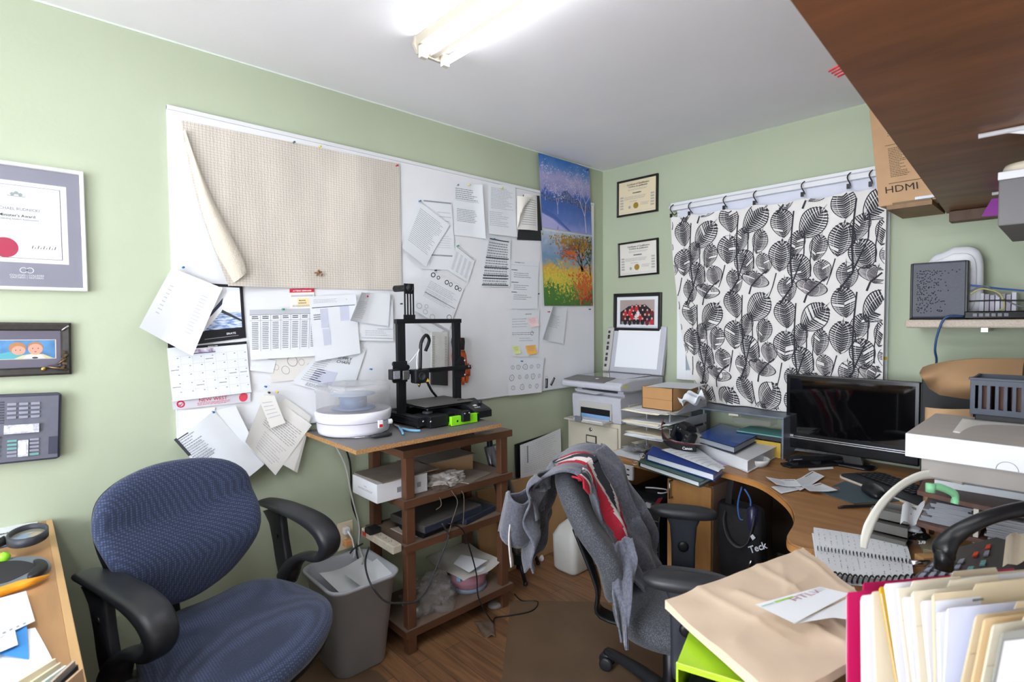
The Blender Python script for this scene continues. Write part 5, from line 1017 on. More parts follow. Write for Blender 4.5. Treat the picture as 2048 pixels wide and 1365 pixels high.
# navy chair
t = thing('office_chair', 'navy patterned office chair with looped black arms by the left wall', 'office chair', (.60, -2.49, 0))
fd = V((.94, .34, 0)).normalized(); sd = V((-.34, .94, 0)).normalized()
px = [(176, 1040), (186, 1005), (215, 975), (260, 948), (310, 929), (360, 919), (410, 916), (450, 922), (478, 942), (492, 975), (498, 1015), (494, 1060), (480, 1100), (455, 1140), (420, 1172), (385, 1195), (350, 1209), (310, 1213), (270, 1206), (235, 1185), (208, 1150), (188, 1110), (178, 1075)]
n_ = V((.94, .34, .16)).normalized(); p0 = V((.335, -2.60, .78))
ol = [atp(x, y, p0, n_) for x, y in px]; ol = smooth(ol, 3); c_ = sum(ol, V())/len(ol)
mb = MB(); mb.pad(ol, n_, .055, NAVY, .25, sag=lambda q: .35*((q-c_).dot(sd)**2)*1.6+.028*math.exp(-((q-c_).z+.07)**2/.006)-.012*math.exp(-((q-c_).z-.06)**2/.0012)); mb.build('backrest', t)
mb = MB(); mb.pad([c_+(p-c_)*.98 for p in ol], -n_, .03, STEEL, .1, sag=lambda q: -.35*((q-c_).dot(sd)**2)*1.6+.02); mb.build('back_shell', t)
pxs = [(270, 1292), (282, 1262), (310, 1235), (350, 1212), (400, 1193), (440, 1175), (475, 1158), (515, 1146), (560, 1142), (605, 1149), (640, 1166), (661, 1188), (666, 1212), (655, 1245), (625, 1285), (585, 1322), (540, 1358), (490, 1392), (430, 1420), (370, 1425), (315, 1400), (282, 1345)]
zs = .535; ol = smooth([at(x, y, z=zs+.0) for x, y in pxs], 3); c2 = sum(ol, V())/len(ol)
mb = MB(); mb.pad([V((p.x, p.y, zs-.035)) for p in ol], (0, 0, 1), .062, NAVY, .22, sag=lambda q: -.02*math.exp(-((q-c2).dot(fd)+.05)**2/.02)); mb.build('seat', t)
mb = MB(); sc_ = [V((c2.x+(p.x-c2.x)*.95, c2.y+(p.y-c2.y)*.95, zs-.075)) for p in ol]; mb.pad(sc_, (0, 0, -1), .03, STEEL, .1); mb.build('seat_pan', t)
for nm, ra, fa in (('near', V((.363, -2.875, .735)), V((.756, -2.75, .735))), ('far', V((.087, -2.305, .735)), V((.516, -2.215, .735)))):
    e = (fa-ra).normalized(); L_ = (fa-ra).length; la = V((0, 0, 1)).cross(e); Q = lambda s_, z: ra+e*(s_*L_)+V((0, 0, z))
    mb = MB(); sweep(mb, [Q(0, -.012), Q(.08, .0), Q(.35, .004), Q(.68, -.004), Q(.88, -.025), Q(.97, -.062), Q(.95, -.10), Q(.84, -.135), Q(.66, -.150), Q(.50, -.19), Q(.42, -.235), Q(.38, -.262)], la, [.022, .034, .042, .044, .043, .040, .034, .028, .026, .034, .038, .036], [.008, .012, .015, .019, .025, .028, .022, .014, .013, .022, .03, .034], ARM, 18, .7); ap = mb.build('armrest', t)
    mb = MB(); sweep(mb, [Q(.22, -.01), Q(.26, -.06), Q(.30, -.13), Q(.34, -.20), Q(.40, -.28)], la, [.018]*5, [.075, .045, .038, .04, .036], ARM, 14, .5); mb.build('arm_support', t)
    mb = MB(); mb.lathe([(.014, 0), (.012, .008), (0, .012)], Q(.30, -.10)+la*-.018, STEEL, 14, 'y'); mb.build('adjust_button', ap)
    inn = (c2-ra); inn.z = 0; side = 1 if inn.dot(la) > 0 else -1
    mb = MB(); a_ = Q(.40, -.25); b_ = V((a_.x, a_.y, .47)); c3 = V((c2.x, c2.y, .455)); sweep(mb, [a_, b_.lerp(a_, .3), b_, b_.lerp(c3, .15), b_.lerp(c3, .8)], e, [.028]*5, [.010]*5, STEEL, 12, .5); mb.build('arm_bracket', t)
a_ = c_-n_*.05+V((0, 0, -.16)); mb = MB(); sweep(mb, [a_+V((0, 0, .12)), a_, V((a_.x+.02, a_.y, .50)), V((a_.x+.08, a_.y+.03, .46)), V((c2.x, c2.y, .45))], sd, [.035]*5, [.008]*5, STEEL, 12, .5); mb.build('back_bar', t)
star_base(t, (c2.x, c2.y), .31, .5, .46)
# grey chair
t = thing('office_chair', 'grey fabric task chair with T arms at the desk, jacket hung on its back', 'office chair', (1.33, -1.33, 0))
fd = V((.866, .5, 0)).normalized(); sd = V((-.5, .866, 0)).normalized(); C2 = V((1.345, -1.315, 0))
Fc = Matrix((( fd.x, sd.x, 0, C2.x), (fd.y, sd.y, 0, C2.y), (0, 0, 1, 0), (0, 0, 0, 1)))
so = lambda a, b, k, ex=2.6: [V((a*math.copysign(abs(math.cos(u))**(2/ex), math.cos(u)), b*math.copysign(abs(math.sin(u))**(2/ex), math.sin(u)), k)) for u in [2*PI*i/56 for i in range(56)]]
mb = MB(Fc); mb.pad(so(.245, .255, .425), (0, 0, 1), .085, GF, .2, sag=lambda q: 0); mb.build('seat', t)
mb = MB(Fc); mb.pad(so(.20, .20, .375, 3), (0, 0, 1), .02, STEEL, .1); mb.box((-.12, -.08, .31), (.08, .08, .366), STEEL); mb.build('seat_mechanism', t)
# back cushion, reclined
rec = .42; Bc = V((-.33, 0, .672)); ax = V((-math.sin(rec), 0, math.cos(rec))); nb = V((math.cos(rec), 0, math.sin(rec)))
bo = [Bc+V((0, 1, 0))*.225*math.copysign(abs(math.cos(u))**.8, math.cos(u))*(1-.12*math.sin(u))+ax*.245*math.copysign(abs(math.sin(u))**.8, math.sin(u)) for u in [2*PI*i/60 for i in range(60)]]
mb = MB(Fc); mb.pad(bo, nb, .075, GF, .25, sag=lambda q: .9*(q-Fc.inverted().translation*0-Bc).y**2+.03*math.exp(-(((q-Bc).dot(ax)+.08)**2)/.01)); bk = mb.build('backrest', t)
mb = MB(Fc); sweep(mb, [Bc-nb*.05+ax*.02, Bc-nb*.06-ax*.2, V((-.29, 0, .36)), V((-.10, 0, .335))], (0, 1, 0), [.035]*4, [.008]*4, STEEL, 12, .5); mb.build('back_bar', t)
for y, nm in ((.30, 'far'), (-.30, 'near')):
    pc = V((.00, y, .655)); c0 = [pc+V((.13*math.copysign(abs(math.cos(u))**.8, math.cos(u)), .048*math.copysign(abs(math.sin(u))**.8, math.sin(u)), 0)) for u in [2*PI*i/36 for i in range(36)]]
    mb = MB(Fc); mb.pad(c0, (0, 0, 1), .032, ARM, .35); mb.build('armrest_pad', t)
    mb = MB(Fc); sweep(mb, [V((.0, y, .645)), V((.0, y, .60)), V((.0, y, .52)), V((.0, y, .43)), V((.0, y, .37)), V((0, y*.7, .35)), V((0, y*.3, .35))], (1, 0, 0), [.075, .052, .046, .045, .04, .04, .04], [.012, .012, .012, .012, .012, .01, .01], M('arm_slate', '#2b2e36', .4), 14, .5); ar = mb.build('arm_post', t)
    sg = -1
    mb = MB(Fc); mb.lathe([(.022, 0), (.02, -.005), (.012, -.007), (0, -.007)], (0, y-.013, .52), STEEL, 18, 'y'); mb.build('adjust_button', ar)
star_base(t, (1.30, -1.33), .335, math.atan2(.063, -.304), .32)
# jacket over the back
JK = M('jacket_grey', '#5d5f6b', .95, n=(120, .35), bump=(160, .3), sheen=.3); JR = M('jacket_red', '#b3273b', .95, bump=(160, .3)); JC = M('jacket_cream', '#cfc8c4', .95, bump=(160, .3)); JD = M('jacket_charcoal', '#33353d', .95, bump=(160, .3))
t = thing('jacket', 'grey fleece jacket with red, white and charcoal bands draped over the grey chair back', 'jacket', (1.0, -1.4, .3))
Fi = Fc
def Jl(s_, d_, off=.045):
    """s across the back (-1 near .. 1 far), d distance along the drape: <0 down the rear, 0 crest, >0 down the front"""
    Hh = .258; y = s_*.235
    crest = Bc+ax*Hh
    r = .075
    if abs(d_) < r*1.2:
        an = d_/(r*1.2)*PI/2; return crest+V((0, y, 0))+(nb*math.sin(an)+ax*(math.cos(an)-1)*.7+ax*.02)*r
    if d_ > 0:
        k = d_-r*1.2; p = crest+nb*r-ax*k*1.0+ax*(-.03); p.z = max(p.z, 0); return p+V((0, y, 0))
    k = -d_-r*1.2; p = crest-nb*r+ax*(-.03)+V((-.02*k, 0, -k)); return p+V((0, y, 0))
def fold(s_, d_): return .012*math.sin(s_*9+d_*6)+.008*math.sin(s_*17-d_*9)+.006*math.sin(d_*25+s_*4)
def front(a, b):      # main panel: from rear bottom over the crest to the tail in front
    d_ = -.20+b*.97; s0 = -.70+.0*b; 
    if b > .32: s0 = -.70+.62*((b-.32)/.68)
    s1 = 1.12-1.0*max(0, (b-.72)/.28)**1.3
    s_ = s0+(s1-s0)*a; p = Jl(s_, d_); n2 = nb if d_ > 0 else -nb
    return p+n2*(fold(s_, d_)+.012+(.085*a**1.3*min(1, max(0, d_)*5)*(1-.5*max(0, b-.7)/.3)))+V((0, .03*math.sin(b*9), 0))*(b > .6)
def band(a, b):
    if not .20 < b < .62: return JK
    u = a+(.10*math.sin(b*40)*.12)-.12*max(0, b-.35)
    lo = .26-.2*max(0, b-.33)/.3
    k = (u-lo)/.085
    return JR if 0 <= k < 1 else JC if k < 1.6 and k >= 0 else JD if 0 <= k < 2.7 else JC if 0 <= k < 3.3 else JR if 0 <= k < 4.2 else JK
mb = MB(Fi); mb.grid(front, 70, 110, band); mb.build('body', t, solid=.006)
def rear(a, b):       # hood and sleeve bundle hanging down behind
    s_ = -.86+1.5*a; d_ = -.02-b*(.40-.12*abs(a-.45)); p = Jl(s_, d_); return p-V((1, 0, 0))*(.0+.05*math.sin(a*PI)*b+.02*math.sin(a*11+b*4)+.012*math.sin(b*15+a*5))+V((0, 0, .02*math.sin(a*14)*b))
mb = MB(Fi); mb.grid(rear, 50, 40, JK); mb.build('hanging_back', t, solid=.006)
def hood(a, b):
    u = a*2*PI; r = .055+.012*math.sin(u*3)+.02*b; c = Jl(-.45+.25*b, -.13-b*.12)-V((.07+.03*b, 0, 0)); return c+V((r*math.cos(u), r*1.3*math.sin(u), -.05*b+.02*math.sin(u*2)))
mb = MB(Fi); mb.grid(hood, 30, 14, JK); mb.build('collar', t, solid=.008)
def cuff(a, b):       # striped sleeve end crossing the top of the cushion
    s_ = -.98+.10*a+.62*b; d_ = .055+.075*a+.02*math.sin(b*6)+.06*b; p = Jl(s_, d_); return p+nb*(.018+.012*math.sin(a*PI))
mb = MB(Fi); mb.grid(cuff, 10, 40, lambda a, b: JR if b < .22 else JC if b < .38 else JD if b < .68 else JC if b < .8 else JR if b < .95 else JK); mb.build('sleeve_end', t, solid=.006)
mb = MB(Fi); sweep(mb, [Jl(-.62, -.19)+V((-.085, -.02, 0)), Jl(-.6, -.27)+V((-.09, -.03, 0)), Jl(-.66, -.36)+V((-.075, -.03, 0))], (0, 1, 0), [.006, .010, .014], [.003]*3, JC, 10); mb.build('drawstring_tape', t)
LT = [(1222, 1085), (1220, 1130), (1224, 1180), (1232, 1228), (1243, 1284)]; RTp = [(1262, 1070), (1274, 1115), (1270, 1160), (1264, 1205), (1252, 1284)]; DD = (1.80, 1.76, 1.70, 1.66, 1.63)
def tail(a, b):
    k = min(3, int(b*4)); u = b*4-k; x = lambda L, j: L[k][j]*(1-u)+L[k+1][j]*u
    return at(x(LT, 0)*(1-a)+x(RTp, 0)*a, x(LT, 1)*(1-a)+x(RTp, 1)*a, d=DD[k]*(1-u)+DD[k+1]*u)-V((FW.x, FW.y, 0))*(.018*math.sin(a*8+b*3)+.01*math.sin(a*15-b*6)+.02*math.sin(a*PI))
mb = MB(); mb.grid(tail, 30, 30, JK); mb.build('hanging_tail', t, solid=.006)
# ------------------------------------------------------------------ small desk at the far left
ZD = .80; t = thing('side_table', 'wooden table at the lower left corner covered with papers', 'table', (.65, -3.3, 0)); TW = M('table_oak', '#b58a5e', .5, n=(5, .2), stretch=(.4, 3, 1)); DKP = M('laminate_black', '#1d1c1e', .6)
MB().box((.012, -3.85, ZD-.022), (1.25, -2.935, ZD), TW).box((.012, -2.935, ZD-.024), (1.25, -2.92, ZD+.001), M('edge_band_oak', '#c29c6b', .5)).build('table_top', t, bevel=.001)
MB().box((.03, -2.955, .001), (1.20, -2.93, ZD-.03), DKP).build('side_panel', t); MB().box((.03, -3.84, .001), (1.20, -3.82, ZD-.03), DKP).build('side_panel', t); MB().box((.02, -3.82, .3), (.04, -2.955, ZD-.03), DKP).build('back_panel', t)
def flat(pts, label, z, name='paper_sheet', m=PAPER, cat='paper', off=None, pr=None, group=None, nx=6, ny=6, solid=.0):
    s = Sheet([at(x, y, z=z) for x, y in pts], m, off, nx, ny)
    if s.n.z < 0: s.n = -s.n
    if off: s.mb = MB(); s.mb.grid(lambda a, b: s.P(a, b, 0), nx, ny, m)
    if pr: pr(s)
    return s.build(name, solid=solid, **T(label, cat, group))
BLC = M('card_blue', '#2f6fb5', .5)
flat([(-60, 1064), (75, 1044), (75, 1063), (-60, 1098)], 'white and blue brochure at the back of the left table', ZD+.002, 'brochure', PAPER, 'brochure', None, lambda s: (s.rect(0, .55, .9, .62, GREY), s.text('EnerCell', .5, .6, .014, INK, bold=.02)))
flat([(-60, 1090), (60, 1066), (60, 1080), (-60, 1112)], 'blue cover strip of the brochure by the magnifier ring', ZD+.003, 'brochure_cover', BLC, 'brochure')
def ringpx(px, z, r0, r1, h, m, label, name, cat):
    q = [at(x, y, z=z) for x, y in px]; c = (q[0]+q[2])/2; u = (q[1]-q[3])/2; v = (q[2]-q[0])/2; mb = MB(); N = 48; vs = []
    for f, hh in ((1, 0), (1, h), (r0, h), (r0, 0)): vs += [c+(u*math.cos(2*PI*k/N)+v*math.sin(2*PI*k/N))*f+V((0, 0, hh)) for k in range(N)]
    mb.add(vs, [(i*N+k, i*N+(k+1) % N, ((i+1) % 4)*N+(k+1) % N, ((i+1) % 4)*N+k) for i in range(4) for k in range(N)], m, True); return mb, c, u, v
t = thing('magnifier_lamp', 'black magnifier ring with its lens lying on the left table', 'magnifier', at(60, 1085, z=ZD+.03))
mb, c, u, v = ringpx([(62, 1063), (100, 1072), (50, 1096), (15, 1088)], ZD+.03, .88, 1, .022, M('ring_slate', '#3a3c44', .45), '', '', ''); mb.build('ring', t)
mb = MB(); N = 40; mb.add([c+(u*math.cos(2*PI*k/N)+v*math.sin(2*PI*k/N))*.88+V((0, 0, .008)) for k in range(N)], [tuple(range(N))], M('lens_pale', '#c9cbb8', .1, alpha=.5)); mb.build('lens', t)
MB().tube([c-u*1.0+V((0, 0, .01)), c-u*1.5+V((0, 0, .0)), c-u*2.4+V((0, 0, .01))], .013, BLACK, 8).build('arm', t)
MB().lathe([(0, -.014), (.01, -.01), (.014, 0), (.01, .01), (0, .014)], at(8, 1115, z=ZD+.016), M('lime_ball', '#8fd62c', .4), 16).build('lime_ball', **T('small lime green ball by the magnifier ring', 'ball'))
t = thing('mouse_pad', 'grey oval mouse pad with a black wrist rest on the left table', 'mouse pad', at(40, 1140, z=ZD))
q = [at(x, y, z=ZD+.006) for x, y in ((-90, 1190), (-60, 1130), (20, 1117), (75, 1115), (98, 1124), (98, 1140), (60, 1158), (0, 1180))]; mb = MB(); mb.prism(smooth([V((p.x, p.y, ZD+.0005)) for p in q], 4), (0, 0, .007), M('pad_grey', '#6f7880', .5)); mb.build('pad_base', t)
q = [at(x, y, z=ZD+.009) for x, y in ((-90, 1180), (-60, 1135), (20, 1122), (60, 1125), (70, 1135), (50, 1148), (0, 1168))]; mb = MB(); mb.prism(smooth([V((p.x, p.y, ZD+.0078)) for p in q], 4), (0, 0, .001), M('pad_black', '#2b2b2e', .9)); mb.build('pad_cloth', t)
q = [at(x, y, z=ZD+.02) for x, y in ((66, 1121), (78, 1117), (92, 1121), (96, 1130), (85, 1142), (62, 1152), (54, 1150), (70, 1138), (74, 1130))]; mb = MB(); mb.pad(smooth([V((p.x, p.y, ZD+.014)) for p in q], 3), (0, 0, 1), .014, M('gel_black', '#1f1f22', .5), .3); mb.build('wrist_rest', t)
mb = MB(); sweep(mb, [at(-40, 1200, z=ZD+.012), at(20, 1178, z=ZD+.014), at(60, 1165, z=ZD+.016), at(82, 1157, z=ZD+.012), at(98, 1151, z=ZD+.008)], (.2, 1, 0), [.012, .012, .011, .008, .003], [.010, .009, .008, .005, .002], M('orange_wrap', '#e79a22', .4)); mb.build('orange_wrapper', **T('orange plastic wrapper twisted beside the mouse pad', 'wrapper'))
flat([(-120, 1240), (52, 1180), (70, 1240), (-90, 1330)], 'ring-punched white pad on the left table', ZD+.02, 'notepad', PAPER, 'notepad', lambda a, b: .004*math.sin(a*4), lambda s: [s.rect(.3+k*.09, .93, .34+k*.09, .96, GREY) for k in range(7)])
flat([(-40, 1270), (53, 1245), (58, 1320), (-60, 1300)], 'bright blue card among the white papers on the left table', ZD+.016, 'blue_card', M('card_azure', '#3a86cc', .6), 'card')
flat([(-200, 1290), (70, 1255), (118, 1350), (-200, 1500)], 'large loose white sheets at the front of the left table', ZD+.012, off=lambda a, b: .004*math.sin(a*6+b*3))
flat([(-60, 1300), (30, 1262), (36, 1290), (-60, 1330)], 'folded white slip over the blue card', ZD+.022)
for k, (a_, b_, c__, nm) in enumerate((((112, 1318), (40, 1362), '#e3d7b8', 'cream'), ((122, 1326), (56, 1370), '#d8ccb0', 'tan'), ((133, 1332), (72, 1376), '#cfe3da', 'mint'), ((150, 1322), (92, 1376), '#b9a99a', 'taupe'), ((156, 1330), (108, 1376), '#2c2a2a', 'black'), ((165, 1338), (120, 1378), '#b99a7c', 'brown'))):
    a1, b1 = at(*a_, z=ZD+.03), at(*b_, z=ZD+.03); e = (a1-b1).normalized(); b1 = b1-e*.2; mb = MB(); lt = V((0, 0, 1)).cross(e).normalized()
    mb.prism([a1, b1, b1-V((0, 0, .028)), a1-V((0, 0, .028))+e*.004], lt*.004, M('folder_'+nm, c__, .7)); mb.build('file_folder', **T(nm+' file folder edge standing in the rack at the front of the left table', 'folder', 'folders on the left table'))
# ------------------------------------------------------------------ filing cabinet and printer
CRM = M('cabinet_cream', '#cfc9b6', .45, n=(8, .05)); t = thing('filing_cabinet', 'cream metal filing cabinet in the corner under the printer', 'filing cabinet', (.24, -.23, 0))
MB().box((.04, -.42, .001), (.443, -.012, .815), CRM).build('body', t, bevel=.004)
for k in range(4):
    z1 = .79-.2*k; z0_ = z1-.195; d = MB().box((.058, -.434, z0_), (.428, -.4205, z1), CRM).build('drawer', t, bevel=.003)
    MB().box((.20, -.438, z1-.115), (.28, -.4345, z1-.065), M('brass_dark', '#56564c', .4, .7)).box((.208, -.4395, z1-.108), (.272, -.438, z1-.072), CRM).build('label_holder', d)
    if k == 0: MB().lathe([(.012, 0), (.012, -.006), (.008, -.008), (0, -.008)], (.235, -.4345, z1-.03), CHROME, 16, 'y').build('lock', d)
    MB().box((.19, -.446, z1-.16), (.29, -.4345, z1-.145), CHROME).build('pull', d, bevel=.003)
PR = M('printer_grey', '#c0c1c9', .45, n=(6, .04)); PR2 = M('printer_panel', '#6f6d6b', .5, n=(120, .3)); PR3 = M('printer_beige', '#b9b6b0', .45)
t = thing('laser_printer', 'pale grey multifunction printer with its scanner lid raised', 'printer', (.30, -.24, .817)); zz = .817
mb = MB(); mb.prism([V((.09, y, z)) for y, z in ((-.43, zz), (-.44, zz+.14), (-.435, zz+.155), (-.40, zz+.16), (-.40, zz+.175), (-.05, zz+.175), (-.05, zz))], (.365, 0, 0), PR); mb.build('body', t, bevel=.006)
mb = MB(); mb.box((.15, -.4445, zz+.015), (.395, -.436, zz+.115), PR3); mb.build('paper_door', t, bevel=.003)
mb = MB(); mb.box((.165, -.4455, zz+.012), (.385, -.4450, zz+.078), M('hole_black', '#0b0b0d', .9)); mb.build('tray_opening', t)
mb = MB(); mb.box((.10, -.53, zz+.002), (.40, -.43, zz+.012), PR3); mb.box((.19, -.535, zz+.002), (.24, -.52, zz+.035), M('guide_grey', '#6f7278', .4)); mb.build('paper_tray', t, bevel=.003)
mb = MB(); mb.box((.17, -.4462, zz+.016), (.385, -.4456, zz+.04), M('tray_blue', '#7c9fc8', .4)); mb.build('blue_guide', t)
MB().box((.17, -.52, zz+.0125), (.385, -.4465, zz+.018), PAPER).build('paper_sheet', None, **T('blank paper lying in the open front tray of the printer', 'paper'))
mb = MB(); mb.prism([V((.06, y, z)) for y, z in ((-.505, zz+.232), (-.50, zz+.205), (-.40, zz+.19), (-.05, zz+.19), (-.05, zz+.255), (-.37, zz+.262), (-.48, zz+.25))], (.44, 0, 0), PR); sc = mb.build('scanner_unit', t, bevel=.008)
mb = MB(); mb.box((.10, -.40, zz+.175), (.14, -.06, zz+.19), PR); mb.box((.41, -.40, zz+.175), (.45, -.06, zz+.19), PR); mb.box((.14, -.1, zz+.175), (.41, -.06, zz+.19), PR); mb.build('riser', t)
mb = MB(); q = [V((.075, -.50, zz+.2455)), V((.385, -.50, zz+.2455)), V((.385, -.385, zz+.2635)), V((.09, -.385, zz+.2635))]; mb.prism(q, (0, 0, .003), PR2); mb.build('control_panel', sc)
mb = MB(); mb.lathe([(.011, 0), (.011, .003), (0, .0035)], (.285, -.435, zz+.257), PR, 16); mb.lathe([(.006, 0), (.006, .003), (0, .0035)], (.315, -.43, zz+.258), M('stop_red', '#b8604a', .4), 12); mb.build('start_button', sc)
mb = MB(); mb.box((.11, -.365, zz+.2605), (.44, -.08, zz+.2625), M('scan_glass', '#5c6a66', .05, coat=1)); mb.build('scanner_glass', sc)
MB().box((.5005, -.48, zz+.222), (.501, -.43, zz+.236), M('label_yellow', '#d6d377', .6)).build('side_label', sc)
G_ = Matrix.Translation((.06, -.06, zz+.262)) @ Matrix.Rotation(-.20, 4, 'X')
mb = MB(G_); mb.box((.0, -.012, .0), (.44, .022, .31), PR); mb.box((.0, -.030, .0), (.05, -.012, .30), PR3); ld = mb.build('scanner_lid', t, bevel=.006)
mb = MB(G_); mb.box((.085, -.0165, .035), (.405, -.0125, .29), M('pad_white', '#eef0f4', .4)); mb.build('white_pad', ld)
mb = MB(G_)
for k in range(7): mb.box((.012, -.0308, .03+k*.038), (.03, -.0302, .048+k*.038+(.01 if k % 2 else 0)), INK)
mb.build('feeder_rollers', ld, kind='stuff')
s = Sheet([V((.13, -.46, zz+.19)), V((.34, -.42, zz+.175)), V((.30, -.47, zz+.163)), V((.16, -.49, zz+.18))], PAPER, lambda a, b: -.004*a, 4, 4, flip=True); s.build('paper_sheet', **T('white printout poking out under the scanner of the printer', 'paper'))
# ------------------------------------------------------------------ desk
DZ = .74; RZ = .715; DO = M('desk_oak', '#a97b4e', .4, n=(4, .3), stretch=(1, 6, 1), h2='#8a6136'); DE = M('desk_edge', '#b98247', .45, n=(8, .2), stretch=(1, 1, 4)); DS = M('desk_side', '#8c7463', .6, n=(5, .1)); DF_ = M('desk_front', '#bf8d55', .45, n=(4, .18), stretch=(5, 1, 1))
t = thing('corner_desk', 'oak corner desk with a curved inner edge and a lower left wing', 'desk', (1.3, -.6, 0))
edge = [(1398, 925), (1428, 939), (1475, 951.5), (1510, 962), (1535, 974), (1565, 996), (1582, 1015), (1588, 1031), (1587, 1048), (1578, 1064), (1574, 1074), (1580, 1086), (1600, 1094), (1625, 1099)]
pe = smooth([at(x, y, z=DZ) for x, y in edge], 3, False); pe = [V((p.x, p.y, DZ-.026)) for p in pe]
poly = [V((1.03, -.012, DZ-.026))]+pe+[V((1.95, -1.275, DZ-.026)), V((1.95, -2.55, DZ-.026)), V((XW-.01, -2.55, DZ-.026)), V((XW-.01, -.012, DZ-.026))]
mb = MB(); mb.prism(poly, (0, 0, .026), DO); mb.build('desktop', t, bevel=.003)
mb = MB(); pe2 = [p+V((0, 0, -.001)) for p in pe]; n = len(pe2); vs = [p+V((-.0012, -.0012, 0)) for p in pe2]+[p+V((-.0012, -.0012, .022)) for p in pe2]; mb.add(vs, [(i, i+1, n+i+1, n+i) for i in range(n-1)], DE, True); mb.build('edge_banding', t)
a, b = at(1203, 908, z=RZ), at(1417, 963, z=RZ)
MB().prism([V((a.x, a.y, RZ-.028)), V((b.x, b.y, RZ-.028)), V((b.x, -.012, RZ-.028)), V((a.x, -.012, RZ-.028))], (0, 0, .028), DO).build('left_wing', t, bevel=.004)
MB().box((1.0, -.74, RZ+.0005), (1.03, -.02, DZ-.027), DE).build('support_rail', t)
for x in (.575, .955, 1.155): MB().box((x, -.755, .001), (x+.018, -.03, RZ-.029), DS if x > 1 else DF_).build('side_panel', t)
MB().box((.593, -.05, .15), (1.155, -.035, RZ-.029), DF_).build('back_panel', t); MB().box((.593, -.74, .05), (1.155, -.05, .065), DF_).build('floor_panel', t)
dr_ = MB().box((.958, -.775, .03), (1.172, -.757, RZ-.031), DF_).build('door', t, bevel=.002)
MB().tube([(.985, -.776, .60), (.985, -.80, .60), (.985, -.80, .70-.02), (.985, -.776, .68)][::1], .005, CHROME, 10).build('handle', dr_)
MB().box((1.73, -1.24, .001), (1.748, -.03, DZ-.027), DS).build('side_panel', t); MB().box((1.748, -1.22, .05), (1.94, -1.2, DZ-.027), DF_).build('side_panel', t)
MB().box((1.97, -2.53, .001), (1.99, -1.30, DZ-.027), DS).build('side_panel', t)
MB().box((1.18, -.1, .2), (1.73, -.08, DZ-.027), M('modesty_dark', '#4a3c30', .6)).build('modesty_panel', t)
mb = MB(); mb.box((.60, -.775, .628), (.765, -.757, .70), M('tray_white', '#b5b5ba', .5)); ct = mb.build('cable_rack', bevel=.004, **T('white slotted cable rack under the front of the left desk wing', 'cable rack'))
for r in range(2):
    for k in range(6): MB().box((.612+k*.024, -.7765, .677-r*.026), (.627+k*.024, -.7755, .684-r*.026), BLACK).build('slot', ct)
cable('thin_cable', [(.66, -.77, .67), (.655, -.775, .60), (.665, -.77, .5), (.67, -.76, .35)], .002, BLACK, 'black thin cable, left of two hanging from the cable rack'); cable('thin_cable', [(.69, -.77, .67), (.69, -.775, .58), (.688, -.77, .48), (.70, -.76, .35)], .002, BLACK, 'black thin cable, right of two hanging from the cable rack')
# computer tower
t = thing('computer_tower', 'black ribbed computer tower in the bay under the left desk wing', 'computer', (.75, -.4, .066)); CT = M('case_black', '#121216', .35)
MB().box((.63, -.66, .067), (.88, -.12, .53), CT).build('case', t, bevel=.004)
mb = MB(); mb.prism([V((.625, y, z)) for y, z in ((-.66, .067), (-.70, .067), (-.72, .2), (-.725, .44), (-.70, .52), (-.66, .545), (-.60, .55), (-.60, .532), (-.66, .53))], (.26, 0, 0), BK2); mb.build('front_bezel', t, bevel=.004)
for k in range(11): MB().tube([(.63, -.726+.0*k, .44-k*.03), (.88, -.726, .44-k*.03)], .0022, M('rib_bronze', '#6c655e', .4, .5), 6).build('grille_rib', t)
MB().box((.80, -.715, .49), (.83, -.70, .515), M('usb_grey', '#aaabb0', .4)).build('port_panel', t, bevel=.002); MB().prism([V((.845, -.722, .50)), V((.875, -.722, .515)), V((.878, -.68, .55)), V((.852, -.68, .54))], (0, .004, 0), M('accent_red', '#8e2a33', .4)).build('red_accent', t)
MB().box((.80, -.7275, .26), (.86, -.7265, .27), M('logo_red', '#7c2a30', .5)).build('logo_mark', t)
cable('white_cable', [(.74, -.62, .556), (.78, -.60, .558), (.83, -.58, .558), (.86, -.60, .558), (.85, -.64, .556), (.83, -.65, .556)], .004, WHITE, 'short white cable coiled on top of the computer tower')
# ------------------------------------------------------------------ letter trays
TG = M('tray_grey', '#a9abae', .45, n=(20, .08)); t = thing('letter_trays', 'grey metal letter trays in three tiers beside the printer', 'letter trays', (.70, -.36, RZ))
for k, z in enumerate((.80, .862, .94)):
    mb = MB(); x0, x1 = (.575, .86); mb.box((x0, -.53, z-.003), (x1, -.20, z), TG); mb.box((x0, -.53, z), (x0+.003, -.20, z+.02), TG); mb.prism([V((x1-.003, -.53, z)), V((x1-.003, -.20, z)), V((x1-.003, -.20, z+.045)), V((x1-.003, -.40, z+.045))], (.003, 0, 0), TG); mb.build('tray', t)
for x in (.66, .80): MB().box((x, -.49, RZ+.001), (x+.006, -.48, .937), TG).build('rod', t)
for x in (.60, .85): MB().box((x, -.22, RZ+.001), (x+.006, -.21, .937), TG).build('rod', t)
KR = M('carton_tan', '#b98c5c', .75, n=(12, .06)); MAN = M('manila', '#e6dcc4', .75)
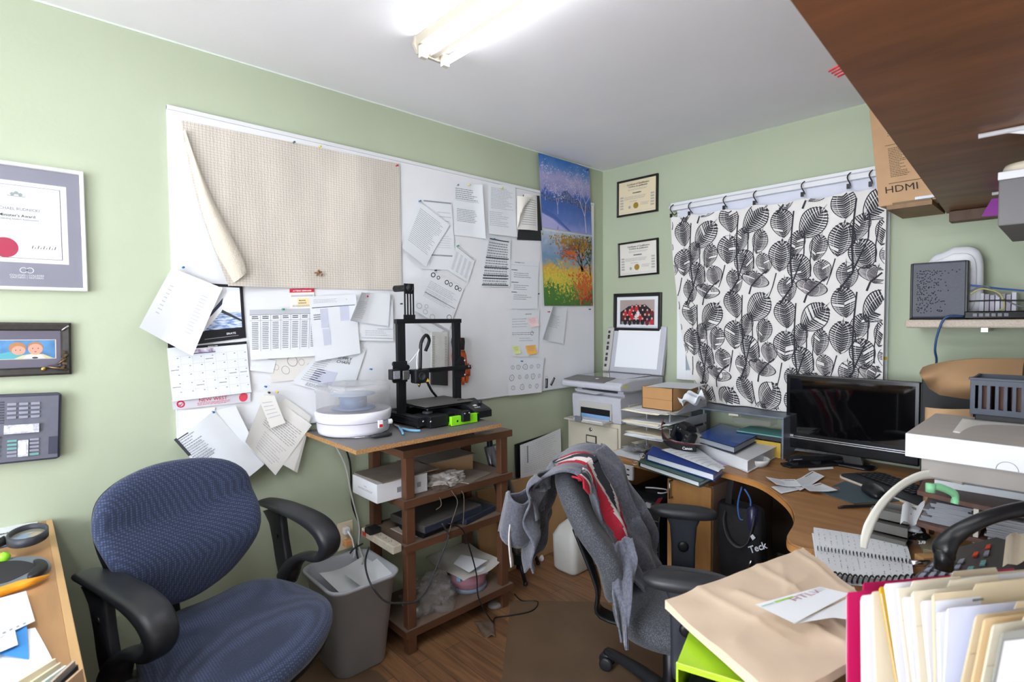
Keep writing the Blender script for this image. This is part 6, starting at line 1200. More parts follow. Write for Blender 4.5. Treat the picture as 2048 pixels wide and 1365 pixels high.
for z, m_, l, sh in ((.8625, MAN, 'cream folder in the middle letter tray', .0), (.868, M('paper_green', '#6f9a80', .8), 'green folder in the middle letter tray', .02), (.8005, MAN, 'brown-edged folder in the lowest letter tray', .01), (.9405, PAPER, 'white papers sticking out of the top letter tray', -.01)):
    for i in range(3): MB(Matrix.Translation((.71, -.39, z+i*.0022)) @ Matrix.Rotation(.04*i-.05+sh, 4, 'Z')).box((-.115, -.165-(.03 if i == 1 else 0), 0), (.11, .14, .0018), m_ if i != 1 or m_ is PAPER else PAPER).build('paper_stack', None, **T(['bottom of the ', 'loose white one in the ', 'top of the '][i]+l+' pile', 'folder', 'papers in the letter trays'))
R = random.Random(21)
for z, nm in ((.8072, 'lowest'), (.8745, 'middle'), (.9405, 'top')):
    for i in range(5 if z < .94 else 2):
        m_ = [MAN, PAPER, M('stack_grey', '#85878d', .7), PAPER, MAN][(i+int(z*100)) % 5]
        F_ = Matrix.Translation((.71+R.uniform(-.015, .01), -.39, z+i*.0032)) @ Matrix.Rotation(R.uniform(-.10, .09), 4, 'Z')
        mb = MB(F_); mb.grid(lambda a, b: (-.12+.235*a, -.165-(.045 if i % 2 else .02)+.30*b, .0012*math.sin(a*6+i)-.006*max(0, .12-b)*(i % 2)*8), 8, 8, m_); mb.build('loose_sheet', solid=.0012, **T('loose sheet fanned out in the '+nm+' letter tray', 'paper', 'sheets fanned out in the '+nm+' letter tray'))
t = thing('tan_carton', 'open tan cardboard organiser box on the top letter tray', 'box', (.73, -.38, .948)); 
mb = MB(); x0, x1, y0, y1, z0_, z1 = .64, .825, -.50, -.24, .948, 1.066
for lo, hi in (((x0, y0, z0_), (x1, y0+.003, z1)), ((x0, y1-.003, z0_), (x1, y1, z1)), ((x0, y0, z0_), (x0+.003, y1, z1)), ((x1-.003, y0, z0_), (x1, y1, z1)), ((x0, y0, z0_), (x1, y1, z0_+.003))): mb.box(lo, hi, KR)
mb.box((x0+.0, y0-.001, z0_+.055), (x1, y0, z0_+.057), M('carton_line', '#96703f', .8)); mb.build('carton', t)
s = Sheet([V((.66, -.27, 1.072)), V((.86, -.20, 1.075)), V((.90, -.45, 1.074)), V((.67, -.52, 1.068))], PAPER, lambda a, b: .006*a, 4, 4, flip=True); s.build('paper_sheet', **T('white sheet lying on top of the tan cardboard organiser', 'paper'))
mb = MB(); crx = [at(x, y, y=-.40) for x, y in ()]
s = Sheet([V((.83, -.46, 1.02)), V((.93, -.40, 1.06)), V((.99, -.46, 1.02)), V((.90, -.52, .99))], PAPER, lambda a, b: .02*math.sin(a*9+b*4)+.015*math.sin(b*11), 16, 16, flip=True); s.build('crumpled_paper', **T('crumpled white paper beside the tan cardboard organiser', 'paper'))
# ------------------------------------------------------------------ grey metal riser behind the binders
RG = M('riser_blue_grey', '#6d7684', .4, .3); t = thing('metal_riser', 'blue-grey metal desk riser below the curtain', 'riser', (1.05, -.2, DZ))
MB().box((.80, -.27, .936), (1.29, -.05, .945), RG).build('top', t, bevel=.002)
MB().box((.80, -.27, RZ+.001), (.808, -.05, .936), RG).build('leg_panel', t); MB().box((1.282, -.27, DZ+.001), (1.29, -.05, .936), RG).build('leg_panel', t)
MB().box((1.02, -.276, .925), (1.07, -.270, .935), M('clip_cream', '#c9bfa8', .5)).build('clip', t, bevel=.001)
MB().box((.83, -.22, .87), (1.27, -.06, .875), RG).build('inner_shelf', t) if 0 else None
MB().box((1.05, -.25, .8405), (1.28, -.08, .846), M('folder_teal', '#5f9c98', .6)).build('teal_folder', **T('teal folder lying under the metal riser', 'folder'))
MB().box((1.05, -.25, .82), (1.28, -.08, .84), DARK).build('black_organiser', **T('black desk organiser under the teal folder', 'organiser'))
MB().box((1.13, -.262, DZ+.001), (1.275, -.252, .815), M('envelope_ochre', '#b8993f', .7)).build('ochre_envelope', **T('ochre padded envelope standing under the right end of the riser', 'envelope'))
MB().box((1.04, -.24, DZ+.001), (1.12, -.10, .819), M('under_dark', '#2e2622', .8)).build('dark_case', **T('dark case under the riser behind the blue binder', 'case'))
mb = MB(); mb.box((1.0, -.2, .876), (1.2, -.1, .905), PL); mb.build('clear_pen_box', bevel=.004, **T('clear plastic pen box hanging under the riser shelf', 'pen box'))
crumple('plastic_wrap', (.88, -.36, RZ+.05), (.035, .03, .05), PL, 'clear plastic wrap standing beside the camera', 'wrap', 8, 16)
# ------------------------------------------------------------------ binders
def slab(px, z, h, m, name, label, cat, pm=None, spine=None, group=None, ins=.006):
    q = [at(x, y, z=z+h) for x, y in px]; q = [V((p.x, p.y, z)) for p in q]; t = thing(name, label, cat, sum(q, V())/4, group=group); c = sum(q, V())/4
    MB().prism(q, (0, 0, .003), m).build('back_cover', t); MB().prism([p+V((0, 0, h-.003)) for p in q], (0, 0, .003), m).build('front_cover', t)
    i_ = [c+(p-c)*.95+V((0, 0, .0035)) for p in q]; MB().prism(i_, (0, 0, h-.0075), pm or PAPER).build('pages', t)
    if spine is not None:
        a, b = q[spine], q[(spine+1) % 4]; nn = (b-a).cross(V((0, 0, 1))).normalized()*.003; MB().prism([a, b, b+V((0, 0, h)), a+V((0, 0, h))], nn, m).build('spine', t)
        mid = (a+b)/2-nn*8; 
        for f in (.06,):
            o = a.lerp(b, f)-nn*7+V((0, 0, h*.5)); MB().tube([o+(-nn.normalized()*math.cos(u)*.014*1+V((0, 0, 1))*math.sin(u)*h*.38) for u in [2*PI*k/12 for k in range(13)]], .0018, CHROME, 6).build('ring', t)
    return t, q
slab([(1391, 884), (1441, 856), (1556, 892), (1497, 922)], DZ+.002, .055, M('binder_white', '#d9d9dc', .4), 'ring_binder', 'thick white ring binder stuffed with pages under the blue binder', 'binder', spine=0)
t, q = slab([(1390, 872), (1441, 847), (1522, 868), (1469, 895)], DZ+.062, .032, M('binder_black_edge', '#23262e', .4), 'ring_binder', 'blue ring binder with a patterned cover on top of the white one', 'binder', M('binder_blue_fill', '#9aa0aa'), spine=0)
c = sum(q, V())/4; BB = M('binder_blue', '#1f4fa8', .25, n=(14, .5), h2='#3a5fb5', coat=.6); MB().prism([c+(p-c)*.97+V((0, 0, .0322)) for p in q], (0, 0, .0008), BB).build('cover_print', t)
slab([(1277, 924), (1300, 906), (1440, 945), (1400, 965)], RZ+.002, .024, M('binder_green', '#1f4a44', .4), 'ring_binder', 'dark green ring binder at the front of the desk wing', 'binder', spine=0)
slab([(1292, 908), (1306, 893), (1448, 936), (1430, 950)], RZ+.028, .03, M('binder_navy', '#24408c', .35), 'ring_binder', 'royal blue ring binder slanting on the dark green one', 'binder', spine=0)
flat([(1322, 900), (1392, 893), (1450, 935), (1437, 945)], 'scribbled white sheets spread over the royal blue binder', RZ+.062, pr=lambda s: s.lines(.1, .1, .9, .9, 8, PALE, .2, 3), off=lambda a, b: .004*math.sin(a*5))
flat([(1308, 890), (1345, 862), (1400, 880), (1420, 905)], 'white sheet curling up behind the camera strap', RZ+.075, off=lambda a, b: .03*(1-a)**2)
flat([(1213, 906), (1262, 893), (1292, 903), (1278, 922)], 'blank white sheet at the left end of the desk wing', RZ+.002)
flat([(1398, 913), (1440, 905), (1483, 925), (1440, 935)], 'purple and white leaflet at the desk edge under the white binder', DZ+.0015, 'leaflet', M('leaflet_lilac', '#b9a9cf', .6), 'leaflet', pr=lambda s: (s.rect(.0, .0, .2, 1, PAPER), s.lines(.3, .2, .9, .8, 4, M('lilac_dark', '#7f74a0', .6), .3, 3)))
for k, (q_, l) in enumerate((([(1262, 885), (1330, 873), (1345, 900), (1300, 905)], 'manila folder end under the letter trays'), ([(1240, 893), (1295, 886), (1302, 900), (1268, 904)], 'grey clutter of foil and papers left of the binders'))):
    flat(q_, l, RZ+.015+.01*k, 'folder' if k == 0 else 'foil_scrap', MAN if k == 0 else M('foil', '#b5b6b8', .3, .5, bump=(60, 1)), 'folder' if k == 0 else 'foil', lambda a, b: .006*math.sin(a*9)*math.sin(b*7), nx=12, ny=12)
for k, (q_, l) in enumerate((([(1440, 902), (1500, 915), (1470, 930), (1410, 915)], 'crumpled slip under the front corner of the white binder'), ([(1535, 893), (1575, 893), (1590, 901), (1545, 906)], 'white sheet poking out right of the white binder'), ([(1290, 878), (1335, 872), (1350, 884), (1300, 892)], 'brown-edged envelope under the letter trays'))):
    flat(q_, l, (DZ if k < 2 else RZ)+.004+.004*k, 'paper_sheet' if k < 2 else 'envelope', PAPER if k < 2 else MAN, off=lambda a, b: .006*abs(math.sin(a*7+b*3)), nx=10, ny=8)
mb = MB(); mb.lathe([(.05, 0), (.062, .02), (.064, .032), (.06, .032), (.046, .003), (0, .003)], at(1510, 930, z=DZ+.001), M('saucer_white', '#d8d8d6', .35), 36); mb.build('saucer', **T('white round dish on the oak desk right of the white binder', 'dish'))
# camera
t = thing('digital_camera', 'black digital camera with pale lens, lying tilted with its strap', 'camera', at(1362, 880, z=RZ+.08)); CB = M('camera_black', '#18181b', .5, bump=(200, .2))
o = at(1368, 870, y=-.53); Fm = Matrix.Translation(o) @ Matrix.Rotation(-.35, 4, 'Z') @ Matrix.Rotation(-.25, 4, 'X') @ Matrix.Rotation(.25, 4, 'Y')
mb = MB(Fm); mb.box((-.06, -.025, -.05), (.065, .03, .035), CB); mb.box((-.068, -.03, -.045), (-.04, .035, .03), CB); mb.build('body', t, bevel=.012)
mb = MB(Fm); mb.prism([V((-.028, y, z)) for y, z in ((-.03, .03), (-.03, .05), (-.01, .062), (.03, .06), (.045, .04), (.045, .03))], (.056, 0, 0), CB); mb.build('viewfinder', t, bevel=.004)
MB(Fm).box((-.035, -.0265, -.042), (.028, -.0245, .01), M('lcd_black', '#0a0c14', .08)).build('screen', t, bevel=.002)
for i, (x, z) in enumerate(((.042, .01), (.052, .01), (.045, -.01), (.045, -.03), (-.05, .022), (-.03, .022), (-.01, .022))): MB(Fm).lathe([(.004, 0), (.004, -.003), (0, -.003)], (x, -.025, z), M('button_grey', '#5b5d62', .4), 10, 'y').build('button', t)
MB(Fm).lathe([(.033, .0), (.035, .01), (.035, .05), (.033, .06), (.028, .06), (.026, .05), (0, .05)], (.01, .03, -.008), M('lens_pale_grey', '#bdbab2', .4), 28, 'y').build('lens', t)
mb = MB(); SK_ = M('strap_black', '#1d1a1d', .8); pts = [at(1328, 845, y=-.56), at(1324, 862, y=-.58), at(1330, 880, y=-.60), at(1345, 890, y=-.61), at(1368, 895, y=-.61), at(1392, 897, y=-.60)]
sweep(mb, pts, (0, 0, 1), [.014, .016, .017, .018, .018, .018], [.0015]*6, SK_, 8, 1, 6); sweep(mb, [p+V((0, -.0005, .0175)) for p in pts], (0, 0, 1), [.0022]*6, [.002]*6, M('strap_red', '#7c2230', .7), 6, 1, 6); st_ = mb.build('neck_strap', t)
a, b = at(1365, 899, y=-.613), at(1392, 901, y=-.603); e = (b-a).normalized(); MB().text('Canon', lambda x, y: a+e*x+V((.001, -.004, y+.0)), .013, PAPER, 'l', .03).build('strap_lettering', t)
# ------------------------------------------------------------------ monitor
YM = -.18; m0, m1, m2, m3 = at(1573, 748, y=YM), at(1842, 765, y=YM), at(1571, 893, y=YM), at(1571, 871, y=YM)
t = thing('monitor', 'black flat monitor with a silver double line along its foot', 'monitor', ((m0.x+m1.x)/2, YM, DZ)); GB = M('monitor_gloss', '#131317', .18); xa, xb, za, zb_ = m0.x, m1.x, m2.z, (m0.z+m1.z)/2; xm = (xa+xb)/2
MB().box((xa, YM, za), (xb, YM+.03, zb_), GB).build('bezel', t, bevel=.006)
MB().box((xa+.018, YM-.0015, m3.z+.022), (xb-.018, YM-.0002, zb_-.02), M('screen_black', '#08080a', .04, coat=.5)).build('screen', t)
for z in (m3.z+.002, m3.z-.007): MB().box((xa+.04 if z > m3.z else xa+.014, YM-.0018, z), (xb-.01, YM-.0002, z+.004), CHROME).build('silver_line', t)
MB().box((xa+.006, YM-.0018, m3.z), (xa+.036, YM-.0005, m3.z+.01), M('badge_grey', '#a6a7aa', .4)).build('badge', t)
MB().prism([V((xm-.06, YM+.01, DZ+.014)), V((xm+.06, YM+.01, DZ+.014)), V((xm+.04, YM+.02, za+.03)), V((xm-.04, YM+.02, za+.03))], (0, .02, 0), GB).build('neck', t)
mb = MB(); rloft(mb, [(xm+.02, YM+.02, DZ+.001, .09, .06, .04), (xm+.02, YM+.02, DZ+.008, .09, .06, .04), (xm+.02, YM+.02, DZ+.014, .08, .05, .04)], GB); mb.build('foot', t)
flat([(1585, 901), (1600, 893), (1692, 899), (1700, 915)], 'loose white papers under the monitor front', DZ+.020, off=lambda a, b: .006*math.sin(a*6), pr=lambda s: s.lines(.1, .2, .9, .8, 3, PALE, .2, 4))
flat([(1695, 905), (1722, 912), (1705, 919), (1690, 918)], 'folded white slip right of the papers under the monitor', DZ+.022)
flat([(1500, 905), (1560, 897), (1575, 905), (1520, 920)], 'white pages under the riser end behind the punch', DZ+.002)
# hole punch
t = thing('hole_punch', 'long black three-hole punch on the oak desk', 'hole punch', at(1624, 925, z=DZ)); a, b = at(1568, 936, z=DZ), at(1686, 930, z=DZ); e = (b-a).normalized(); c = (a+b)/2; Fh = Matrix.Translation((c.x, c.y+.02, DZ)) @ Matrix.Rotation(math.atan2(e.y, e.x), 4, 'Z'); Lh = (b-a).length/2
mb = MB(Fh); mb.prism([V((-Lh, -.035, .001)), V((Lh, -.035, .001)), V((Lh+.005, .0, .001)), V((Lh, .04, .001)), V((-Lh, .04, .001)), V((-Lh-.012, .0, .001))], (0, 0, .010), BLACK); mb.build('base', t, bevel=.003)
mb = MB(Fh); mb.prism([V((x, -.012, z)) for x, z in ((-Lh+.01, .022), (Lh-.0, .020), (Lh-.02, .038), (Lh*.3, .048), (-Lh*.4, .050), (-Lh+.02, .040))], (0, .04, 0), BLACK); mb.build('lever', t, bevel=.008)
for x in (-Lh*.75, 0, Lh*.75): MB(Fh).box((x-.012, -.02, .011), (x+.012, .02, .022), DARK).lathe([(.004, .03), (.004, .036)], (x, -.015, -.015), M('brass', '#b89a5a'), 8).build('punch_die', t)
MB(Fh).box((-Lh+.03, -.0128, .034), (-Lh+.075, -.0121, .037), GREY).build('badge', t)
def rec1(s): s.lines(.1, .15, .9, .85, 8, PALE, .25, 5); s.rect(.6, .1, .95, .2, GREY)
flat([(1578, 968), (1625, 944), (1649, 955), (1600, 984)], 'folded receipt with a logo, longest on the open desk', DZ+.006, 'receipt', PAPER, 'receipt', lambda a, b: .008*abs(a-.5), rec1)
flat([(1531, 957), (1590, 962), (1604, 976), (1553, 973)], 'left wing of the crumpled receipts on the open desk', DZ+.008, 'receipt', PAPER, 'receipt', lambda a, b: .012*abs(a-.5), rec1)
flat([(1600, 974), (1640, 968), (1676, 983), (1619, 986)], 'right wing of the crumpled receipts over the mouse mat', DZ+.009, 'receipt', PAPER, 'receipt', lambda a, b: .01*abs(a-.6), rec1)
flat([(1541, 974), (1590, 970), (1610, 978), (1562, 988)], 'front flap of the crumpled receipts on the open desk', DZ+.004, 'receipt', PAPER, 'receipt', None, rec1)
flat([(1616, 938), (1665, 934), (1668, 938), (1618, 942)], 'thin white strip in front of the hole punch', DZ+.002, 'paper_strip')
# keyboard
t = thing('keyboard', 'black keyboard with a pale rim turned on the desk right', 'keyboard', at(1760, 970, z=DZ)); a, b = at(1676, 950, z=DZ+.01), at(1842, 1014, z=DZ+.01); e = (b-a).normalized(); e = V((e.x, e.y, 0)).normalized(); Fk = Matrix.Translation((a.x, a.y, DZ+.001)) @ Matrix.Rotation(math.atan2(e.y, e.x), 4, 'Z')
def rr(x0, y0, x1, y1, r, z): return [V((cx_+r*math.cos(u), cy_+r*math.sin(u), z)) for cx_, cy_, q0 in ((x1-r, y1-r, 0), (x0+r, y1-r, 1), (x0+r, y0+r, 2), (x1-r, y0+r, 3)) for u in [PI/2*q0+PI/2*k/5 for k in range(6)]]
mb = MB(Fk); mb.prism(rr(-.004, -.004, .454, .204, .03, 0), (0, 0, .008), M('rim_pale', '#c9c3b6', .4)); mb.build('rim', t); mb = MB(Fk); mb.prism(rr(0, 0, .45, .20, .028, .006), (0, 0, .008), DARK); mb.build('deck', t, bevel=.002)
for r in range(5):
    for k in range(18 if r else 12):
        MB(Fk).box((.02+k*.0235+(r*.004), .07+r*.024, .014), (.039+k*.0235+(r*.004) if r or k != 5 else .16, .089+r*.024, .020), BLACK).build('key', t, bevel=.0015) if .02+k*.0235 < .43 else None
MB(Fk).box((.30, .15, .0203), (.335, .175, .0206), PAPER).build('white_sticker', t)
t = thing('mouse_mat', 'dark teal mouse mat with a small picture in its corner', 'mouse mat', at(1720, 985, z=DZ)); q = [at(x, y, z=DZ+.001) for x, y in ((1640, 985), (1690, 964), (1800, 1003), (1708, 1009))]; MB().prism(q, (0, 0, .003), M('mat_teal', '#43555c', .5)).build('mat', t); c = at(1665, 976, z=DZ+.0045); MB().cbox(c, (.05, .03, .0004), M('hand_print', '#8a6a5c', .6), .4).build('picture', t)
q = [at(x, y, z=DZ+.005) for x, y in ((1722, 980), (1740, 974), (1765, 985), (1773, 997), (1755, 1000), (1735, 993))]; mb = MB(); mb.pad(smooth([V((p.x, p.y, DZ+.014)) for p in q], 4), (0, 0, 1), .02, M('mouse_black', '#1b1c20', .3), .6); mb.build('computer_mouse', **T('black computer mouse on the teal mat', 'mouse'))
MB().tube([at(1677, 1016, z=DZ+.006), at(1690, 1014, z=DZ+.007), at(1735, 1012, z=DZ+.007), at(1765, 1010, z=DZ+.007)], [.004, .006, .006, .006], BLACK, 8).build('black_pen', **T('black pen lying before the mouse mat', 'pen'))
# ------------------------------------------------------------------ bags under the desk
t = thing('tote_bag', 'black tote bag with white lettering hanging by its strap under the desk', 'bag', (1.30, -.72, .05)); BGK = M('tote_black', '#151417', .85, n=(30, .3), bump=(40, .3))
mb = MB(); rloft(mb, [(1.30, -.74, .06, .07, .05, .03), (1.30, -.74, .08, .085, .06, .03), (1.305, -.74, .3, .085, .06, .03), (1.29, -.73, .5, .095, .055, .03), (1.28, -.72, .62, .09, .045, .03), (1.27, -.71, .625, .08, .035, .03), (1.27, -.71, .55, .07, .03, .03)], BGK); mb.build('body', t)
mb = MB(); sweep(mb, [V((1.24, -.775, .60)), V((1.245, -.80, .56)), V((1.27, -.81, .50)), V((1.31, -.81, .475)), V((1.345, -.80, .50)), V((1.36, -.79, .56)), V((1.362, -.77, .61))], (0, 1, 0), [.012]*7, [.002]*7, M('strap_grey', '#3e3e42', .7), 8); mb.build('handle', t)
mb = MB(); sweep(mb, [V((1.23, -.73, .61)), V((1.22, -.70, .66)), V((1.22, -.68, .712))], (1, 0, 0), [.014]*3, [.002]*3, BGK, 8); mb.build('shoulder_strap', t)
tx = at(1500, 1108, y=-.805); mb = MB(); mb.text('Teck', lambda x, y: V((tx.x+x*.85-y*.35, -.8035-.0*y, tx.z+y*.9+x*.55)), .028, PALE, 'l', .02); q = at(1505, 1075, y=-.805); mb.prism([V((q.x, -.8035, q.z+.012)), V((q.x+.012, -.8035, q.z)), V((q.x, -.8035, q.z-.014)), V((q.x-.010, -.8035, q.z))], (0, -.0006, 0), PALE); mb.build('lettering', t)
MB().tube([at(1497, 1135, y=-.81), at(1503, 1122, y=-.81)], .005, CHROME, 8).build('metal_tag', t)
cable('blue_loop', [(1.28, -.71, .70), (1.285, -.76, .64), (1.30, -.77, .58), (1.33, -.76, .60), (1.33, -.74, .66), (1.30, -.73, .70)], .004, M('cord_blue', '#1f4a86', .5), 'blue cord looped above the black tote bag')
mb = MB(); mb.lathe([(.022, 0), (.024, .1), (.02, .14), (.01, .15), (0, .15)], (1.345, -.755, .49), M('bottle_indigo', '#26243f', .3), 16); mb.build('dark_bottle', **T('dark indigo bottle sticking out of the tote bag', 'bottle'))
crumple('bin_bag', (1.54, -.80, .02), (.10, .09, .17), M('bag_gloss_black', '#121214', .12), 'glossy black plastic bag crumpled under the desk right of the tote', 'bag', 12, 40, .6, .45, fr=5)
mb = MB(); mb.box((1.45, -.5, .001), (1.72, -.12, .45), M('box_umber', '#5b4431', .7)); mb.build('brown_box', bevel=.003, **T('brown box in the dark under the curved desk', 'box'))
# ------------------------------------------------------------------ right-hand side: organiser, boxes, phone, folders
WG = M('walnut_board', '#5b4036', .45, n=(3, .35), stretch=(8, 1.2, 1), bump=(30, .02))
t = thing('desk_organiser', 'walnut-shelved desk organiser under the white box at the right', 'organiser', (2.2, -1.0, DZ)); OX0, OX1, OY0, OY1 = 1.968, 2.40, -1.205, -.86
for z in (.86, .948): MB().prism([V((OX0, OY0+.03, z-.012)), V((OX0+.12, OY0, z-.012)), V((OX1, OY0-.01, z-.012)), V((OX1, OY1, z-.012)), V((OX0-.02, OY1, z-.012))], (0, 0, .012), WG).build('shelf', t, bevel=.001)
for z0_, z1 in ((DZ+.001, .847), (.861, .935)):
    MB().box((2.09, OY0+.005, z0_), (2.10, OY1-.02, z1), M('divider_white', '#c7c0b6', .5)).build('divider', t); MB().box((OX1-.012, OY0, z0_), (OX1, OY1, z1), WG).build('side_panel', t)
MB().box((OX0-.015, OY1-.03, DZ+.001), (OX0-.005, OY1, .936), WG).build('side_panel', t)
R = random.Random(4)
for k in range(12):
    z = .8615+k*.0050; dx = R.uniform(-.008, .012)+k*.0015; MB(Matrix.Translation((2.03, -1.03, z)) @ Matrix.Rotation(R.uniform(-.06, .06), 4, 'Z')).box((-.05+dx, -.13, 0), (.05, .13, .0048), M('stack_grey', '#85878d', .7)).build('paper_wad', **T('thin wad of papers stacked inside the left bay of the walnut organiser', 'papers', 'paper wads in the walnut organiser'))
for k in range(10):
    z = .8615+k*.006; MB(Matrix.Translation((2.235, -1.04, z)) @ Matrix.Rotation(R.uniform(-.03, .03), 4, 'Z')).box((-.12, -.155, 0), (.12, .13, .0052), M('stack_grey', '#9b9da3')).build('paper_wad', **T('thin wad of papers stacked inside the right bay of the walnut organiser', 'papers', 'paper wads right of the divider'))
for k, (dx, a_) in enumerate(((0, .05), (.012, -.03), (-.01, .06))):
    MB(Matrix.Translation((2.12+dx, -1.01, .949+k*.019)) @ Matrix.Rotation(a_, 4, 'Z')).box((-.13, -.08, 0), (.2, .13, .0185), PAPER if k != 1 else M('stack_grey', '#9b9da3')).build('envelope_pile', **T(['lowest', 'middle', 'topmost'][k]+' pile of envelopes on the walnut organiser', 'envelopes', 'envelopes on the organiser'))
MB().box((1.985, -1.235, 1.006), (2.4, -.82, 1.054), M('carton_dustgrey', '#9e9892', .7)).build('grey_carton', bevel=.002, **T('flat dusty grey carton under the white box at the right', 'box'))
t = thing('white_box', 'flat white cardboard box with a folded corner on top of the stack at the right', 'box', (2.15, -1.04, 1.056)); WB = M('box_white', '#e2e4ea', .55, n=(6, .03)); WBT = M('box_top_dusty', '#b9b2ab', .7, n=(7, .08))
MB().box((1.953, -1.255, 1.0565), (2.40, -.83, 1.119), WB).build('carton', t, bevel=.002); s = Sheet([V((1.955, -.832, 1.1195)), V((2.398, -.832, 1.1195)), V((2.398, -1.253, 1.1195)), V((1.955, -1.253, 1.1195))], WBT, None, 2, 2, flip=True); s.build('lid', t)
mb = MB(); mb.tube([(2.155+.020*math.cos(u), -1.2552, 1.0585+.020*math.sin(u)) for u in [PI*k/14 for k in range(15)]], .0008, GREY, 6); mb.build('thumb_cut', t)
s = Sheet([V((2.03, -.90, 1.124)), V((2.39, -.85, 1.124)), V((2.39, -1.20, 1.124)), V((2.04, -1.16, 1.124))], M('folder_warm', '#dcd9d2', .5), lambda a, b: .002+.024*a*b+.012*math.sin(a*PI)*b, 12, 12, flip=True); s.build('grey_folder', solid=.0015, **T('curved pale grey folder lying on the white box', 'folder'))
# basket grille
t = thing('grille_basket', 'dark slate plastic basket with vertical slots on the white box', 'basket', (2.2, -.82, 1.12)); SL = M('slate_plastic', '#3f4552', .5, n=(60, .1)); a = at(1940, 828, d=1.6); yb = -.905; a = at(1939, 828, y=yb); b = at(1939, 757, y=yb); x0, z0_, z1 = a.x, a.z, b.z
mb = MB(); mb.box((x0, yb, z0_), (x0+.40, yb+.008, z0_+.018), SL); mb.box((x0, yb, z1-.020), (x0+.40, yb+.008, z1), SL); mb.box((x0-.004, yb-.003, z1-.004), (x0+.40, yb+.012, z1+.003), SL)
for k in range(21): mb.box((x0+k*.0185, yb, z0_+.016), (x0+k*.0185+(.009 if k else .012), yb+.008, z1-.018), SL)
mb.build('slotted_front', t, bevel=.001); mb = MB(); mb.box((x0, yb+.010, z0_), (x0+.40, yb+.2, z0_+.006), SL); mb.box((x0, yb+.008, z0_), (x0+.006, yb+.2, z1), SL); mb.box((x0, yb+.195, z0_), (x0+.40, yb+.2, z1), SL); mb.build('tub', t)
MB().box((x0+.01, yb+.02, z0_-.03), (x0+.40, yb+.19, z0_-.0005), M('black_case', '#1c1c1f', .5)).build('black_case', bevel=.003, **T('black case under the slotted basket', 'case'))
for k in range(9): MB().box((x0+.02+k*.035, yb+.03, z0_+.007), (x0+.045+k*.035, yb+.15, z1-.012), M('brown_contents', '#6d4a3a', .7)).build('card_packet', **T('brown packet standing inside the slotted basket', 'packet', 'packets in the basket'))
# kraft roll and black case behind
KF = M('kraft_paper', '#a98661', .8, n=(5, .12), bump=(14, .25)); KFL = M('kraft_light', '#d3bda4', .85, n=(4, .06), bump=(14, .15))
def kr(a, b):
    top = [(1845, 735), (1858, 730), (1900, 722), (1950, 718), (2048, 718)]; bot = [(1848, 752), (1856, 778), (1880, 790), (1940, 800), (2048, 800)]
    f = lambda L: (lambda u, i: (L[i][0]*(1-u)+L[i+1][0]*u, L[i][1]*(1-u)+L[i+1][1]*u))(a*4-min(3, int(a*4)), min(3, int(a*4)))
    p, q = f(top), f(bot); x = p[0]*(1-b)+q[0]*b; y = p[1]*(1-b)+q[1]*b; return at(x, y, y=-.52)+V((0, -.07*math.sin(b*PI)+.012*math.sin(a*9+b*6), 0))
mb = MB(); mb.grid(kr, 30, 14, KF); mb.grid(lambda a, b: kr(a, 1-b)+V((0, .10*math.sin(b*PI)+.02, 0)), 30, 6, KF); mb.build('kraft_bag', **T('crumpled brown kraft bag lying behind the slotted basket', 'paper bag'))
a, b = at(1848, 745, y=-.40), at(1848, 900, y=-.40); MB().box((a.x, -.44, DZ+.001), (a.x+.45, -.10, a.z-.02), M('case_matt_black', '#141416', .6)).build('black_case', bevel=.003, **T('tall matt black case behind the monitor at the right', 'case'))
k0, k1 = at(1850, 815, y=-.6), at(1945, 820, y=-.6); s = Sheet([k0, k1, V((k1.x, -.6, DZ+.001)), V((k0.x, -.6, DZ+.001))], M('kraft_pale', '#c4a078', .8, n=(8, .08)), lambda a, b: .02*math.sin(a*4), 12, 6); s.build('kraft_sheet', solid=.002, **T('torn kraft sheet standing between the white box and the black case', 'paper'))
# curved label strip
mb = MB(); pts = [at(x, y, d=dd) for x, y, dd in ((1930, 962, 1.42), (1880, 950, 1.42), (1840, 953, 1.41), (1800, 974, 1.40), (1765, 1008, 1.39), (1742, 1045, 1.38), (1731, 1075, 1.38), (1727, 1098, 1.38))]
ps = smooth(pts, 6, False); tn = [(ps[min(i+1, len(ps)-1)]-ps[max(i-1, 0)]).normalized() for i in range(len(ps))]
def rib(a, b):
    i = min(int(round(b*(len(ps)-1))), len(ps)-1); lt = tn[i].cross(FW).normalized(); wd = .0125*(1-.45*max(0, b-.75)/.25); return ps[i]+lt*wd*(a-.5)*2+FW*.006*math.sin(b*5)*(a-.5)
mb.grid(rib, 3, len(ps)-1, M('strip_cream', '#dfddd0', .6)); mb.build('label_strip', solid=.0012, **T('long cream paper strip arching down from the organiser to the notebook', 'paper strip'))
# mint handle
t = thing('mint_handle', 'mint green bent plastic handle lying before the organiser', 'handle', at(1885, 990, d=1.28)); MG = M('mint', '#7fbf8f', .4)
pts = [at(x, y, d=1.28) for x, y in ((1862, 974), (1880, 975), (1905, 986), (1911, 995), (1909, 1008))]; mb = MB(); sweep(mb, pts, (0, .3, 1), [.007, .009, .009, .008, .008], [.007]*5, MG, 12, .8); mb.tube([at(1861, 985, d=1.28), at(1861, 968, d=1.28)], .010, MG, 14); mb.build('grip', t)
